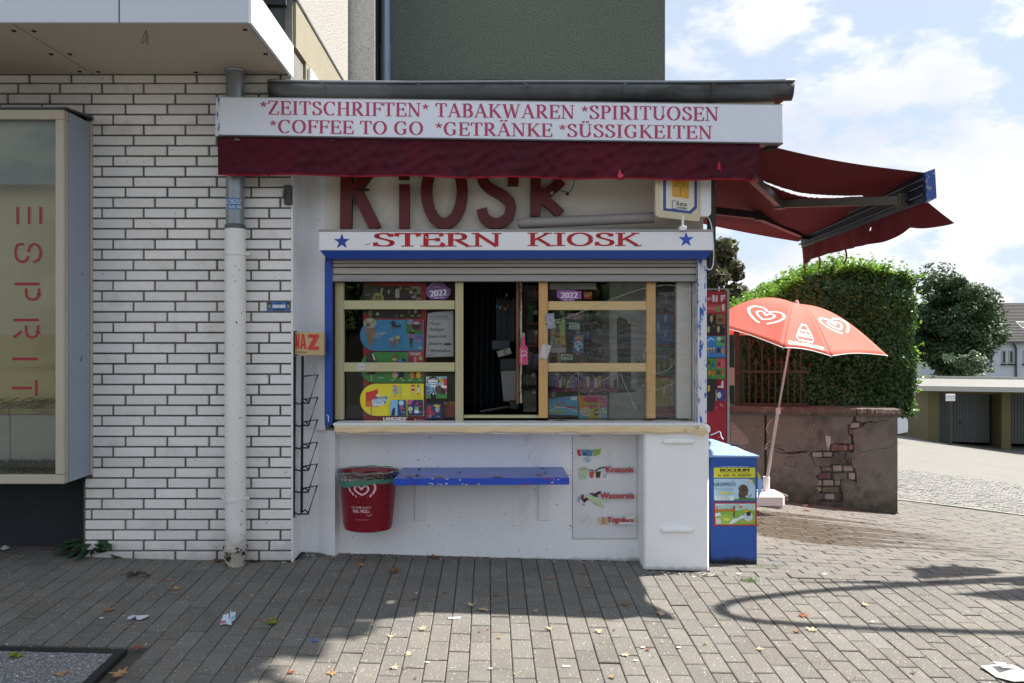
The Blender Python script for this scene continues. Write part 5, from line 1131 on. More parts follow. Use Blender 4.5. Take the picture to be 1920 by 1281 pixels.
# boxes standing on the counter behind the right pane
def gbox(nm, pts, Y, dep, c, label, cat):
    b = MB(); b.cc = lin(c); b.prism([P(x, y, Y) for x, y in pts], (0, dep, 0)); o = b.build(nm, PRINT, None, label=label, cat=cat); return o, Print(Y)
YB_ = YU + .07
o, p = gbox('sweets_box', [(1029, 749), (1080, 742), (1083, 742), (1083, 779), (1029, 777)], YB_, .05, '#4fa3c9', 'light blue Trinketto sweets box with slanted top on the counter', 'box')
p.poly([(1029, 749), (1082, 742.5), (1082, 748), (1029, 755)], '#3a8ab8'); p.poly([(1068, 745), (1082, 743), (1082, 750), (1073, 751)], '#d9dce0'); p.st([(1031, 770), (1045, 764), (1062, 764), (1082, 772)], 1.6, '#d8e6ee'); p.st([(1045, 763), (1062, 763), (1082, 770)], 1, '#b3343c')
p.t('Trinketto', 1044, 775, 7, '#2f5f3a', sx=.8, rot=-.06, bold=.9); p.t('Trinketto', 1043.6, 774.4, 7, '#c3c43a', sx=.8, rot=-.06, bold=.4); p.t('Orangen', 1051, 757.5, 3.6, '#b8404e', bold=.5); p.t('Trinkhalm', 1070, 765, 4.2, '#b3202f', sx=.8, bold=.5); p.e(1042, 763, 2.2, 3.4, '#d8c13a'); p.e(1046, 761, 1.6, 1.6, '#c93a3a'); p.build(o)
o, p = gbox('sweets_box', [(1085, 742), (1138, 742), (1138, 785), (1085, 785)], YB_, .06, '#c2338c', 'pink and yellow Monster Wunderball sweets box on the counter', 'box')
p.poly([(1085, 742), (1096, 742), (1108, 770), (1100, 785), (1085, 785)], '#d88a2a'); p.poly([(1085, 770), (1138, 764), (1138, 785), (1085, 785)], '#4a9fc4'); p.poly([(1104, 768), (1124, 760), (1128, 785), (1100, 785)], '#c9b03a')
p.t('Monster', 1111, 753, 7.4, '#8f1622', sx=.92, rot=-.02, bold=1.4); p.t('Monster', 1110.6, 752.5, 7.2, '#d8343c', sx=.92, rot=-.02, bold=.7); p.t('WUNDERBALL', 1112, 760.5, 5.2, '#2a5a2a', sx=.86, bold=1.0); p.t('WUNDERBALL', 1111.7, 760, 5.2, '#d3cf3a', sx=.86, bold=.4)
p.e(1098, 772, 9, 8, '#d8d3c4', 20); p.e(1098, 772, 6.4, 5.6, '#b98a4c'); p.e(1098, 771, 4, 3.2, '#ddc79a'); p.e(1119, 774, 5.4, 6, '#6a4630'); p.e(1117, 773, 1.6, 1.6, '#e8e4d8'); p.e(1121, 773, 1.6, 1.6, '#e8e4d8'); p.st([(1126, 768), (1132, 766), (1130, 773), (1137, 770), (1134, 777)], 2, '#d8d03a'); p.r(1128, 743.5, 1136, 748, '#3f9a4c'); p.t('Tropical', 1122, 766.5, 3.2, '#4a3a8a', sx=.8); p.build(o)
# pink bottle sign
o, p = paper('bottle_cutout', 5.155, 0, 0, 0, 0, '#b8466c', 'pink bottle shaped sign hanging beside the white sash', 'sign', outline=[(977, 624), (984, 624), (984.5, 646), (990, 653), (990, 684), (974, 684), (974, 653), (978, 646)])
p.r(977.5, 624, 983.5, 632, '#8b8a86'); p.st([(978, 660), (984, 657), (988, 662)], 1, '#e9c9d6'); p.t('Berry', 982, 668, 4, '#d9e0e8', sx=.9, rot=-.3, bold=.4); p.poly([(976, 655), (978.5, 653), (978.5, 681), (976, 681)], '#d4809c'); p.build(o)

# ------------------------------------------------------------------ inside the kiosk
mi = PRINT_DULL
def inner(nm, x0, x1, y0, y1, Y, dep, c, label, cat, group=None, mat_=None):
    b = MB(); b.cc = lin(c); b.box(XW(x0, Y), XW(x1, Y), Y, Y + dep, ZW(y1, Y), ZW(y0, Y), .003); return b.build(nm, mat_ or PRINT, None, label=label, cat=cat, group=group)
sh = thing('goods_shelf', (XW(1070, 6.0), 6.0, .83), 'dark shelving full of packets inside the kiosk behind the right pane', 'shelf')
b = MB()
for px in (988, 1022, 1108, 1140): b.box(XW(px, 5.8), XW(px + 3, 5.8), 5.8, 6.2, .83, ZW(529, 5.8))
b.build('upright', m_black, sh)
for k, y in enumerate((560, 604, 646, 688, 728)):
    b = MB(); b.box(XW(988, 5.79), XW(1143, 5.79), 5.785, 6.2, ZW(y + 4, 5.79), ZW(y, 5.79)); b.build('shelf_board', M('dark_red_shelf', '#5a1620', rough=.5) if k in (1, 2) else m_black, sh)
pal = ['#5a6478', '#8a3040', '#3a7a94', '#b09440', '#4a7a48', '#b05a48', '#6a548a', '#b0aca4', '#2f7fb0', '#b03a44', '#3d4046', '#2c2f36']
random.seed(11)
for y0, y1 in ((536, 559), (572, 603), (614, 645), (657, 687), (699, 727)):
    x = 990
    while x < 1138:
        w = random.uniform(6, 13)
        if random.random() < .88: inner('snack_packet', x, x + w - .8, y0 + random.uniform(0, 9), y1, 5.83 + random.uniform(0, .08), .07, random.choice(pal), 'dark coloured snack packets standing in rows on the kiosk shelves', 'packet', 'snack packets on the kiosk shelves')
        x += w
for k in range(16):
    x = 1040 + k * 7.4; inner('sweet_packet', x, x + 6.6, 705 + (k * 7 % 11), 728, 5.5, .05, random.choice(['#3a7a4c', '#b8842c', '#a8383c', '#3f6f9a', '#8a4a8a', '#c9c4b4']), 'brighter sweet packets in the low tray behind the right pane', 'packet', 'sweet packets in the low tray')
inner('display_tray', 1034, 1160, 728.5, 735, 5.46, .12, '#8a2a5c', 'pink edged display tray inside the right pane', 'tray')
# pale cupboard with broken dark patch
cb = thing('pale_cupboard', (XW(1180, 5.55), 5.55, .83), 'stained pale cupboard side seen behind the right pane, with a dark broken patch', 'cupboard')
b = MB(); b.box(XW(1143, 5.5), XW(1211, 5.5), 5.5, 5.9, .832, ZW(529, 5.5)); b.build('panel', M('stained_pale_board', '#b5b5b0', rough=.7, var=.1, c2='#4a4a46', s2=5, stretch2=(1, 1, .5), lo=.56, hi=.64, a2=.8), cb)
b = MB(); b.prism([P(x, y, 5.498) for x, y in [(1157, 598), (1163, 594), (1176, 600), (1178, 607), (1183, 606), (1183, 728), (1192, 730), (1190, 735), (1160, 737), (1148, 733), (1160, 726), (1157, 660)]], (0, .0012, 0)); b.build('dark_patch', M('dark_grey_patch', '#3d3e3f', rough=.8), cb)
b = MB(); b.prism([P(x, y, 5.497) for x, y in [(1143, 570), (1150, 582), (1150, 745), (1143, 745)]], (0, .001, 0)); b.build('edge_strip', M('white_board', '#a5a6a4', rough=.6), cb)
# mirrored price board at the far right of the window
o, p = paper('ice_cream_poster', 5.24, 1230, 530, 1269, 781, '#7d1a24', 'second dimly seen ice cream price board behind the narrow right pane', 'poster')
p.r(1230, 530, 1267, 586, '#141417'); p.r(1230, 588, 1267, 646, '#1f4f86'); p.r(1230, 648, 1267, 705, '#235434'); p.r(1230, 708, 1255, 762, '#8f7f1e'); p.r(1256, 712, 1267, 760, '#9a9c98')
for x, y, c in ((1249, 560, '#6b6258'), (1262, 555, '#5a5560'), (1262, 545, '#3f3338'), (1248, 625, '#8f8a80'), (1260, 625, '#a07a50'), (1248, 598, '#8a9ab0'), (1261, 600, '#a84a6a'), (1245, 683, '#a8603c'), (1258, 680, '#9c8a3c'), (1246, 665, '#2f4f8a'), (1245, 735, '#c2a890'), (1261, 735, '#6a8a4c'), (1240, 720, '#9a7f3c'), (1234, 570, '#5a5248'), (1234, 612, '#8aa8c8'), (1235, 690, '#a08a50')): lolly(p, x, y - 8, y + 5, 5, c)
p.build(o)
b = MB()
def curt(u, v): return P(884 + 62 * u, 531 + 245 * v, 5.75 + .03 * math.sin(u * 34 + 2 * v))
b.grid(curt, 90, 10); o = b.build('curtain', M('dark_curtain', '#1d2022', rough=.7, var=.15), None, label='dark pleated curtain hanging inside the open serving hatch', cat='curtain', smooth=True); solidify(o, .003)
for k in range(11):
    x = 930 + k * 3.8; b = MB(); b.cc = lin(random.choice(['#2a2e34', '#1d2126', '#3a3e44'])); b.box(XW(x, 5.6), XW(x + 3, 5.6), 5.6, 5.68, ZW(640, 5.6), ZW(556 + (k * 5 % 9), 5.6), .002)
    if True: b.build('hanging_packet', PRINT, None, label='dark packets hanging in a row inside the open serving hatch', cat='packet', group='packets hanging in the serving hatch')
for x, y, c in ((932, 575, '#2a8ab8'), (938, 577, '#c9a27a'), (952, 573, '#b8442a'), (947, 579, '#b89a6a'), (950, 553, '#b8942c')):
    inner('packet_label', x - 2, x + 2, y - 3, y + 3, 5.585, .005, c, 'tiny bright labels on the packets hanging in the hatch', 'label', 'bright labels in the serving hatch')
f = lean(930, 653, 958, 667, -.28)(5.45); b = MB(); b.cc = lin('#9a9892'); b.prism([f(x, y, 0) for x, y in ((932, 656), (958, 656), (958, 667), (932, 667))], (0, .05, 0)); o = b.build('cardboard_box', PRINT, None, label='small pale cardboard box marked C leaning inside the open hatch', cat='box'); p = Print(5.45, fn=f); p.st(arc(948, 661.5, 3.4, 3.4, 40, 320, 10), 1.6, '#2a3350'); p.build(o)
b = MB(); b.cc = lin('#8a8784'); b.prism([P(x, y, 5.5) for x, y in ((939, 696), (967, 695), (967, 754), (944, 752))], (0, .02, 0)); b.build('grey_card', PRINT, None, label='large blank grey card standing inside the open hatch', cat='card')
inner('dark_box', 922, 956, 638, 656, 5.5, .1, '#2b3346', 'dark blue box on the shelf inside the open hatch', 'box'); inner('dark_bag', 938, 968, 672, 695, 5.52, .1, '#252a35', 'dark bag under the small cardboard box in the hatch', 'bag')
for k in range(6):
    x = 900 + k * 16 + random.uniform(-4, 4); b = MB(); b.cc = lin(random.choice(['#6f6f6c', '#84847f', '#55585a', '#3d3f42'])); z = .835 + k * .0015; X = XW(x, 5.25); b.box(X - .07, X + .07, 5.22, 5.32 + .02 * (k % 3), z + .0, z + .004); o = b.build('newspaper', PRINT, None, label='flat folded newspapers lying on the counter of the open hatch', cat='newspaper', group='newspapers on the counter'); 
b = MB(); b.tube([P(900, 772, 5.3), P(962, 762, 5.35)], .012, 8); b.build('dark_scanner_bar', m_black, None, label='black bar lying on the newspapers in the open hatch', cat='bar')
b = MB(); b.box(XW(955, 5.3), XW(972, 5.3), 5.3, 5.36, ZW(768, 5.3), ZW(752, 5.3), .006); b.build('black_till', m_black, None, label='small black device on the counter beside the white sash', cat='device')

# ------------------------------------------------------------------ niche: shelf, bin, ice sign
sf = thing('wall_shelf', P(905, 905, 5.0), 'chipped blue painted shelf board on white brackets under the window', 'shelf')
zt_ = ZW(877, YN); yf = FPX * (EYE - zt_) / (897 - CY)
b = MB(); tk = .040
xl0, xl1, xr0, xr1 = XW(755, YN), XW(738, yf), XW(1055, YN), XW(1067.5, yf)
top = [(xl1, yf, zt_ - .004), (xr1, yf, zt_ + .002), (xr0, YN - .003, zt_ + .003), (xl0, YN - .003, zt_ - .001)]
b.prism([(x, y, z - tk) for x, y, z in top], (0, 0, tk - .001)); b.build('board', m_blue_edge, sf)
b = MB(); b.prism([(x + (.004 if x < 0 else -.004), y + (.004 if y < 5 else 0), z - .0005) for x, y, z in top], (0, 0, .002)); bt = b.build('board_top', m_blue_worn, sf)
pr = Print(fn=lambda x, y, l: Vector((XW(x, (EYE - zt_) * FPX / (y - CY)), (EYE - zt_) * FPX / (y - CY), zt_ + .0035 + l)))
for x, y, w in ((782, 892, 4), (786, 880.5, 3), (1022, 888.6, 4), (1017, 878.8, 3)): pr.e(x, y, w, 1.2, '#16171c')
for x, y, w in ((768, 893.5, 8), (933, 895, 10), (824, 895.6, 8), (1010, 890.5, 6)): pr.e(x, y, w, 1.4, '#8c6a78', 9)
pr.e(862, 884.5, 4, 1.2, '#8e96b8', 7); pr.build(sf, 'paint_wear')
pr = Print(yf - .001)
for k in range(26):
    x = random.choice([random.uniform(742, 1064), random.gauss(835, 22), random.gauss(1040, 14)]); y = random.choice([899, 907.5]) + random.gauss(0, 1.2); pr.poly([(x + random.uniform(1, 4) * math.cos(a), y + random.uniform(.6, 1.6) * math.sin(a)) for a in (0, 1, 2.2, 3.1, 4, 5.2)], random.choice(['#b3231f', '#d8cfc0', '#c9c6c0', '#a8302c']))
pr.build(sf, 'paint_chip')
for x0, x1 in ((777.5, 798), (1009.5, 1030)):
    b = MB(); Yb = YN - .014; b.box(XW(x0, Yb), XW(x1, Yb), Yb, YN - .001, ZW(976, Yb), zt_ - tk - .004, .003); b.box(XW(x0, Yb), XW(x1, Yb), yf + .08, YN - .015, zt_ - tk - .012, zt_ - tk - .003, .002); b.tube([P((x0 + x1) / 2 + .5, 962, Yb - .004), P((x0 + x1) / 2 + .5, 962, Yb)], .008, 10); b.build('bracket', m_white, sf)
# bin
bn = thing('litter_bin', P(690, 997, 5.03), 'dark red litter bin with white heart logo and clear green liner on the wall', 'litter bin')
m_bin = M('dark_red_plastic', '#7d0f22', rough=.38, var=.05, vs_=3, c3='#a84452', s3=60, lo3=.70, hi3=.72)
Yc = 5.03; sxx = 1.0; syy = .72
def rw(px, Y=Yc): return px / FPX * Y
cxb = XW(690, Yc)
z_top, z_bot = ZW(884, Yc), ZW(990, Yc)
prof = [(rw(43.5), z_bot), (rw(46), z_bot + .03), (rw(54.2), z_top - .01), (rw(56.5), z_top), (rw(55), z_top + .004), (rw(52.6), z_top - .004), (rw(45), z_bot + .03), (.001, z_bot + .01)]
prof = [(.001, z_bot - .012), (rw(34), z_bot - .010), (rw(41), z_bot - .004)] + prof
b = MB(); b.lathe(prof, cxb, Yc, 48, 1.0, syy); body = b.build('body', m_bin, bn, smooth='auto')
m_bag = glass_mat('clear_liner', tint=(.72, .85, .80), rough=.28, film=.10); m_bag2 = M('green_liner_rim', '#5f9c86', rough=.35, var=.15, vs_=20, trans=.4)
b = MB()
def bag(u, v):
    a = 2 * PI * u; r = rw(57.5) + .0022 * math.sin(a * 23 + v * 5) + .0015 * math.sin(a * 51)
    d = .055 + .022 * math.sin(a * 1.0 + 4.2) ** 2
    if v < .35: rr_, z = r * (1 - .10 * (1 - v / .35)) - .002, z_top + .010 - .10 * (1 - v / .35) ** 1.5
    else: t = (v - .35) / .65; rr_, z = r + .002 - .009 * t, z_top + .010 - t * d
    return Vector((cxb + rr_ * math.cos(a), Yc + rr_ * syy * math.sin(a), z + .003 * math.sin(a * 9)))
b.grid(bag, 120, 14); b.build('liner', m_bag, bn, smooth=True)
b = MB(); pts = []
for k in range(61):
    a = 2 * PI * k / 60; p_ = bag(k / 60, 1.0); pts.append(p_ + Vector((0, -.001, -.002)))
b.grid(lambda u, v: bag(u, .80 + .34 * v) + Vector((0, -.003 * math.cos(0), 0)), 90, 3); b.tube([bag(k / 60, .34) + Vector((0, 0, .001)) for k in range(61)], .0022, 5, caps=False); b.build('liner_rim', m_bag2, bn, smooth=True)
def binf(x, y, l):
    z = ZW(y, Yc - .1); t = (z - z_bot) / (z_top - z_bot); R = rw(44 + (54.2 - 44) * t) + .0015 + l; a = (x - 690) / FPX * Yc / R * .98
    return Vector((cxb + R * math.sin(a), Yc - R * syy * math.cos(a), z))
pr = Print(fn=binf); heart_logo(pr, 683, 918, 56, '#d8b8bc'); pr.t('ICH WAR AUCH', 681.5, 953, 4.4, '#cfa8ae', sx=.82, bold=.3); pr.t('MAL MÜLL', 682, 961, 6.4, '#cfa8ae', sx=.76, bold=.7)
pr.st(arc(697, 962, 5, 4.4, 10, 140, 7), 1, '#cfa8ae'); pr.e(695, 960, .8, .8, '#cfa8ae', 6); pr.e(700, 958.6, .8, .8, '#cfa8ae', 6); pr.t('100% RECYCLED MATERIAL', 684, 975, 2.2, '#b88a92', sx=.7); pr.build(body)
b = MB(); b.box(cxb - .04, cxb + .04, Yc + .10, YN - .001, z_top - .12, z_top - .02, .004); b.build('wall_mount', m_bin, bn)
# ice sign panel on the niche wall
Yk = YN - .004
o, p = paper('ice_price_panel', Yk, 1073.5, 816, 1194.5, 1010.5, '#dcdcdc', 'thin white wall panel with faded Kratzeis, Wassereis and Yogurt ice pictures', 'sign', thick=.004)
o.data.materials[0] = M('painted_panel', '#dcdcde', rough=.6, var=.04, c2='#b5aa9a', s2=4, lo=.62, hi=.75, a2=.5, c3='#8a8680', s3=40, lo3=.73, hi3=.75)
p = Print(Yk, step=.00025); GR_ = '#9a9690'
for a in ([(1073.5, 816), (1073.5, 1010.5)], [(1073.5, 1010.5), (1194.5, 1010.5)], [(1194.5, 816), (1194.5, 1010.5)]): p.st(a, .8, '#7d7a76')
def rag(pts, c, n=1.2):
    random.seed(int(pts[0][0] * 7)); o_ = []
    for i, a in enumerate(pts):
        b_ = pts[(i + 1) % len(pts)]
        for k in range(4): o_.append((a[0] + (b_[0] - a[0]) * k / 4 + random.uniform(-n, n) * .5, a[1] + (b_[1] - a[1]) * k / 4 + random.uniform(-n, n) * .5))
    p.poly(o_, c)
rag([(1081, 843), (1088, 843), (1090, 855), (1084, 855)], '#c0384a'); rag([(1089, 843), (1113, 843.5), (1110, 855.5), (1091, 855)], '#5a86ae'); rag([(1113, 842), (1127, 842), (1125, 852), (1112, 856)], '#8fb254'); rag([(1093, 849), (1101, 849), (1101, 854), (1093, 853)], '#2f4f7c')
p.e(1101, 862, 8, 6, '#c0cad4', 14)
for a in ([(1096, 860), (1104, 858)], [(1098, 865), (1106, 862)], [(1100, 859), (1103, 867)]): p.st(a, 1.2, '#6f86a8')
rag([(1083, 880), (1103, 879), (1099, 899), (1087, 899)], '#b4ccb0'); rag([(1084, 879), (1092, 875), (1102, 877), (1103, 881), (1086, 882)], '#a9bda0'); p.e(1093, 880, 3, 1.6, '#c9a84c'); p.e(1098, 878, 1.6, 1.2, '#b8603c')
rag([(1104.5, 884), (1114, 884), (1112.5, 896), (1106, 896)], '#cf4a44', .6); rag([(1116.5, 884), (1127, 884), (1124.5, 896), (1118, 896)], '#4a302c', .6); p.st([(1104, 881.5), (1114, 882)], 1.8, '#4a4a4c'); p.st([(1116, 883), (1125, 878), (1135, 876)], 2.6, '#4a4a4c'); p.st([(1130, 878), (1128, 887)], 2, '#c3d4e4'); rag([(1131, 890), (1137, 888), (1136, 896), (1132, 895)], '#b0bac6', .6)
rag([(1084, 931), (1087, 931), (1087, 941), (1083, 941)], '#86a8cc', .6); rag([(1089.5, 928), (1095, 927), (1094, 936), (1089, 936)], '#8a2440', .6); rag([(1091, 937), (1103, 932), (1104, 936), (1096, 943)], '#3a1c28', .8); rag([(1104, 925), (1112, 924.5), (1123, 932), (1118, 932)], '#6a2434', .8); rag([(1110, 928), (1122, 921.5), (1128, 921), (1122, 928), (1114, 931)], '#38292e', .8)
rag([(1096, 930), (1102, 928), (1120, 934), (1142, 938), (1142, 941), (1126, 942), (1104, 936)], '#c3d4b4', .8); rag([(1106, 936), (1118, 938), (1135, 950), (1130, 951), (1114, 944)], '#b7cda0', .8); rag([(1092, 945), (1097, 945), (1097, 947), (1092, 947)], '#c05a6a', .5)
rag([(1122, 970), (1127, 969), (1127, 983), (1122, 983)], '#c3cf9c', .6); rag([(1129, 972), (1132, 969), (1135, 973), (1135, 983), (1129, 983)], '#d8845c', .6); rag([(1137, 974), (1139, 971), (1141, 976), (1141, 985), (1137, 983)], '#cfd070', .6)
for k in range(40): x, y = random.gauss(1098, 8), random.gauss(975, 5); p.st([(x, y), (x + random.uniform(-2, 2), y + random.uniform(-2, 2))], .5, random.choice(['#8a8680', '#a89a94', '#b07a80', '#6a6a6a']))
p.st([(1088, 818), (1100, 819.5), (1108, 817)], .8, '#7d8aa8'); p.st([(1086, 815.5), (1104, 817)], .7, '#8f9ab4')
for txt, x0, x1, y, h in (('Kratzeis', 1137, 1187.5, 885.5, 10.5), ('Wassereis', 1126, 1188.5, 934.5, 10.5), ('Yogoiers', 1139, 1187, 979, 10)):
    v, f, a, b_ = bfont(txt); sx = (x1 - x0) / ((b_ - a) * h / .7)
    for ox, oy in ((-.9, 0), (.9, 0), (0, -.9), (0, .9)): p.t(txt, x0 + ox, y + oy, h, '#8d8a92', 'l', sx=sx, bold=.6)
    p.t(txt, x0, y, h, '#c43038', 'l', sx=sx, bold=1.1)
p.r(1160, 979.4, 1190, 983.5, '#dbdbdc'); p.poly([(1172, 969), (1190, 967), (1190, 973), (1174, 974)], '#dbdbdc'); p.e(1191, 972, 3, 4, '#cfc3a8', 8); p.build(o)

# ------------------------------------------------------------------ wire rack and newspaper sign on the left strip
rk = thing('wire_rack', P(572, 969, 5.06), 'black wire newspaper rack hanging below the red WAZ sign', 'rack')
b = MB(); Yk1 = 5.03
for x0, x1, y0, y1, Yr in ((553, 550.5, 668, 970, 5.0), (567.5, 565.5, 668, 961, 5.10)): b.tube([P(x0, y0, Yr), P(x1, y1, Yr)], .0088, 8)
b.build('rack_upright', m_wire, rk)
for y in (755, 797, 839, 880, 921, 962): b = MB(); b.tube([P(552, y, 5.0), P(562, y + 3, 5.02), P(566, y - 1, 5.10)], .0052, 6); b.build('rung', m_wire, rk)
for k, y in enumerate((703, 745, 787, 829, 870, 911)):
    b = MB(); x = 596 - k * .3
    b.tube([P(566, y + 3 + (2 if k else 0), 5.09), P(x, y, 4.86), P(x - 17, y + 53, 4.98), P(566, y + 53, 5.09)], .0055, 6); b.tube([P(565, y + 48, 5.1), P(578, y + 43, 4.98), P(x - 1, y + 1 + 0, 4.87)] if False else [P(566, y + 50, 5.1), P(572, y + 45, 5.0), P(577, y + 50, 4.98)], .0045, 5)
    b.build('wire_loop', m_wire, rk)
b = MB(); b.box(XW(556.5, 5.17), XW(565, 5.17), 5.165, 5.185, ZW(800, 5.17), ZW(668, 5.17), .003); b.build('back_strip', m_white, rk)
SA, SB = P(553, 640, 5.02), P(607, 640, 4.96)
def waz(x, y, l):
    u = (x - 553) / 54; q = SA.lerp(SB, u); bow = .010 * math.sin(PI * u); return Vector((q.x, q.y - l + bow, ZW(y - (1 - u) * 1.0, 5.0)))
ws = thing('newspaper_sign', P(580, 666, 4.99), 'yellowed newspaper name sign with bold red WAZ lettering between the bricks and the blue frame', 'sign')
b = MB(); n = 12; gr_ = [[waz(553 + 54 * i / n, y, 0) for i in range(n + 1)] for y in (623.5, 666)]
b.add(gr_[0] + gr_[1] + [p + Vector((0, .045, 0)) for p in gr_[0] + gr_[1]], [(i, n + 1 + i, n + 2 + i, i + 1) for i in range(n)] + [(i, i + 1, 2 * n + 3 + i, 2 * n + 2 + i) for i in range(n)] + [(n + 1 + i, 3 * n + 3 + i, 3 * n + 4 + i, n + 2 + i) for i in range(n)] + [(0, 2 * n + 2, 3 * n + 3, n + 1), (n, 2 * n + 1, 4 * n + 3, 3 * n + 2)])
b.build('sign_face', M('yellowed_sign', '#c2a878', rough=.5, var=.06, vs_=8, c2='#8f7446', s2=7, lo=.6, hi=.75, a2=.5), ws)
b = MB(); b.box(SA.x - .012, SA.x - .002, 5.0, 5.09, ZW(667.5, 5.02), ZW(621, 5.02)); b.build('dark_edge', m_black, ws)
pr = Print(fn=waz)
pr.poly([(554, 627), (556.5, 627), (557.5, 645), (559, 627), (561.5, 627), (560.5, 655.5), (557.5, 655.5), (556.8, 645), (556, 655.5), (554, 655.5)], '#c93836')
pr.poly([(565.5, 627), (570, 627), (574.5, 655.5), (569.8, 655.5), (569.2, 650), (566.5, 650), (566, 655.5), (562, 655.5)], '#c93836'); pr.poly([(566.8, 645), (568.6, 645), (567.6, 634)], '#c2a878')
pr.poly([(577, 627.5), (598, 627.5), (598, 632), (588, 650), (598, 650), (598, 656.5), (577, 656.5), (577, 652), (587, 634), (577, 634)], '#c93836')
pr.t('aus der Region', 556, 662.5, 3.2, '#3f3a2c', 'l', sx=.7); pr.build(ws)
o, p = paper('club_sticker', YB - .0065, 500, 566, 545.5, 583, '#3c74b4', 'small blue fan sticker with two crests on the white bricks left of the kiosk', 'sticker', thick=.0012)
p.r(511, 571.5, 535, 577.5, '#d4d7de')
for x in (505, 540.5):
    p.poly([(x - 3.8, 568), (x + 3.8, 568), (x + 3.8, 576), (x, 581), (x - 3.8, 576)], '#22304c'); p.e(x, 574.5, 2.6, 3.6, '#9a9270', 10); p.r(x - 4.2, 566.6, x + 4.2, 568.8, '#5a342c')
p.t('Schöne', 523, 570.8, 3.4, '#1f2c50', sx=.9, bold=.4); p.t('aus', 523, 576, 2.4, '#333a48'); p.t('Dortmund', 523, 582.2, 4.2, '#1b2748', sx=.85, bold=.6); p.build(o)

# ------------------------------------------------------------------ blue box with theatre posters
bb = thing('blue_street_box', (XW(1376, 5.25), 5.4, g(XW(1376, 5.25), 5.4)), 'blue metal box with sloping lid and theatre posters beside the right pier', 'box')
Yb = 5.2; X0, X1 = XW(1333, Yb), XW(1419, Yb); zf = ZW(857, Yb); gz = g(X1, Yb) - .01
b = MB(); b.prism([(X0 - .0, Yb, gz), (X1, Yb, gz), (X1, Yb + .44, gz), (X0, Yb + .44, gz)], (0, 0, zf - gz)); b.v[7] = b.v[7]
b.build('body', M('blue_box_paint', '#24509f', rough=.45, var=.1, vs_=3, c3='#a8a9b4', s3=30, lo3=.745, hi3=.755, low=('#161c26', g(1.6, 5.2) + .055, .035, 1.0)), bb)
zb2_ = ZW(823, Yb + .45)
b = MB(); q = [(X0 - .02, Yb - .015, zf), (X1 + .012, Yb - .015, zf), (X1 + .012, Yb + .45, zf), (X0 - .02, Yb + .45, zf)]
r4 = [(X0 - .02, Yb - .015, zf + .014), (X1 + .012, Yb - .015, zf + .010), (X1 - .17, Yb + .45, zb2_), (X0 - .02, Yb + .45, zb2_)]
b.add(q + r4, [(3, 2, 1, 0), (4, 5, 6, 7), (0, 1, 5, 4), (1, 2, 6, 5), (2, 3, 7, 6), (3, 0, 4, 7)]); b.build('lid', M('pale_blue_lid', '#86a6d8', rough=.5, var=.12, vs_=6, c2='#b8c4d8', s2=25, lo=.55, hi=.66, a2=.7), bb)
b = MB(); b.tube([P(1369, 832, Yb + .30), P(1371, 835, Yb + .28), P(1386, 835, Yb + .25)], .006, 6); b.build('lid_handle', m_black, bb)
def post_(nm, x0, y0, x1, y1, c, label, cat='poster'): return paper(nm, Yb - .003, x0, y0, x1, y1, c, label, cat)
o, p = post_('event_poster', 1338.5, 877, 1416, 896, '#cfc93a', 'yellow BOCHUM event strip on the front of the blue box')
p.t('BOCHUM', 1377.5, 884.5, 5.6, '#15161a', sx=1.62, bold=1.5); p.t('Platz am Bergbaumuseum - Festzelt am Kortumpark', 1377.5, 887.6, 1.8, '#4f4f2a'); p.t('01. JULI - 01. AUGUST', 1377.5, 893.6, 4.4, '#3d3d3a', sx=1.05, bold=.3); p.build(o)
o, p = post_('event_poster', 1341, 873.6, 1414, 876.2, '#2d58a8', 'small white web address strip above the yellow poster on the blue box', 'sticker'); p.t('www.puppentheater-bochum.de', 1377, 875.6, 1.8, '#dfe6f2', sx=1.5); p.build(o)
o, p = post_('event_poster', 1338.5, 898, 1416, 939, '#a9c8de', 'pale blue theatre poster with a brown furry creature on the front of the blue box')
p.poly([(1338.5, 939), (1338.5, 936), (1378, 936), (1400, 933), (1416, 934), (1416, 939)], '#4f7a4a'); p.r(1340, 930, 1376, 938.5, '#d3dde2')
p.poly([(1386, 934), (1384, 928), (1386, 922), (1384, 915), (1388, 910), (1395, 908.5), (1401, 912), (1403.5, 920), (1401.5, 928), (1397, 931), (1400, 935), (1395, 936), (1393, 933), (1390, 936)], '#4d4038'); p.st([(1402, 929), (1407, 931), (1409, 926)], 1, '#3a302b')
for k in range(16): x, y = random.uniform(1388, 1401), random.uniform(913, 930); p.st([(x, y), (x + 1.6, y + 2)], .6, random.choice(['#7d6a58', '#2c2420']))
p.e(1387.5, 912, 1.4, 1.4, '#c9a23a', 8)
p.t('DER', 1345, 903.5, 2.6, '#7a8fa0'); p.t('GRÜFFELO', 1358.5, 911.5, 6.2, '#3c4a56', sx=.98, bold=.3, rot=-.02); p.t('Das Puppenspiel', 1357, 918.5, 3.8, '#6f8ea8'); p.r(1347, 922.6, 1371, 926.5, '#c2bf62'); p.t('Mo + Di 10.00 Uhr', 1357, 933.6, 2.2, '#3a3f48'); p.t('Sa + So 11.00 Uhr', 1357, 937.4, 2.2, '#3a3f48')
p.poly([(1403, 898), (1416, 898), (1416, 911), (1411, 902)], '#6f8f5a'); p.e(1404.5, 902.5, 6, 3, '#dde2e4', 14); p.t('LIVE', 1404.5, 904, 3, '#b83a40', rot=-.1, bold=.3); p.e(1374, 902.5, 1.2, 1.4, '#b8826a', 7); p.build(o)
o, p = post_('event_poster', 1338.5, 942, 1419, 986, '#b3222c', 'red bordered theatre poster with a green meadow on the lower front of the blue box')
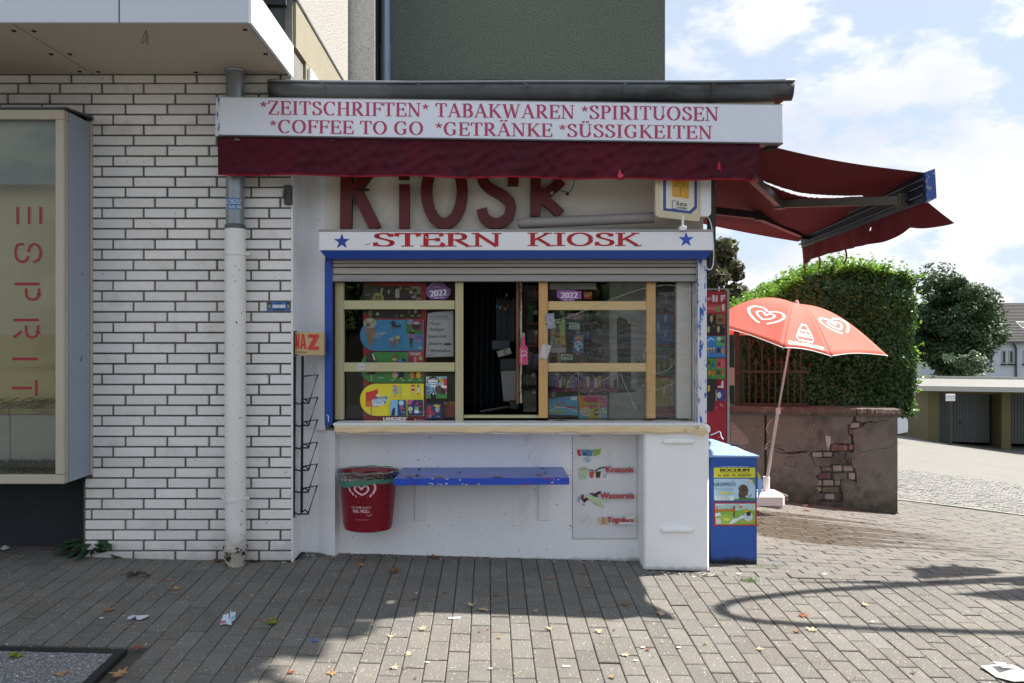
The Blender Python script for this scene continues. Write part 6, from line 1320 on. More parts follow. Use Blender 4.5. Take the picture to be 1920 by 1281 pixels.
p.r(1341, 944.5, 1416, 983.5, '#9fc7c4'); p.poly([(1341, 957), (1360, 955), (1380, 958), (1400, 954), (1416, 958), (1416, 983.5), (1341, 983.5)], '#7fa845'); p.poly([(1341, 968), (1362, 964), (1380, 972), (1378, 983.5), (1341, 983.5)], '#93b64c'); p.r(1375, 948, 1378, 970, '#6a4a34')
p.e(1388.5, 951, 3.4, 2.6, '#d8742c'); p.e(1411.5, 949.5, 1.8, 1.8, '#d8c24a', 8); p.e(1403, 969, 9, 9, '#b9c6cc', 16); p.e(1403.5, 963, 4.4, 5.2, '#25272b', 12); p.poly([(1395, 957), (1406, 955.5), (1404, 960), (1396, 960)], '#d8a32c'); p.st(arc(1402, 974, 14, 5, 10, 170, 10), 1.6, '#d3b83a')
p.poly([(1366, 982), (1373, 974), (1385, 971), (1387, 975), (1377, 980), (1371, 983)], '#d6dce2'); p.poly([(1384, 972), (1390, 966), (1397, 969), (1390, 974)], '#cfd8e2'); p.e(1362, 974, 7, 3, '#d3cf5a'); p.r(1342, 972, 1352, 982.5, '#c9ccc0'); p.poly([(1341, 963), (1350, 961), (1352, 967), (1341, 969)], '#d9dfe0')
p.r(1342, 945, 1398, 948.6, '#c4d3cf'); p.t('Mo - Fr 10.00 Uhr & Sa 15.00 Uhr', 1369, 948, 2.1, '#2f363c', sx=.92); p.t('Rabe Socke', 1360, 959, 5.6, '#8f2a1c', sx=.98, rot=-.03, shear=.15, bold=1.2); p.t('Rabe Socke', 1359.7, 958.7, 5.6, '#e07a22', sx=.98, rot=-.03, shear=.15, bold=.5); p.t('alles', 1345, 952, 2.6, '#9a4a2a'); p.build(o)
b = MB(); b.cc = lin('#9cc3dc'); b.prism([P(x, y, 5.6) for x, y in ((1421, 888), (1431, 904), (1427, 923), (1421, 936))], (0, .003, 0)); b.cc = lin('#cfc93a'); b.prism([P(x, y, 5.597) for x, y in ((1420, 884), (1427, 893), (1422, 899))], (0, .002, 0)); b.build('loose_poster', PRINT, None, label='loose pale blue poster sheet curling off the far side of the blue box', cat='poster')

# ------------------------------------------------------------------ red ice cream board behind the kiosk corner
ib_ = thing('ice_cream_board', (XW(1346, 5.9), 5.9, g(1.7, 5.9)), 'tall narrow red ice cream price board standing behind the right kiosk corner', 'price board')
Yi = 5.9; X0, X1 = kx1 + .03, XW(1362.5, Yi); zt_i = ZW(546, Yi)
b = MB(); b.box(X0, X1, Yi, Yi + .04, g(1.7, 5.9) + .02, zt_i, .002); b.build('panel', M('red_board', '#a81426', rough=.4, var=.06, c3='#d8c8c8', s3=26, lo3=.75, hi3=.76), ib_)
b = MB(); b.box(X1 + .001, X1 + .018, Yi - .008, Yi + .05, g(1.7, 5.9), zt_i + .01, .002); b.box(X0, X1 + .018, Yi - .008, Yi + .05, zt_i + .0105, zt_i + .02, .002); b.build('frame', m_alu, ib_)
p = Print(Yi - .0005)
p.r(1336, 553, 1338.5, 566, '#e6dede') ; heart_logo(p, 1329.5, 561, 9, '#e6dede'); p.poly([(1335, 554), (1340, 554), (1340, 566), (1337.5, 566)], '#e6dede'); p.r(1342, 554, 1345.5, 566, '#e6dede'); p.r(1351.5, 553.5, 1354.5, 565.5, '#e6dede'); p.r(1351.5, 553.5, 1360, 556.5, '#e6dede'); p.r(1351.5, 558.5, 1359, 561, '#e6dede')
p.r(1326, 571, 1361, 586, '#c0464e'); p.t('TWINKIES', 1332, 581, 5, '#e8a8a8', sx=.6); p.r(1342, 575, 1350, 584, '#6f9a4c'); lolly(p, 1356, 570, 582, 5, '#d8cfc6'); p.r(1325, 589.5, 1359.5, 629, '#101012'); p.r(1343, 589.5, 1359, 608, '#8a6a35')
for x, y in ((1334, 592), (1347, 611.5), (1328.5, 612)): lolly(p, x, y, y + 10, 5, '#b5a478')
for x, y in ((1338, 591), (1339, 612), (1357, 612)): p.e(x, y, 1.8, 1.8, '#8f7a3c', 8)
p.e(1351, 600, 5, 4, '#5a4020'); p.r(1325, 630.5, 1359.5, 670.5, '#2f7fc0'); p.r(1343, 630.5, 1359, 649, '#5f9a58'); p.e(1348, 635, 4, 3, '#c9c4da'); p.e(1355, 640, 4, 3.6, '#5a3a4c'); p.st([(1327, 640), (1333, 634), (1339, 638)], 2, '#d3d8e2')
for x in (1328, 1333, 1338.5): cone(p, x, 652, 666, 4, '#b98a5a', '#d6a89c')
for x, c in ((1347.5, '#22222a'), (1355, '#c98a50')): lolly(p, x, 652, 662, 5.4, c)
p.r(1325, 672, 1359.5, 711, '#3a8a3a'); p.r(1343.5, 673, 1359.5, 691, '#c24a50')
for x, y, c in ((1329, 676, '#5a3a2c'), (1337, 680, '#2f5a9a'), (1348, 678, '#7d2030'), (1354, 677, '#c96a60'), (1331, 694, '#d8a52c'), (1337.5, 695, '#d86a2a'), (1347, 694, '#5a2a2a'), (1355, 694, '#cf4a2a')): lolly(p, x, y, y + 9, 5, c)
p.poly([(1353, 715), (1356, 713), (1357, 728), (1345, 727), (1346, 724), (1352, 723)], '#d6cfcf'); p.r(1344, 731, 1360, 752, '#2f3f7c'); p.e(1348.5, 741, 4, 6, '#cfd2dc', 12); p.e(1355, 739, 3, 3, '#5a2f6a'); p.r(1342, 731, 1344, 752, '#c9b23a'); p.st([(1350, 757), (1355, 762)], 1, '#dcc9c9'); p.e(1343, 765, .8, 3, '#d86a74', 8); p.build(ib_)
b = MB(); b.prism([P(1326, 711, 5.75), P(1345, 712.5, 5.75), P(1337, 772, 5.75), P(1326, 772, 5.75)], (0, .10, 0)); o = b.build('black_hopper', m_black, None, label='black plastic box fixed in front of the red ice cream board', cat='box'); p = Print(5.75); p.poly([(1327, 724), (1331, 722), (1331, 733), (1327, 735)], '#c9a82c'); p.build(o)
b = MB(); b.tube([P(x, y, 5.45) for x, y in smooth_path([(1332, 816), (1342, 812), (1348, 809), (1351, 812), (1352, 818), (1356, 824)])], .0035, 5); b.build('thin_cable', m_white, None, label='thin white cable hanging over the lid of the blue box', cat='cable', smooth=True)

# ------------------------------------------------------------------ red parasol
um = thing('parasol', P(1440, 944, 8.25), 'coral red parasol with white heart swirls, tilted in front of the old wall', 'parasol')
m_um = M('red_parasol_cloth', '#f89080', rough=.75, var=.05, trans=.55)
apx = P(1494, 572, 8.0)
V = [P(1320, 606, 7.65), P(1468, 652, 7.15), P(1558, 668, 7.2), P(1664, 667, 7.75)]
cen = apx + Vector((-.07, 0, -.42))
bk = [cen + Vector((.80, .55, -.02)), cen + Vector((.32, .95, .07)), cen + Vector((-.40, .93, .12)), cen + Vector((-.92, .42, .16))]
rim = V + bk
def ribpt(i, t):
    e_ = rim[i % 8]; p_ = apx.lerp(e_, t); return p_ + Vector((0, 0, .125 * math.sin(PI * t ** .85) * (apx - e_).length))
def panel(i):
    def f(u, v):
        a, c_ = ribpt(i, v), ribpt(i + 1, v); p_ = a.lerp(c_, u); sc = math.sin(PI * u) * v
        return p_ + (cen - p_) * .05 * sc + Vector((0, 0, .02 * math.sin(PI * u) * max(0, v - .85) / .15))
    return f
for i in range(8):
    b = MB(); b.grid(panel(i), 14, 16); o = b.build('canopy_panel', m_um, um, smooth=True); solidify(o, .0015)
b = MB()
for i in range(8): b.tube([panel(i)(u / 12, 1.0) for u in range(13)], .004, 5)
b.build('white_piping', m_white, um, smooth=True)
b = MB()
for i in range(8): b.tube([ribpt(i, t / 10) - Vector((0, 0, .012)) for t in range(11)], .004, 5)
b.build('rib', m_white, um, smooth=True)
def inv_print(i, cx, cy, sc_, skew=0):
    """map a small local frame (x right, y down, unit = px) on panel i around barycentric centre"""
    f = panel(i)
    def fn(x, y, l):
        v = .62 + (y - cy) / sc_; u = .5 + (x - cx) / (sc_ * .78 * max(.3, v)) + skew * (y - cy) / sc_
        v = min(.99, max(.05, v)); u = min(.99, max(.01, u)); p_ = f(u, v); nn = (f(min(1, u + .02), v) - f(u - .02, v)).cross(f(u, min(1, v + .02)) - f(u, v - .02)).normalized()
        if nn.y > 0: nn = -nn
        return p_ + nn * (l + .003)
    return Print(fn=fn)
pr = inv_print(0, 0, 0, 100); heart_logo(pr, 3, 6, 37, '#f4e6e2'); pr.build(um, 'heart_print')
pr = inv_print(2, 0, 0, 100); heart_logo(pr, 2, 0, 36, '#f4e6e2'); pr.build(um, 'heart_print')
pr = inv_print(1, 0, 0, 100)
pr.st([(-11, 26), (-14, 22), (-8, 12), (-2, 4), (5, 4), (11, 14), (15, 22), (12, 26), (-11, 26)], 1.6, '#efd8d4'); pr.t('PLASTIC', 1, 21, 5, '#efd8d4', bold=.4, sx=.8); pr.t('100% RECYC', 1, 14, 3, '#efd8d4', sx=.7); pr.t('ICH WAR 43 PET-FLASCHEN', 0, 34, 4.6, '#f0dcd8', sx=.72, bold=.2); pr.build(um, 'lettering')
b = MB(); b.lathe([(.001, apx.z + .05), (.014, apx.z + .045), (.022, apx.z + .01), (.03, apx.z - .01)], apx.x, apx.y, 12); b.build('finial', M('pink_white_plastic', '#d9b8b4', rough=.4), um, smooth='auto')
foot = P(1437, 905, 8.2); mid = P(1459, 770, 8.12); m_pole = M('pale_pole', '#cdc2c0', rough=.4, var=.05)
b = MB(); b.tube([mid, apx], .011, 10); b.build('upper_pole', m_pole, um, smooth=True)
b = MB(); b.tube([foot, mid], .016, 12); b.lathe([(.017, mid.z - .04), (.025, mid.z - .035), (.025, mid.z + .02), (.015, mid.z + .03)], mid.x, mid.y, 12); b.build('lower_pole', m_pole, um, smooth='auto')
b = MB(); b.tube([foot + Vector((-.002, 0, -.10)), foot + Vector((0, 0, .06))], .034, 14); b.build('pole_sleeve', m_white, um, smooth='auto')
bs_ = MB(); gb = g(XW(1440, 8.2), 8.2)
bs_.box(XW(1402, 8.2), XW(1468, 8.1), 8.02, 8.3, gb + .005, gb + .15, .03); b0 = bs_.build('water_base', M('pinkish_white_plastic', '#d8cccd', rough=.4, var=.04), um)
b = MB(); 
for pts in ([(1446, 788), (1440, 796), (1437, 806), (1441, 812)], [(1444, 827), (1437, 834), (1434, 843), (1440, 838)]): b.tube([P(x, y, 8.2 if x > 1425 else 8.4) for x, y in smooth_path(pts)], .0022, 5)
b.build('tie_cord', M('pale_cord', '#e6ddd8', rough=.8), um)
# ------------------------------------------------------------------ rear house with the dark pebble-dashed gable
YR_ = 8.2
rear = thing('rear_house', (.3, 9, 0), 'tall house with a dark green pebble-dashed wall rising behind the kiosk roof', 'building')
b = MB(); b.box(XW(705, 7.2) - .3, XW(1247, YR_), YR_, 13, -.6, 11); b.build('wall', m_pebble_g, rear)
b = MB(); b.box(-1.24, -1.115, 6.976, 8.199, 2.5, 11); b.build('shade_dark_recess_wall', m_dark, rear)  # recess side wall in near-black, the gable's shade put into its colour
b = MB(); 
for x0, x1 in ((720, 880), (895, 1070), (1090, 1240)): b.box(XW(x0, 8.1), XW(x1, 8.1), 8.1, 8.195, 2.9, ZW(150.5, 8.1) + random.uniform(-.01, .01), .004)
b.build('roof_upstand', m_zinc, rear)
dp2 = thing('gable_drainpipe', (XW(722, 8.07), 8.07, 3.3), 'grey blue zinc drainpipe on the dark pebble-dashed wall above the kiosk roof', 'drainpipe')
b = MB(); x = XW(722.5, 8.07); b.tube([(x, 8.07, 2.95), (x, 8.07, ZW(84, 8.07))], .056, 18); b.build('lower_pipe', M('blue_grey_zinc', '#93a1b8', rough=.4, var=.1, vs_=8, stretch=(1, 1, .2), metal=.4), dp2, smooth='auto')
b = MB(); b.tube([(x, 8.07, ZW(86, 8.07)), (x, 8.07, 10.4)], .051, 18); b.build('upper_pipe', MATS['blue_grey_zinc'], dp2, smooth='auto')

# ------------------------------------------------------------------ old garden wall with the crack
YS = 8.70
old = thing('garden_wall', (3.5, 8.85, g(3.5, 8.7)), 'old stained plaster garden wall with sandstone coping, a jagged crack and bare bricks', 'wall')
xs0, xs1 = 2.2, XW(1683, YS)
cz = lambda x: ZW(768, YS) - .018 * (x - XW(1370, YS)) / 1.8
m_old = M('old_stained_plaster', '#736c66', rough=.95, var=.2, vs_=3.5, bump=1.6, bs=75, c2='#3b352d', s2=1.9, stretch2=(1, 1, .8), lo=.50, hi=.66, a2=.75, c3='#a89d92', s3=46, lo3=.69, hi3=.73, low=('#2c2f22', -.05, .42, .75))
holes = [[(1603, 776), (1608, 790), (1613, 792), (1628, 791), (1621, 798), (1612, 803), (1600, 806), (1599, 815), (1602, 828), (1601, 846), (1595, 848), (1594, 838), (1596, 822), (1590, 812), (1589, 800), (1597, 790)],
         [(1556, 834), (1579, 831), (1595, 832), (1602, 829), (1600, 849), (1585, 847), (1566, 848), (1562, 858), (1541, 859), (1521, 858), (1521, 847), (1540, 844), (1554, 846)],
         [(1534, 874), (1553, 876), (1562, 869), (1575, 871), (1590, 863), (1596, 873), (1606, 886), (1607, 906), (1598, 900), (1588, 898), (1577, 902), (1577, 915), (1581, 926), (1580, 941), (1554, 942), (1533, 938), (1538, 922), (1530, 915), (1536, 902), (1530, 893), (1540, 884)],
         [(1470, 847), (1480, 850), (1500, 847), (1514, 846), (1514, 848), (1500, 849.5), (1482, 852), (1468, 849)],
         [(1440, 838), (1455, 838), (1470, 844), (1470, 846), (1454, 840), (1440, 840)],
         [(1629, 790), (1640, 792), (1650, 789), (1650, 790.6), (1640, 794), (1629, 792.5)],
         [(1597, 860), (1599, 873), (1606, 884), (1604, 885), (1596, 874), (1594.5, 860)],
         [(1586, 846), (1586, 864), (1583.6, 864), (1584, 846)]]
for h in holes:
    random.seed(len(h)); nh = []
    for i, a in enumerate(h):
        c_ = h[(i + 1) % len(h)]; L_ = math.hypot(c_[0] - a[0], c_[1] - a[1]); n = max(1, int(L_ / 3))
        for k in range(n): nh.append((a[0] + (c_[0] - a[0]) * k / n + random.uniform(-.8, .8), a[1] + (c_[1] - a[1]) * k / n + random.uniform(-.8, .8)))
    h[:] = nh
bbx = [(min(a[0] for a in h), max(a[0] for a in h), min(a[1] for a in h), max(a[1] for a in h)) for h in holes]
def inside(x, y):
    for h, (a, b_, c_, d_) in zip(holes, bbx):
        if not (a <= x <= b_ and c_ <= y <= d_): continue
        r_ = False; j = len(h) - 1
        for i in range(len(h)):
            if (h[i][1] > y) != (h[j][1] > y) and x < (h[j][0] - h[i][0]) * (y - h[i][1]) / (h[j][1] - h[i][1]) + h[i][0]: r_ = not r_
            j = i
        if r_: return True
    return False
# only the cracked zone needs fine cells; its vertices are kept, faces inside the outlines are left out
def plate(px0, px1, py0, py1, step, parent):
    nx, ny = int((px1 - px0) / step), int((py1 - py0) / step)
    vid = {}; v = []; f = []
    def vi(i, j):
        if (i, j) not in vid:
            x, y = px0 + i * step, py0 + j * step; q = P(x, y, YS); vid[(i, j)] = len(v); v.append((q.x, q.y + .003 * math.sin(x * .11) * math.sin(y * .13), q.z))
        return vid[(i, j)]
    for j in range(ny):
        for i in range(nx):
            if not inside(px0 + (i + .5) * step, py0 + (j + .5) * step): f.append((vi(i, j), vi(i, j + 1), vi(i + 1, j + 1), vi(i + 1, j)))
    me = bpy.data.meshes.new('plaster'); me.from_pydata(v, [], f); me.materials.append(m_old)
    o = bpy.data.objects.new('plaster', me); link(o, parent); solidify(o, .030, 1 if False else -1); return o
body = MB(); body.box(xs0, xs1 - .012, YS + .034, YS + .36, -1.6, ZW(779, YS), .01); body.build('wall_core', M('dark_rubble_core', '#57504a', rough=.95, var=.3, vs_=12, bump=2, bs=40), old)
plate(1438, 1683, 776, 962, 1.0, old)
b = MB(); b.box(xs0, XW(1438, YS), YS, YS + .033, -1.6, ZW(776, YS)); b.box(xs1 - .03, xs1 - .001, YS + .031, YS + .37, -1.6, ZW(776, YS), .004); b.build('plaster', m_old, old)
pc = Print(YS - .0005)
random.seed(5)
def crackline(pts, w=1.2): pc.st([(x + random.uniform(-1.2, 1.2), y + random.uniform(-1, 1)) for x, y in smooth_path(pts, 4)], w, '#241f1b')
crackline([(1453, 845), (1470, 850), (1488, 847), (1512, 847)], 1.4); crackline([(1475, 860), (1482, 855), (1492, 858), (1492, 872), (1478, 876), (1473, 868)], .8); crackline([(1520, 850), (1526, 866), (1533, 874)], 1); crackline([(1572, 860), (1580, 868)], 1); crackline([(1610, 850), (1640, 843), (1676, 838)], .6); crackline([(1440, 830), (1460, 836), (1480, 832)], .7); crackline([(1628, 790), (1640, 793), (1652, 788), (1662, 790)], .9); crackline([(1600, 905), (1610, 915), (1608, 925)], .8)
pc.build(old, 'hairline_crack', M('crack_shadow', '#35302b', rough=1, attr=False))
b = MB(); b.box(XW(1433.5, YS), XW(1437, YS), YS - .004, YS + .01, -1.2, ZW(779, YS)); b.build('joint_strip', M('black_joint', '#1f1c18', rough=1), old)
# bare bricks in the hole
mbk = M('old_brick', (1, 1, 1), rough=.9, attr=True, var=.25, vs_=12, bump=1.5, bs=60, c2='#8d857c', s2=14, lo=.52, hi=.62, a2=.7)
for x0, x1, y0, y1, c in ((1595, 1612, 793, 803, '#a08f85'), (1592, 1606, 806, 815, '#7a5a55'), (1580, 1596, 820, 831, '#a79c90'), (1558, 1590, 834, 846, '#6f4a44'), (1592, 1600, 834, 844, '#7f5f58'), (1523, 1542, 848, 858, '#9a8f85'), (1544, 1561, 848, 857, '#8c8276'), (1562, 1579, 873, 884, '#96837a'), (1582, 1600, 874, 884, '#8a857a'), (1540, 1560, 876, 884, '#6a5c58'), (1534, 1558, 887, 898, '#64444a'), (1562, 1589, 888, 900, '#5f5c52'), (1592, 1604, 887, 900, '#9a8d88'), (1530, 1541, 901, 911, '#8a857c'), (1544, 1563, 901, 911, '#8d857f'), (1566, 1576, 901, 911, '#84706a'), (1541, 1573, 914, 924, '#5d5a50'), (1530, 1540, 914, 922, '#8f8a82'), (1547, 1565, 927, 937, '#96918f'), (1531, 1545, 927, 938, '#55564e')):
    m_ = MB(); m_.cc = lin(c); Yk_ = YS + random.uniform(.0, .012); m_.box(XW(x0, Yk_), XW(x1, Yk_), Yk_, YS + .05, ZW(y1, Yk_), ZW(y0, Yk_), .008); m_.build('brick', mbk, old)
pl = Print(YS - .001); rag_pts = [(1548, 815), (1557, 816), (1558, 828), (1556, 836), (1554, 847), (1553, 836), (1551, 846), (1550, 834), (1548, 828)]; pl.poly(rag_pts, '#a8a29b'); pl.poly([(1370, 792), (1378, 795), (1402, 822), (1404, 832), (1390, 836), (1370, 832)], '#8c7f7b'); pl.build(old, 'light_patch', PRINT_DULL)
# coping stones
mcp = M('sandstone_coping', '#5d524b', rough=.9, var=.2, vs_=6, bump=2, bs=35, c2='#3c332d', s2=5, lo=.5, hi=.65, a2=.6, c3='#9a8d80', s3=40, lo3=.68, hi3=.72)
def coping(px0, px1):
    b = MB(); Yk_ = YS - .035; n = 24
    x0, x1 = XW(px0, Yk_), XW(px1, Yk_); ring = []
    random.seed(px0)
    for i in range(n + 1):
        x = x0 + (x1 - x0) * i / n; zt__ = EYE + (CY - (763 + 5 * (CX + FPX * x / Yk_ - 1370) / 320)) / FPX * Yk_; j = lambda s=.004: random.uniform(-s, s)
        ring.append([(x, Yk_ + .01 + j(), zt__ - .078 + j()), (x, Yk_ - .002 + j(.006), zt__ - .045 + j()), (x, Yk_ + .012 + j(), zt__ - .004 + j()), (x, Yk_ + .06, zt__ + j(.002)), (x, YS + .40, zt__), (x, YS + .40, zt__ - .08)])
    v = [p for r_ in ring for p in r_]; f = []
    for i in range(n):
        for k in range(6): f.append((i * 6 + k, i * 6 + (k + 1) % 6, (i + 1) * 6 + (k + 1) % 6, (i + 1) * 6 + k))
    f += [tuple(range(6))[::-1], tuple(n * 6 + k for k in range(6))]; b.add(v, f); b.build('coping_stone', mcp, old)
coping(1260, 1368); coping(1369.2, 1606); coping(1608, 1691)

# ------------------------------------------------------------------ iron fence on the wall
YF = 8.86
m_iron = M('rusty_iron', '#4a403c', rough=.7, var=.2, vs_=20, metal=.2)
fe = thing('iron_fence', (XW(1440, YF), YF, ZW(765, YF)), 'rusty wrought iron fence with arrow-head pickets on the old wall behind the parasol', 'fence')
b = MB(); b.box(XW(1377, YF), XW(1385.5, YF), YF - .025, YF + .025, ZW(766, YF), ZW(620, YF), .003); b.build('gate_post', m_iron, fe)
tall = [1405, 1429, 1453.5, 1477, 1501]
for x in tall:
    b = MB(); X = XW(x, YF); b.tube([(X, YF, ZW(766, YF)), (X, YF, ZW(632, YF))], .0085, 6); b.build('long_bar', m_iron, fe)
for x in (1394, 1417, 1441.5, 1465, 1489):
    b = MB(); X = XW(x, YF); b.tube([(X, YF, ZW(766, YF)), (X, YF, ZW(686, YF))], .0075, 6)
    z = ZW(686, YF); b.lathe([(.008, z - .01), (.022, z + .0), (.010, z + .012), (.024, z + .035), (.013, z + .06), (.001, z + .095)], X, YF, 8, 1, .5); b.build('picket', m_iron, fe)
for y in (697, 758):
    b = MB(); b.box(XW(1378, YF), XW(1515, YF), YF - .012, YF + .012, ZW(y + 2, YF), ZW(y - 2, YF)); b.build('rail', m_iron, fe)
b = MB()
for x in [1381] + tall[:3]:
    for s_ in (-1, 1): b.tube([P(x + s_ * dx, y, YF) for dx, y in ((0, 658), (3, 650), (8, 640), (10, 634))], .006, 5); b.tube([P(x + s_ * dx, y, YF) for dx, y in ((0, 640), (5, 636), (7, 641), (5, 644))], .005, 5)
b.build('scroll', m_iron, fe)
b = MB(); b.box(XW(1362, 8.6), XW(1377.5, 8.6), 8.6, 8.7, ZW(723, 8.6), ZW(690, 8.6), .005); b.build('meter_box', M('grey_plastic_box', '#9b9a98', rough=.5), None, label='small grey letter box fixed beside the iron fence post', cat='letter box')

# ------------------------------------------------------------------ foliage
def leaves(name, pts, nrm_, size, mat_, parent=None, elong=1.7, seed=1, smooth=False, **k):
    r = np.random.default_rng(seed); n = len(pts)
    d = nrm_ + r.normal(0, .55, (n, 3)); d /= np.linalg.norm(d, axis=1, keepdims=True) + 1e-9
    a = np.cross(d, r.normal(0, 1, (n, 3))); a /= np.linalg.norm(a, axis=1, keepdims=True) + 1e-9; b_ = np.cross(d, a)
    s = size * r.uniform(.6, 1.3, (n, 1))
    A, B_ = a * s * elong / 2, b_ * s / 2
    v = np.stack([pts - A, pts + B_ + d * s * .12, pts + A, pts - B_ + d * s * .12], 1).reshape(-1, 3)
    c = v.mean(0)
    me = bpy.data.meshes.new(name); me.vertices.add(4 * n); me.vertices.foreach_set('co', (v - c).astype(np.float32).ravel())
    me.loops.add(4 * n); me.polygons.add(n); me.loops.foreach_set('vertex_index', np.arange(4 * n)); me.polygons.foreach_set('loop_start', np.arange(n) * 4)
    me.update(calc_edges=True); me.materials.append(mat_)
    o = bpy.data.objects.new(name, me); link(o, parent, Vector([float(x) for x in c])); tag(o, **k); return o
def leafmat(name, c, c2, trans=.35, vs_=2.5, s2=3.0, rough=.55, spec=.4): return M(name, c, rough=rough, var=.35, vs_=40, c2=c2, s2=s2, lo=.45, hi=.6, trans=trans, spec=spec)
# clipped hedge on the wall
hd = thing('hedge', (XW(1590, 9.4), 9.6, .6), 'large clipped privet hedge bulging over the end of the old wall', 'hedge')
r = np.random.default_rng(4)
hx0, hx1_, hy0, hy1_ = XW(1385, 9.3), XW(1712, 9.05), 9.02, 10.4
def htop(x):           # hedge height along its length
    px = CX + FPX * x / 9.3
    pts = [(1370, 588), (1400, 580), (1440, 566), (1470, 540), (1500, 520), (1560, 503), (1620, 503), (1680, 520), (1712, 545), (1725, 600)]
    for a, c_ in zip(pts, pts[1:]):
        if px <= c_[0]: return ZW(a[1] + (c_[1] - a[1]) * (px - a[0]) / (c_[0] - a[0]), 9.2)
    return ZW(600, 9.2)
N_ = 46000; pts = []; nn = []
for k in range(N_):
    s_ = r.random(); x = r.uniform(hx0, hx1_); zb_h = .52
    if s_ < .50:   # front face
        z = r.uniform(zb_h, htop(x)); dpt = abs(r.normal(0, .05)); bulge = .05 * math.sin(x * 5) + .04 * math.sin(z * 9 + x * 3); topc = max(0, (z - htop(x) + .3)) ** 2 * .9
        p_ = (x, hy0 + dpt + bulge + topc, z); n_ = (0, -1, .2)
    elif s_ < .80:  # top
        y = r.uniform(hy0 + .05, hy1_); p_ = (x, y, htop(x) + .05 * math.sin(x * 7) * math.sin(y * 6) - abs(r.normal(0, .05)) + (.04 if r.random() < .2 else 0)); n_ = (0, 0, 1)
    else:           # right end
        y = r.uniform(hy0, hy1_); z = r.uniform(zb_h - .02, htop(hx1_) + .12); p_ = (hx1_ - abs(r.normal(0, .06)) + .06 * math.sin(z * 6 + y * 3) - .12 * max(0, z - 1.7), y, z); n_ = (1, 0, .2)
    pts.append(p_); nn.append(n_)
# stray shoots sticking out
for k in range(800):
    x = r.uniform(hx0, hx1_ + .04); y = r.uniform(hy0 - .02, hy0 + .9); side = r.random() < .3
    if side: b0 = np.array([hx1_, r.uniform(hy0, hy1_), r.uniform(.55, 2.1)]); dr = np.array([1, r.normal(0, .3), r.uniform(-.1, .7)])
    else: b0 = np.array([x, y, htop(x) - .02]); dr = np.array([r.normal(0, .3), r.normal(0, .3), 1])
    L_ = r.uniform(.05, .19)
    for t in np.linspace(0, 1, 9): pts.append(tuple(b0 + dr * L_ * t + r.normal(0, .008, 3))); nn.append((0, 0, 1))
m_hedge = leafmat('hedge_leaf', '#365524', '#4c6a2c', trans=.45, rough=.32, spec=.6, s2=1.6)
A_p, A_n = np.array(pts), np.array(nn); top_ = A_n[:, 2] > .9
leaves('foliage', A_p[~top_], A_n[~top_], .030, m_hedge, hd, seed=3, kind='stuff')
leaves('sun_brightened_top', A_p[top_], A_n[top_], .030, leafmat('sun_brightened_hedge_leaf', '#648a34', '#84a440', trans=.5, rough=.35, spec=.5), hd, seed=4, kind='stuff')  # top leaves and stray shoots, coloured brighter to paint in the sunlight
b = MB(); b.box(hx0 + .05, hx1_ - .16, hy0 + .14, hy1_ - .1, .5, htop(XW(1440, 9.3)) - .1, .1); b.box(XW(1490, 9.3), hx1_ - .2, hy0 + .3, hy1_ - .1, 1.5, htop(XW(1600, 9.3)) - .22, .1); b.build('dark_core', M('dark_hedge_core', '#14160e', rough=1), hd)  # dark block added inside, standing for the shade deep in the foliage
def tree(nm, label, X, Y, zbase, h, rad, n, size, mat_, seed, ncl=70, squash=1.0, trunk_r=.16, cat='tree', group=None, low=.22, clr=.24, kind=None, fill=.6):
    """tapered trunk with limbs; the crown is many clumps of leaves with gaps between them"""
    rt = thing(nm, (X, Y, zbase), label, cat, group); r = np.random.default_rng(seed)
    ch = h * (1 - low); cz_ = zbase + h * low + ch / 2; cen_ = np.array([X, Y, cz_]); P_ = []; Nn = []; cl = []
    for k in range(ncl):
        u = r.normal(0, 1, 3); u /= np.linalg.norm(u); rr_ = r.uniform(fill, 1.0) ** .6 * (1 + .16 * math.sin(3.1 * u[0] + 5 * u[2] + seed) + .10 * math.sin(7 * u[0] * u[2] + seed * 2))
        c_ = cen_ + u * np.array([rad, rad, ch / 2 * squash]) * rr_ * (1 - clr * .5) * np.array([1 - .65 * max(0, -u[2])] * 2 + [1]); cl.append(c_)
        m_ = max(10, int(n / ncl * r.uniform(.5, 1.5))); cr = rad * clr * r.uniform(.45, 1.35)
        q = r.normal(0, 1, (m_, 3)); q /= np.linalg.norm(q, axis=1, keepdims=True); q2 = q * (r.random((m_, 1)) ** .35) * cr * np.array([1.1, 1.1, .75])
        P_.append(c_ + q2); Nn.append(q + np.array([0, 0, .4]))
    leaves('crown', np.concatenate(P_), np.concatenate(Nn), size, mat_, rt, seed=seed, kind='stuff')
    t = MB(); mt_ = M('bark', '#3d342b', rough=.95, var=.3, vs_=10, bump=2, bs=30)
    top_ = Vector((X + rad * .05, Y, zbase + h * .62)); t.tube([Vector((X, Y, zbase - .3)), Vector((X + .02, Y, zbase + h * .25)), top_], trunk_r, 10, r1=trunk_r * .35)
    for k in range(0, ncl, max(1, ncl // 16)):
        c_ = Vector([float(v_) for v_ in cl[k]]); s0 = Vector((X, Y, zbase + h * random.uniform(.2, .5))); mid_ = s0.lerp(c_, .5) + Vector((0, 0, .06 * h)); t.tube([s0, mid_, c_], trunk_r * .4, 6, r1=trunk_r * .08)
    t.build('trunk', mt_, rt, smooth=True)
    return rt
m_dk = leafmat('dark_tree_leaf', '#33482a', '#465c38', trans=.3)
m_gy = leafmat('grey_green_leaf', '#57684a', '#74826a', trans=.3)
m_ol = leafmat('olive_maple_leaf', '#4c4c34', '#5a5c38', trans=.35, s2=2)
m_pl = leafmat('plane_leaf', '#4a6428', '#5f7a30', trans=.4)
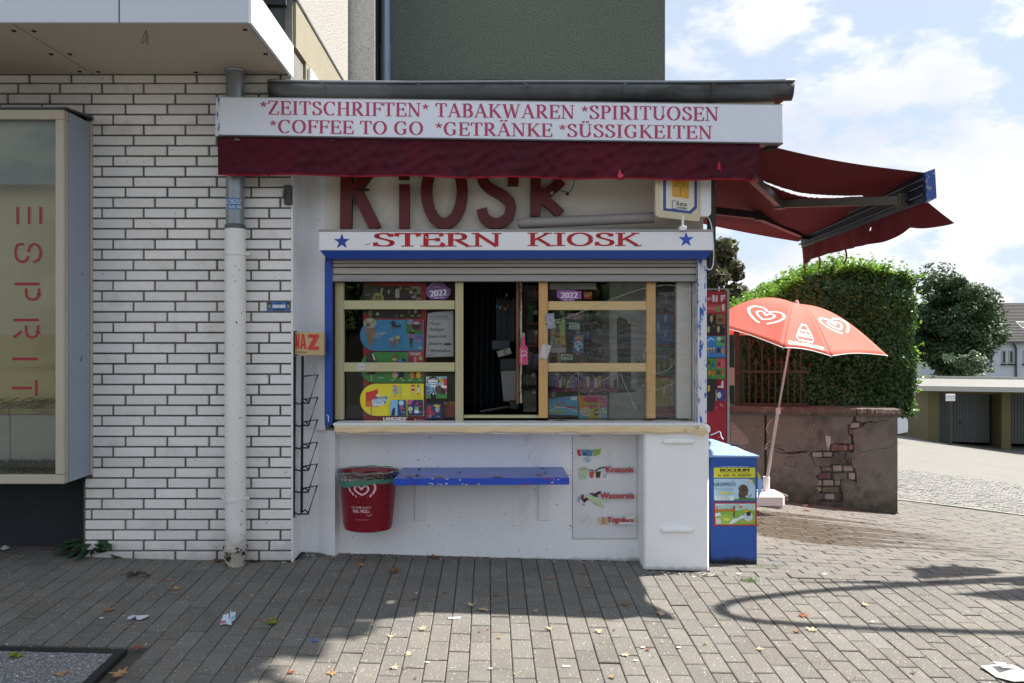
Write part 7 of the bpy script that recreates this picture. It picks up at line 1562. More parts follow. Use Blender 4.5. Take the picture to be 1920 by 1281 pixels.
tree('tree', 'large dark round tree between the hedge and the white house', 28.6, 49, -3.9, 9.3, 3.05, 42000, .13, m_dk, 5, 130, low=.20, trunk_r=.3, clr=.27, fill=.35, squash=1.05)
tree('tree', 'pale grey green bushy tree in front of the white house wall', 25.8, 43, -3.9, 4.9, 1.15, 7000, .10, m_gy, 6, 40, low=.05, clr=.33, trunk_r=.08)
tree('tree', 'small thin leafed shrub tree at the left corner of the white house', 27.6, 44.5, -3.9, 3.9, .7, 2200, .09, m_gy, 16, 24, low=.1, clr=.3, trunk_r=.05)
tree('tree', 'olive brown leafy tree rising between the kiosk and the red parasol', XW(1347, 19), 19, -2.0, 6.3, .85, 14000, .095, m_ol, 7, 44, low=.1, trunk_r=.12, clr=.33)
tree('tree', 'low distant dark treetop just above the parasol left of the hedge', XW(1400, 30), 30, -3, 4.8, 1.1, 2500, .12, m_dk, 8, 26, trunk_r=.1, clr=.3)
# ------------------------------------------------------------------ garages
uu = Vector((.97, -.24, 0)); vv = Vector((.24, .97, 0)); C0 = P(1740, 722, 33.0); zr = C0.z; gzf = g(19, 32.6)
def gp_(a, c_, z): return Vector((C0.x, C0.y, 0)) + uu * a + vv * c_ + Vector((0, 0, z))
ga = thing('garage_block', (C0.x, C0.y, gzf), 'low yellow garage block with a flat white roof and grey ribbed doors across the yard', 'garage')
def gbx(nm, a0, a1, c0, c1, z0, z1, mt, par=None):
    b = MB(); b.prism([gp_(a0, c0, z0), gp_(a1, c0, z0), gp_(a1, c1, z0), gp_(a0, c1, z0)], (0, 0, z1 - z0)); return b.build(nm, mt, par or ga)
m_yel = M('yellow_render', '#665f41', rough=.9, var=.08, vs_=1, bump=1, bs=20, c2='#6a6140', s2=.8, lo=.5, hi=.7, a2=.5)
m_roofw = M('pale_flat_roof', '#74736e', rough=.7, var=.06, vs_=.8, c2='#8f8d86', s2=.9, lo=.55, hi=.7, a2=.6)
gbx('side_wall', 0, .15, .0, 6.2, gzf - .6, zr - .16, m_yel); gbx('pillar', .151, .42, .0, .25, gzf - .6, zr - .16, m_yel)
gbx('pillar', 2.72, 3.05, .0, .25, gzf - .6, zr - .16, m_yel); gbx('pillar', 5.4, 5.75, .0, .25, gzf - .6, zr - .16, m_yel); gbx('pillar', 8.1, 8.45, .0, .25, gzf - .6, zr - .16, m_yel)
gbx('rear_wall', .15, 10, 6.0, 6.2, gzf - .6, zr - .16, m_yel); gbx('lintel', .42, 8.1, .30, .44, zr - .36, zr - .161, m_yel)
gbx('inner_partition', 2.8, 2.95, .25, 6, gzf - .5, zr - .17, m_yel); gbx('inner_partition', 5.5, 5.65, .25, 6, gzf - .5, zr - .17, m_yel)
rf = MB(); rf.prism([gp_(-.45, -.95, zr - .16), gp_(10.5, -.95, zr - .16), gp_(10.5, 6.4, zr - .16), gp_(-.45, 6.4, zr - .16)], (0, 0, .10)); rfo = rf.build('roof', m_roofw, ga)
rf = MB(); rf.prism([gp_(-.5, -1.0, zr - .18), gp_(10.6, -1.0, zr - .18), gp_(10.6, -.94, zr - .18), gp_(-.5, -.94, zr - .18)], (0, 0, .2)); rf.prism([gp_(-.5, -.939, zr - .18), gp_(-.44, -.939, zr - .18), gp_(-.44, 6.45, zr - .18), gp_(-.5, 6.45, zr - .18)], (0, 0, .2)); rf.prism([gp_(-.44, 6.38, zr - .1), gp_(10.6, 6.38, zr - .1), gp_(10.6, 6.45, zr - .1), gp_(-.44, 6.45, zr - .1)], (0, 0, .16)); rf.build('roof_edge', M('white_roof_edge', '#a5a49e', rough=.5), rfo)
m_door = M('grey_garage_door', '#646a69', rough=.6, var=.06, vs_=2)
for a0 in (.44, 3.07):
    d = MB(); n = 20; w = 2.26
    for k in range(n): d.prism([gp_(a0 + w * k / n + .006, 1.28, gzf - .1), gp_(a0 + w * (k + 1) / n - .03, 1.28, gzf - .1), gp_(a0 + w * (k + 1) / n - .02, 1.30, gzf - .1), gp_(a0 + w * k / n, 1.30, gzf - .1)], (0, 0, zr - .40 - gzf + .1))
    d.prism([gp_(a0, 1.302, gzf - .1), gp_(a0 + w, 1.302, gzf - .1), gp_(a0 + w, 1.33, gzf - .1), gp_(a0, 1.33, gzf - .1)], (0, 0, zr - .37 - gzf + .1)); do = d.build('garage_door', m_door, ga)
    d = MB(); q = gp_(a0 + w * .5, 1.25, gzf + .75); d.box(q.x - .05, q.x + .05, q.y - .02, q.y + .02, q.z - .03, q.z + .03, .005); d.build('handle', m_black, do)
# sign post in the yard
sg = thing('yard_sign', P(1782, 832, 31), 'small white notice plate on a thin dark post in front of the garage door', 'sign')
b = MB(); q = P(1782, 750, 31); b.tube([q + Vector((0, .03, .0)), Vector((q.x, q.y + .03, g(q.x, q.y) - .1))], .05, 8); b.build('post', M('dark_brown_post', '#2e2823', rough=.7), sg)
b = MB(); b.box(XW(1773, 31), XW(1790.5, 31), 30.98, 31.0, ZW(752, 31), ZW(739, 31), .005); pl_ = b.build('plate', m_white, sg)
pr = Print(30.975); pr.t('Privatgelände', 1781.7, 744.5, 2.4, '#8a8a8a'); pr.t('Parken verboten', 1781.7, 748.5, 2.0, '#8a8a8a'); pr.build(pl_)
# ------------------------------------------------------------------ white house and the far one
m_hw = M('white_house_render', '#c4cad4', rough=.85, var=.04, vs_=.6, bump=1, bs=8)
m_tile = M('dark_roof_tile', '#343232', rough=.8, var=.2, vs_=3, rnd=.2)
m_wf = M('white_window_frame_far', '#a9adb0', rough=.5); m_wg = M('dark_window_pane', '#22282d', rough=.15, spec=.8)
ho = thing('white_house', (38, 62, -4.6), 'white house with a dark tiled hipped roof and paired narrow windows behind the garages', 'house')
hy = 58.0; hxl = XW(1837, hy); ze = ZW(641, hy)
b = MB(); b.box(hxl, hxl + 12, hy, hy + 9, -6, ze); b.build('wall', m_hw, ho)
for k, px in enumerate((1845, 1857, 1881.5, 1895, 1922, 1936)):
    w = 8.5; x0, x1 = XW(px - w / 2, hy), XW(px + w / 2, hy); z0, z1 = ZW(682, hy), ZW(657, hy)
    b = MB(); b.box(x0, x1, hy - .05, hy + .01, z0, z1); wf_ = b.build('window', m_wf, ho)
    b = MB(); b.box(x0 + .09, x1 - .06, hy - .06, hy - .049, z0 + .08, z1 - .08); b.build('pane', m_wg, wf_)
    b = MB(); b.box(x0 - .06, x1 + .06, hy - .16, hy - .01, z0 - .1, z0 - .02); b.build('sill', m_plinth, wf_)
b = MB(); X = XW(1905, hy - .1); b.tube([(X - .3, hy - .25, ze - .05), (X, hy - .12, ze - .5), (X, hy - .12, -6)], .07, 8); b.build('drainpipe', m_zinc, ho)
b = MB(); b.box(hxl - .2, hxl + 12.2, hy - .45, hy - .3, ze - .08, ze + .06); b.build('eaves_gutter', m_zinc, ho)
# hipped roof: courses of tiles as stepped strips
rb = MB(); nst = 26; ridge = 3.0; x0r, x1r, y0r, y1r = hxl - .4, hxl + 12.4, hy - .4, hy + 9.4
for k in range(nst):
    t0, t1 = k / nst, (k + 1) / nst; ins0, ins1 = 4.7 * t0, 4.7 * t1; z0, z1 = ze + ridge * t0, ze + ridge * t1
    a = [(x0r + ins0, y0r + ins0), (x1r - ins0, y0r + ins0), (x1r - ins0, y1r - ins0), (x0r + ins0, y1r - ins0)]; c_ = [(x0r + ins1, y0r + ins1), (x1r - ins1, y0r + ins1), (x1r - ins1, y1r - ins1), (x0r + ins1, y1r - ins1)]
    for e in range(4):
        f_ = (e + 1) % 4; rb.add([(*a[e], z0 + .05), (*a[f_], z0 + .05), (*c_[f_], z1), (*c_[e], z1), (*a[e], z0), (*a[f_], z0)], [(0, 1, 2, 3), (4, 5, 1, 0)])
ro = rb.build('roof', m_tile, ho)
random.seed(9); tp = MB(); tp.box(-.16, .16, -.02, .02, 0, .035); tmesh = tp.mesh('tile', m_tile, False)[0]
slope = math.atan2(ridge, 4.7)
for k in range(1, 15):
    t = (k + .0) / nst; ins = 4.7 * t; n = 0
    for j in range(18):
        x = x0r + ins + .35 + j * .36 + (k % 2) * .18
        if XW(1925, y0r + ins) < x: break
        ob = bpy.data.objects.new('tile', tmesh); link(ob, ro, (x, y0r + ins + .03, ze + ridge * t + .03)); ob.rotation_euler = (slope, 0, random.gauss(0, .04))
for px, py, w, h in ((1881, 618, 14, 9), (1917, 612, 12, 8)):
    t = .28; q = P(px, py, hy + 1.6); b = MB(); d = Vector((0, math.cos(slope), math.sin(slope))); n_ = Vector((0, -math.sin(slope), math.cos(slope)))
    a = q - d * .45 - Vector((.30, 0, 0)); b.prism([a, a + Vector((.6, 0, 0)), a + Vector((.6, 0, 0)) + d * .9, a + d * .9], n_ * .14); o = b.build('skylight', m_wf, ro)
    a2_ = a + n_ * .145 + d * .08 + Vector((.07, 0, 0)); b = MB(); b.prism([a2_, a2_ + Vector((.46, 0, 0)), a2_ + Vector((.46, 0, 0)) + d * .74, a2_ + d * .74], n_ * .01); b.build('pane', m_wg, o)
fh = thing('white_annexe', (34.5, 64, -4.6), 'low white building with one dark window glimpsed under the dark tree', 'building')
b = MB(); b.box(XW(1690, 60), XW(1772, 60), 60, 66, -6, ZW(659, 60)); b.build('wall', m_hw, fh)
b = MB(); b.box(XW(1722, 60), XW(1740, 60), 59.95, 60.01, ZW(681, 60), ZW(668, 60)); wf_ = b.build('window', m_wf, fh); b = MB(); b.box(XW(1723.5, 59.9), XW(1738.5, 59.9), 59.93, 59.948, ZW(680, 59.9), ZW(669.5, 59.9)); b.build('pane', m_wg, wf_)
b = MB(); b.box(XW(1686, 60), XW(1776, 60), 59.7, 66.3, ZW(659, 60), ZW(656, 60)); b.build('roof', m_zinc, fh)
# hedge bank closing the view behind the garages
pts = []; r = np.random.default_rng(12)
for k in range(9000): x = r.uniform(2, 60); pts.append((x, 70 + r.normal(0, .5), r.uniform(-5.5, -1.2 + .6 * math.sin(x * .9) + .4 * math.sin(x * 2.3))))
leaves('far_greenery', np.array(pts), np.tile([0, -1, .4], (len(pts), 1)), .55, m_dk, None, seed=9, kind='stuff', label='mass of far dark shrubs beyond the houses', cat='shrubs')
# ------------------------------------------------------------------ white car behind the wall end
car = thing('parked_car', (XW(1660, 27), 27, g(17, 27)), 'white hatchback car parked behind the end of the old wall', 'car')
cx1 = XW(1711, 27.0); cL = 3.95; gz_ = g(cx1 - 1, 27.2)
sec = [(0, .45, .80), (.06, .28, .98), (.35, .22, 1.02), (.45, .22, 1.40), (.9, .2, 1.47), (1.8, .2, 1.47), (2.45, .2, 1.38), (2.95, .2, .98), (3.7, .22, .86), (3.9, .3, .70), (3.95, .42, .62)]
b = MB(); n = 12
def csec(i, k):
    d, zb__, zt__ = sec[i]; t = k / n; hw = .84 * (1 - .12 * (1 if d < .05 or d > 3.85 else 0))
    a = PI * t; y = -hw * math.cos(a); z = zb__ + (zt__ - zb__) * min(1, (math.sin(a) * 1.9)) ** .8
    if z > 1.0: y *= 1 - .22 * (z - 1.0) / .47
    return Vector((cx1 - d, 27.2 + .84 + y, gz_ + z))
v = [csec(i, k) for i in range(len(sec)) for k in range(n + 1)]
f = [(i * (n + 1) + k, i * (n + 1) + k + 1, (i + 1) * (n + 1) + k + 1, (i + 1) * (n + 1) + k) for i in range(len(sec) - 1) for k in range(n)] + [tuple(range(n + 1)), tuple((len(sec) - 1) * (n + 1) + k for k in range(n + 1))[::-1]]
b.add(v, f); cb_ = b.build('body', M('white_car_paint', '#c5cbd2', rough=.2, var=.0, spec=.7), car, smooth='auto')
b = MB(); b.prism([(cx1 - .02, 27.2 + .25, gz_ + 1.0), (cx1 - .02, 27.2 + 1.43, gz_ + 1.0), (cx1 - .30, 27.2 + 1.33, gz_ + 1.36), (cx1 - .30, 27.2 + .35, gz_ + 1.36)], (.012, 0, .01)); b.build('rear_window', m_wg, car)
b = MB(); b.prism([(cx1 - .55, 27.235, gz_ + 1.0), (cx1 - 2.6, 27.235, gz_ + 1.0), (cx1 - 2.15, 27.33, gz_ + 1.36), (cx1 - .62, 27.33, gz_ + 1.36)], (0, -.02, 0)); b.build('side_window', m_wg, car)
for dy in (.03, 1.5): b = MB(); b.box(cx1 - .16, cx1 - .0, 27.2 + dy, 27.2 + dy + .15, gz_ + .78, gz_ + 1.0, .03); b.build('tail_light', M('red_tail_light', '#7a1016', rough=.2), car)
b = MB(); b.box(cx1 - .03, cx1 + .004, 27.35, 27.55, gz_ + .38, gz_ + .44); b.build('reflector', MATS['red_tail_light'], car)
b = MB(); b.box(cx1 - .4, cx1 + .0, 27.3, 28.7, gz_ + .14, gz_ + .36, .04); b.build('rear_bumper_skirt', m_black, car)
for d in (.75, 3.2):
    for y in (27.2, 28.72):
        b = MB(); b.tube([(cx1 - d, y, gz_ + .31), (cx1 - d, y + .19, gz_ + .31)], .31, 20); w_o = b.build('wheel', m_black, car, smooth='auto'); b = MB(); b.tube([(cx1 - d, y - .006, gz_ + .31), (cx1 - d, y + .1, gz_ + .31)], .19, 16); b.build('rim', m_alu, w_o, smooth='auto')

# ------------------------------------------------------------------ leaves, litter and weeds on the ground
def plane_outline(s, seed):
    r = random.Random(seed); pts = []
    for a, d in ((-90, .25), (-60, .55), (-35, .42), (-12, .95), (8, .55), (32, .88), (50, .52), (72, .62), (90, 1.05), (108, .62), (130, .52), (148, .88), (172, .55), (192, .95), (215, .42), (240, .55)):
        d2 = d * r.uniform(.85, 1.12); pts.append((s * d2 * math.cos(math.radians(a)), s * d2 * math.sin(math.radians(a))))
    return pts
lm = [M('brown_leaf', '#86603f', rough=.8, var=.25, vs_=60, c2='#5d3a22', s2=40, lo=.5, hi=.62, trans=.2), M('tan_leaf', '#b08c64', rough=.8, var=.2, vs_=60, c2='#8a6238', s2=40, lo=.5, hi=.62, trans=.2), M('pale_leaf', '#c9b190', rough=.8, var=.15, vs_=60, trans=.2), M('orange_leaf', '#9a5a38', rough=.8, var=.2, vs_=60, trans=.3), M('yellow_green_leaf', '#a8942e', rough=.7, var=.2, vs_=60, c2='#4a7a2c', s2=30, lo=.45, hi=.55, trans=.3)]
lcount = 0
def leaf(px, py, s, mt, label, group=None, curl=.5, rot=None, flat=1.0):
    global lcount; lcount += 1; r = random.Random(lcount * 13); q = G(px, py); s = s / FPX * q.y / 1.75
    a = rot if rot is not None else r.uniform(0, 6.28); o_ = plane_outline(1, lcount); b = MB(); v = [(0, 0, .0)]
    for x, y in o_: v.append((x, y * flat, 0))
    for x, y in o_: v.append((x * .5, y * .5 * flat, 0))
    n = len(o_); k1, k2 = r.uniform(.2, .9) * curl, r.uniform(-.2, .7) * curl
    vv_ = []
    for x, y, z in v:
        zz = (k1 * x * x + k2 * y * y + .12 * math.sin(5 * x + 3 * y) * curl) * s + .004 + .15 * s * curl * r.uniform(0, .4)
        X = s * (x * math.cos(a) - y * math.sin(a)); Y = s * (x * math.sin(a) + y * math.cos(a)); vv_.append(q + Vector((X, Y, zz + g(q.x + X, q.y + Y) - q.z)))
    f = [(n + 1 + i, n + 1 + (i + 1) % n, 0) for i in range(n)] + [(1 + i, 1 + (i + 1) % n, n + 1 + (i + 1) % n, n + 1 + i) for i in range(n)]
    b.add(vv_, f); st0 = vv_[0]; b.tube([st0 + Vector((0, 0, .001)), st0 + Vector((s * .9 * math.cos(a - 1.57), s * .9 * math.sin(a - 1.57), .012 * curl + .004))], .0012, 4)
    return b.build('fallen_leaf', lm[mt], None, label=label, cat='leaf', group=group)
LV = [(740, 1073, 27, 0, 'large brown fallen leaf in the shade below the left bracket of the blue shelf'), (813, 1046, 26, 0, 'brown leaf lying against the foot of the white niche wall'), (679, 1050, 14, 0, 'brown leaf in the shade right below the litter bin'), (676, 1062, 20, 1, 'crumpled tan leaf just below another one under the litter bin'),
      (640, 1071, 12, 0, 'small reddish brown leaf left of the pile under the litter bin'), (655, 1090, 11, 1, 'thin pale leaf in the shade between the drainpipe foot and the bin'), (330, 1105, 24, 1, 'lobed tan leaf in the shade left of the drainpipe foot'), (218, 1045, 18, 1, 'tan leaf by the wall beside the weed'), (412, 1052, 26, 0, 'brown leaf wedged left of the drainpipe foot'), (477, 1052, 24, 0, 'brown leaf wedged right of the drainpipe foot'),
      (204, 1145, 24, 1, 'oval tan leaf in the shade above the service cover'), (260, 1216, 22, 3, 'orange curled leaf at the corner of the service cover'), (226, 1266, 40, 1, 'big ragged tan leaf at the bottom left next to the service cover'), (31, 1231, 34, 4, 'yellow brown leaf lying on the speckled service cover'), (115, 1263, 30, 1, 'flat tan leaf in the middle of the speckled service cover'),
      (512, 1170, 32, 4, 'yellow and green upturned leaf in the shade beside the sunlit edge'), (317, 1089, 14, 1, 'narrow tan leaf in the shade above the lobed leaf'), (884, 1137, 20, 2, 'pale curled leaf exactly on the long shadow edge'), (908, 1145, 26, 2, 'large cream leaf in the sun just below the shadow edge'), (1005, 1148, 12, 2, 'small cream leaf in the sun near the shadow edge'),
      (793, 1181, 20, 2, 'tan leaf in full sun below the left end of the shadow edge'), (733, 1194, 14, 2, 'small tan curled leaf in the sun left of centre'), (768, 1228, 20, 2, 'tan leaf in the sun low in the middle'), (738, 1253, 20, 2, 'flat cream leaf near the bottom centre'), (622, 1263, 22, 1, 'tan leaf at the bottom left of the sunlit setts'), (547, 1262, 16, 3, 'rust and tan folded leaf at the bottom beside the shade'),
      (936, 1197, 10, 1, 'small dark edged leaf in the sun in the middle'), (1029, 1180, 16, 2, 'cream leaf in the sun right of centre'), (1125, 1186, 20, 2, 'cream flat leaf in the sun below the shadow step'), (1171, 1229, 20, 2, 'cream leaf low in the sun right of centre'), (1149, 1271, 16, 1, 'tan leaf at the very bottom right of centre'), (1242, 1152, 26, 2, 'pale leaf in the sun below the right pier'),
      (1505, 1155, 22, 3, 'orange brown leaf inside the loop shaped shadow'), (1494, 1186, 14, 0, 'small dark red brown leaf below the loop shadow'), (1522, 1183, 24, 2, 'white cream leaf below the loop shadow'), (1425, 1219, 16, 2, 'small cream leaf below the left end of the loop shadow'), (1620, 1135, 18, 2, 'cream leaf inside the right part of the loop shadow'), (1215, 1219, 12, 3, 'small rust leaf in the sun under the pier'), (1712, 1263, 12, 0, 'small brown leaf low at the right'),
      (1099, 1086, 12, 1, 'tan leaf in the shade below the ice price panel'), (1095, 1078, 10, 0, 'small brown upright leaf in the shade below the ice price panel'), (1104, 1101, 14, 1, 'second tan leaf in the shade below the price panel'), (1031, 1086, 15, 1, 'tan leaf in the shade below the right bracket'), (835, 1114, 12, 0, 'brown leaf in the shade just above the shadow edge'), (777, 1125, 16, 0, 'long brown leaf in the shade at the bend of the shadow edge'), (930, 1119, 12, 0, 'rusty leaf in the shade above the shadow edge'), (986, 1119, 10, 0, 'narrow brown upright leaf in the shade above the shadow edge'), (600, 1127, 12, 0, 'brown leaf in the left shade beside the sunlit notch'), (1172, 1135, 18, 0, 'dark curled leaf in the small shadow step')]
for px, py, s, mt, lb_ in LV: leaf(px, py, s, mt, lb_, curl=.6 if mt != 1 else .4)
random.seed(21)
for k in range(60):
    px, py = random.uniform(10, 1900), random.uniform(1090, 1275)
    leaf(px, py, random.uniform(3.5, 8), random.choice([0, 1, 2, 2]), 'tiny scraps of dry leaf scattered over the setts', 'tiny leaf scraps on the setts')
for k in range(34):
    px = random.gauss(1550, 42); py = 941 + (px - 1500) * .055 + abs(random.gauss(0, 5))
    if not 1455 < px < 1660: continue
    leaf(px, py, random.uniform(8, 15), random.choice([0, 3, 0, 3, 1]), 'rust brown leaves drifted along the foot of the old wall', 'leaves drifted against the old wall', curl=1.2)
leaf(1514, 958, 16, 3, 'bright orange leaf on the wet setts in front of the old wall'); leaf(1600, 964, 9, 3, 'small orange leaf on the damp setts near the wall end'); leaf(1810, 1009, 7, 3, 'tiny red leaf alone on the setts at the right')
def litter(nm, pts, c, label, cat, prints=(), lift=.012):
    q = [G(x, y) for x, y in pts]; b = MB(); b.cc = lin(c); random.seed(len(pts)); q = [p + Vector((0, 0, .004 + random.uniform(0, lift))) for p in q]
    cen__ = sum(q, Vector()) / len(q) + Vector((0, 0, lift * .8)); n = len(q); b.add(q + [cen__], [(i, (i + 1) % n, n) for i in range(n)]); 
    for pp, cc in prints:
        b.cc = lin(cc); w = [G(x, y) + Vector((0, 0, lift + .009)) for x, y in pp]; b.add(w, [tuple(range(len(w)))])
    o = b.build(nm, PRINT, None, label=label, cat=cat); solidify(o, .0006)
litter('torn_paper', [(238, 1166), (240, 1160), (250, 1157), (262, 1157), (280, 1158), (276, 1162), (262, 1167), (256, 1164), (252, 1160), (246, 1164)], '#c4c8d4', 'torn white paper scrap on the shaded setts left of the drainpipe', 'paper scrap')
litter('candy_wrapper', [(412, 1176), (419, 1156), (430, 1154), (432, 1147), (434, 1153), (442, 1152), (441, 1166), (434, 1168), (434, 1176), (424, 1173)], '#c3dcea', 'crumpled white and light blue sweet wrapper with a red edge on the shaded setts', 'wrapper', [([(412, 1176.5), (413, 1173), (424, 1171), (424, 1173.5)], '#c93a4a'), ([(429, 1168), (430, 1154), (432, 1154), (431, 1168)], '#c93a4a'), ([(432, 1168), (440, 1160), (440, 1165), (434, 1168)], '#58b8cf')])
litter('flat_paper_scrap', [(840, 1159), (863, 1158), (864, 1161), (841, 1162)], '#c9ccd4', 'narrow white paper strip flattened on the sunlit setts', 'paper scrap', lift=.001)
litter('flat_paper_scrap', [(1053, 1250), (1068, 1249), (1070, 1252), (1056, 1253)], '#c9c8c2', 'small white flattened scrap low on the sunlit setts right of centre', 'paper scrap', lift=.001)
litter('blue_scrap', [(582, 1203), (589, 1202), (596, 1204), (590, 1206)], '#3f5fb0', 'tiny blue foil scrap at the edge of the shade', 'foil scrap')
litter('newspaper_pile', [(1838, 1254), (1862, 1250), (1900, 1256), (1935, 1268), (1960, 1284), (1900, 1284), (1868, 1272)], '#d3cfcb', 'folded newspaper lying flat at the bottom right corner', 'newspaper', [([(1860, 1256), (1882, 1258), (1905, 1270), (1880, 1268)], '#b8aaa4')], lift=.03)
litter('white_wrapper', [(1556, 944), (1562, 941), (1570, 942), (1584, 940), (1585, 942), (1572, 945), (1562, 948)], '#d6cdd0', 'white torn wrapper among the leaves at the foot of the old wall', 'wrapper', lift=.03)
litter('pale_card', [(1503, 947), (1516, 947), (1514, 951), (1508, 951)], '#b4b29a', 'small pale greenish card on the ground in front of the old wall', 'card')
litter('white_crumpled_tissue', [(0, 1034), (6, 1030), (16, 1030), (18, 1034), (8, 1037)], '#b9c4cc', 'crumpled white tissue at the foot of the dark plinth at the far left', 'tissue', lift=.02)
for k in range(9):
    px, py = [(1192, 1240), (1272, 1215), (918, 1255), (1205, 1215), (190, 1160), (1385, 1077), (1636, 1167), (801, 1243), (1546, 1077)][k]
    litter('paint_splash', [(px - 5, py), (px, py - 1.5), (px + 6, py), (px, py + 1.6)], '#d3d2ce', 'small white paint and paper flecks on the setts', 'fleck', lift=.001); 
for o in [o for o in bpy.data.objects if o.name.startswith('paint_splash')]: o['group'] = 'white flecks on the setts'
# fallen brush head leaning by the parasol base
brs = thing('brush_head', P(1460, 925, 8.35), 'grey brown broom head lying between the parasol base and the old wall', 'broom head'); b = MB()
for k in range(7): q = P(1445 + k * 4.6, 917 + k * 1.9, 8.45); b.tube([q, q + Vector((.012, .0, -.06))], .016, 8)
b.build('bristle_tuft', M('brown_bristle', '#6d625a', rough=.9), brs); b = MB(); b.tube([P(1442, 918, 8.45), P(1476, 932, 8.43)], .02, 8); b.build('brush_back', M('brown_wood_back', '#75695e', rough=.8), brs)
# weeds
def weed(nm, px, py, hgt, n, seed, label, mt, lw=.03, spread=.1):
    r = random.Random(seed); q = G(px, py); t = thing(nm, q, label, 'plant'); 
    for k in range(n):
        a = r.uniform(0, 6.28); d = spread * r.uniform(.15, 1); h = hgt * r.uniform(.25, 1) * (1.1 - d / spread * .5); tip = q + Vector((d * math.cos(a), -abs(d * math.sin(a)) * .6, h)); b = MB()
        b.tube([q, q.lerp(tip, .6) + Vector((0, 0, .02)), tip], .0015, 4)
        u = Vector((math.cos(a), math.sin(a) * .5 - .3, r.uniform(-.25, .2))).normalized(); w = u.cross(Vector((0, -.4, 1))).normalized(); l = lw * r.uniform(1.1, 2.0); ww = lw * r.uniform(.6, .95)
        c = [tip + u * l * t_ + w * ww * m * math.sin(PI * min(.98, t_ * .9 + .06)) ** .8 + Vector((0, 0, -.3 * l * t_ * t_ + .10 * abs(m) * l)) for t_ in (0, .3, .6, 1) for m in (-.5, 0, .5)]
        b.add(c, [(0, 1, 4, 3), (1, 2, 5, 4), (3, 4, 7, 6), (4, 5, 8, 7), (6, 7, 10, 9), (7, 8, 11, 10)]); b.build('leaf', mt, t)
m_weed = M('dark_weed_leaf', '#2f4d33', rough=.6, var=.2, vs_=20, trans=.3)
weed('weed', 174, 1041, .13, 30, 2, 'dark green broad leaved weed at the foot of the white bricks beside the plinth', m_weed, .06, .13)
m_dead = M('dry_weed', '#4a3d2a', rough=.9, var=.3, vs_=40)
weed('dry_weed', 253, 1080, .03, 16, 5, 'dried dark brown weed tuft on the shaded setts left of the drainpipe', m_dead, .014, .09)
def grass(px, py, n, spread, h, label, seed):
    r = random.Random(seed); q = G(px, py); b = MB()
    for k in range(n):
        x, y = q.x + r.gauss(0, spread), q.y + r.gauss(0, spread * .35); z = g(x, y); a = r.uniform(0, 6.28); hh = h * r.uniform(.4, 1); d = Vector((math.cos(a), math.sin(a), 0)) * hh * .8
        b.add([(x - .0015, y, z), (x + .0015, y, z), Vector((x, y, z + hh)) + d], [(0, 1, 2)])
    b.build('grass_tuft', M('grass_blade', '#5f7f38', rough=.7, trans=.4), None, label=label, cat='grass', kind='stuff')
grass(1401, 1090, 130, .035, .022, 'bright grass tuft in a joint of the setts below the blue box', 1); grass(1442, 1062, 160, .07, .012, 'line of thin grass in the joint right of the blue box', 2); grass(1418, 1084, 60, .05, .010, 'faint grass line beside the bright tuft', 3); grass(1517, 1243, 40, .04, .008, 'thin grass in a joint at the lower right', 4); grass(1545, 1034, 30, .04, .015, 'tiny grass tuft on the setts in front of the wet patch', 5)
grass(1784, 947, 120, .25, .03, 'grass growing along the kerb of the cobbled street', 6); grass(800, 1218, 90, .25, .006, 'thin moss line in the joints of the sunlit setts', 7)
pf = MB()
random.seed(33)
for k in range(420):
    px = random.choice([random.uniform(552, 640), random.uniform(632, 1200), random.uniform(1190, 1345)]); base = 1030 if px < 566 else (1032 + (px - 566) * .0 + 6 if px < 632 else (1036 + (px - 632) * .0265 if px < 1200 else 1071 + (px - 1208) * .03)); q = G(px, base + abs(random.gauss(0, 3.4)) + 1)
    s_ = random.uniform(.002, .010); c_ = random.choice(['#cfcdc8', '#8a8780', '#3b3732', '#5f5a52']); pf.cc = lin(c_); a = random.uniform(0, 3); q = q + Vector((0, 0, .0015 + random.random() * .002))
    pf.add([q + Vector((s_ * math.cos(a + t) * random.uniform(.6, 1.5), s_ * math.sin(a + t), .0)) for t in (0, 1.3, 2.6, 4.0, 5.2)], [(0, 1, 2, 3, 4)])
o = pf.build('plaster_crumbs', PRINT_DULL, None, label='crumbs of plaster and paint along the foot of the kiosk wall', cat='debris', kind='stuff')
# dark grout and dirt along the foot of the walls
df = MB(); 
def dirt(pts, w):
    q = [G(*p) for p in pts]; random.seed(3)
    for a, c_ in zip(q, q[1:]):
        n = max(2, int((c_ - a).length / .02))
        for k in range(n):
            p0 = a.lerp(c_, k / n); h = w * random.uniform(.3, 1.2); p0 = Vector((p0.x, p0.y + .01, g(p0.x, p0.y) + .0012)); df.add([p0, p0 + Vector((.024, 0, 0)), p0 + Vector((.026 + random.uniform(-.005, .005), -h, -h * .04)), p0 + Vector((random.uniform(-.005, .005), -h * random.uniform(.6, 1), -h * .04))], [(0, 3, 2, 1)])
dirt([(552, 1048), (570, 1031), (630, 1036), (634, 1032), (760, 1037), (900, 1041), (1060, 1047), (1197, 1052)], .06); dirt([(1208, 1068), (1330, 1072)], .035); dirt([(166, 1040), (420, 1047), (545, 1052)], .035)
df.build('wall_foot_dirt', M('black_dirt', '#1c1a17', rough=1, var=.3, vs_=60), None, label='dark dirt filling the joint between pavement and walls', cat='dirt', kind='stuff')

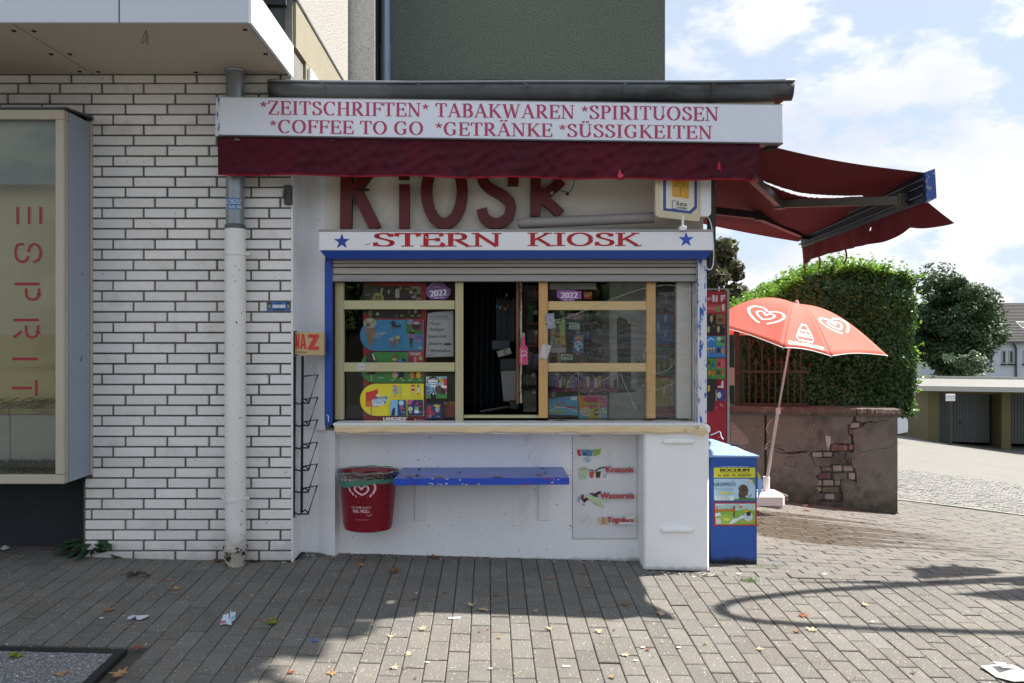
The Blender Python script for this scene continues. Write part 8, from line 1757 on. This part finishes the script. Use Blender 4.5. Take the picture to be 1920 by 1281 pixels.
# ------------------------------------------------------------------ unseen things added for the shadows they cast into the frame
# unseen tree added off to the right; crown cut to the ground shadow's outline
random.seed(2)
pt_ = thing('shadow_caster_tree', (4.9, 4.0, g(4.9, 4.0)), 'unseen added tree off to the right, crown shaped to cast the left ground shadow', 'tree')
pts = []; r = np.random.default_rng(31); zc_ = 5.9
for k in range(60000):
    z = zc_ + r.uniform(-.25, .25); x = r.uniform(.6, 9.5); y = r.uniform(1.5, 7.2); gx_, gy_ = x - SUN_A * z, y - SUN_B * z
    wig = .05 * math.sin(y * 4) + .04 * math.sin(y * 9 + 1)
    ok_ = gy_ <= 3.0 and (x - 4.4) ** 2 + (y - 3.6) ** 2 < .8
    lim = -1.0 if gy_ < 3.70 else (-.80 if gy_ < 3.92 else (-.60 if gy_ < 4.08 else -.72))
    if gy_ > 2.95 and -.62 * gy_ - .35 < gx_ < lim + wig * .4 and y < 6.9: ok_ = True
    if gx_ > .70 * gy_ + .3 and (x - 7.3) ** 2 + (y - 4.5) ** 2 < 3.5: ok_ = True
    if ok_: pts.append((x, y, z))
leaves('crown', np.array(pts), np.tile([0, 0, 1.], (len(pts), 1)), .14, m_pl, pt_, elong=1.1, seed=5, kind='stuff')
t = MB(); t.tube([(4.9, 4.0, -.6), (4.95, 4.0, 2.5), (4.9, 4.0, 5.2)], .15, 12, r1=.09)
for c_ in ((3.0, 5.4, 5.85), (3.9, 2.4, 5.85), (7.2, 4.5, 5.9)): t.tube([(4.9, 4.0, 5.1), Vector((4.9, 4.0, 5.3)).lerp(Vector(c_), .5) + Vector((0, 0, .1)), c_], .055, 6, r1=.02)
t.build('trunk', M('plane_bark', '#7a7460', rough=.9, var=.3, vs_=5, bump=1.5, bs=20), pt_, smooth=True)
# unseen tube hoop and sheets, added to cast the loop and jagged shadows
hp = thing('shadow_hoop', (4.6, 5.2, g(4.6, 5.2)), 'unseen added tube hoop with sheets, shaped to cast the loop shadow at the right', 'hoop')
hh = 3.45
def lift(px, py, h=hh): q = G(px, py); return Vector((q.x + SUN_A * h, q.y + SUN_B * h, q.z + h))
loop = smooth_path([(1960, 1188), (1700, 1181), (1500, 1171), (1390, 1160), (1350, 1143), (1375, 1128), (1450, 1117), (1560, 1106), (1700, 1098), (1960, 1086)], 6)
b = MB(); b.tube([lift(x, y) for x, y in loop], .033, 10); b.tube([lift(x, y, hh + .02) for x, y in ((1480, 1091), (1600, 1092), (1720, 1094), (1960, 1082))], [.005, .02, .03, .03], 8)
e0 = lift(1960, 1086); e1_ = lift(1960, 1188); fx = Vector((5.6, 5.6, g(5.6, 5.6))); b.tube([e0, e0 + Vector((.3, .2, -.1)), Vector((fx.x, fx.y, hh * .8)), fx], .035, 10); b.tube([e1_, e1_ + Vector((.4, .2, -.1)), Vector((fx.x - .2, fx.y - .9, hh * .8)), Vector((fx.x - .2, fx.y - .9, g(5.4, 4.7)))], .035, 10)
b.build('tube', m_arm_dk, hp, smooth=True)
b = MB()
for outl in ([(1697, 1062), (1712, 1067), (1742, 1063), (1745, 1058), (1760, 1063), (1788, 1062), (1790, 1056), (1800, 1061), (1850, 1065), (1882, 1075), (1850, 1079), (1800, 1082), (1740, 1087), (1715, 1085), (1718, 1074)], [(1780, 1113), (1830, 1110), (1960, 1098), (1960, 1128), (1880, 1126), (1850, 1122), (1835, 1119)]):
    q = [lift(x, y, hh - .05) for x, y in outl]; c0 = sum(q, Vector()) / len(q)
    n = len(q); b.add(q + [c0 + Vector((0, 0, .05))], [(i, (i + 1) % n, n) for i in range(n)])
o = b.build('shadow_sheet', M('dark_shadow_sheet', '#3a3f3c', rough=.8), hp); solidify(o, .004)
# house front across the street, seen only in reflections
op = thing('opposite_house', (0, -16, -.4), 'plain rendered house front on the far side of the street behind the camera', 'building')
b = MB(); b.box(-18, 18, -32, -26, -1, 5.5); b.build('wall', M('dark_brick_front', '#554a40', rough=.9, var=.2), op)
for k, (x_, h_) in enumerate(((-5, 4.4), (3.0, 3.9))): tree('tree', ('taller', 'shorter')[k] + ' of the two street trees across the road, behind the camera', x_, -16.5, -.4, h_, 1.6, 3500, .16, m_pl, 40 + k, 40, low=.3, trunk_r=.12, clr=.32)
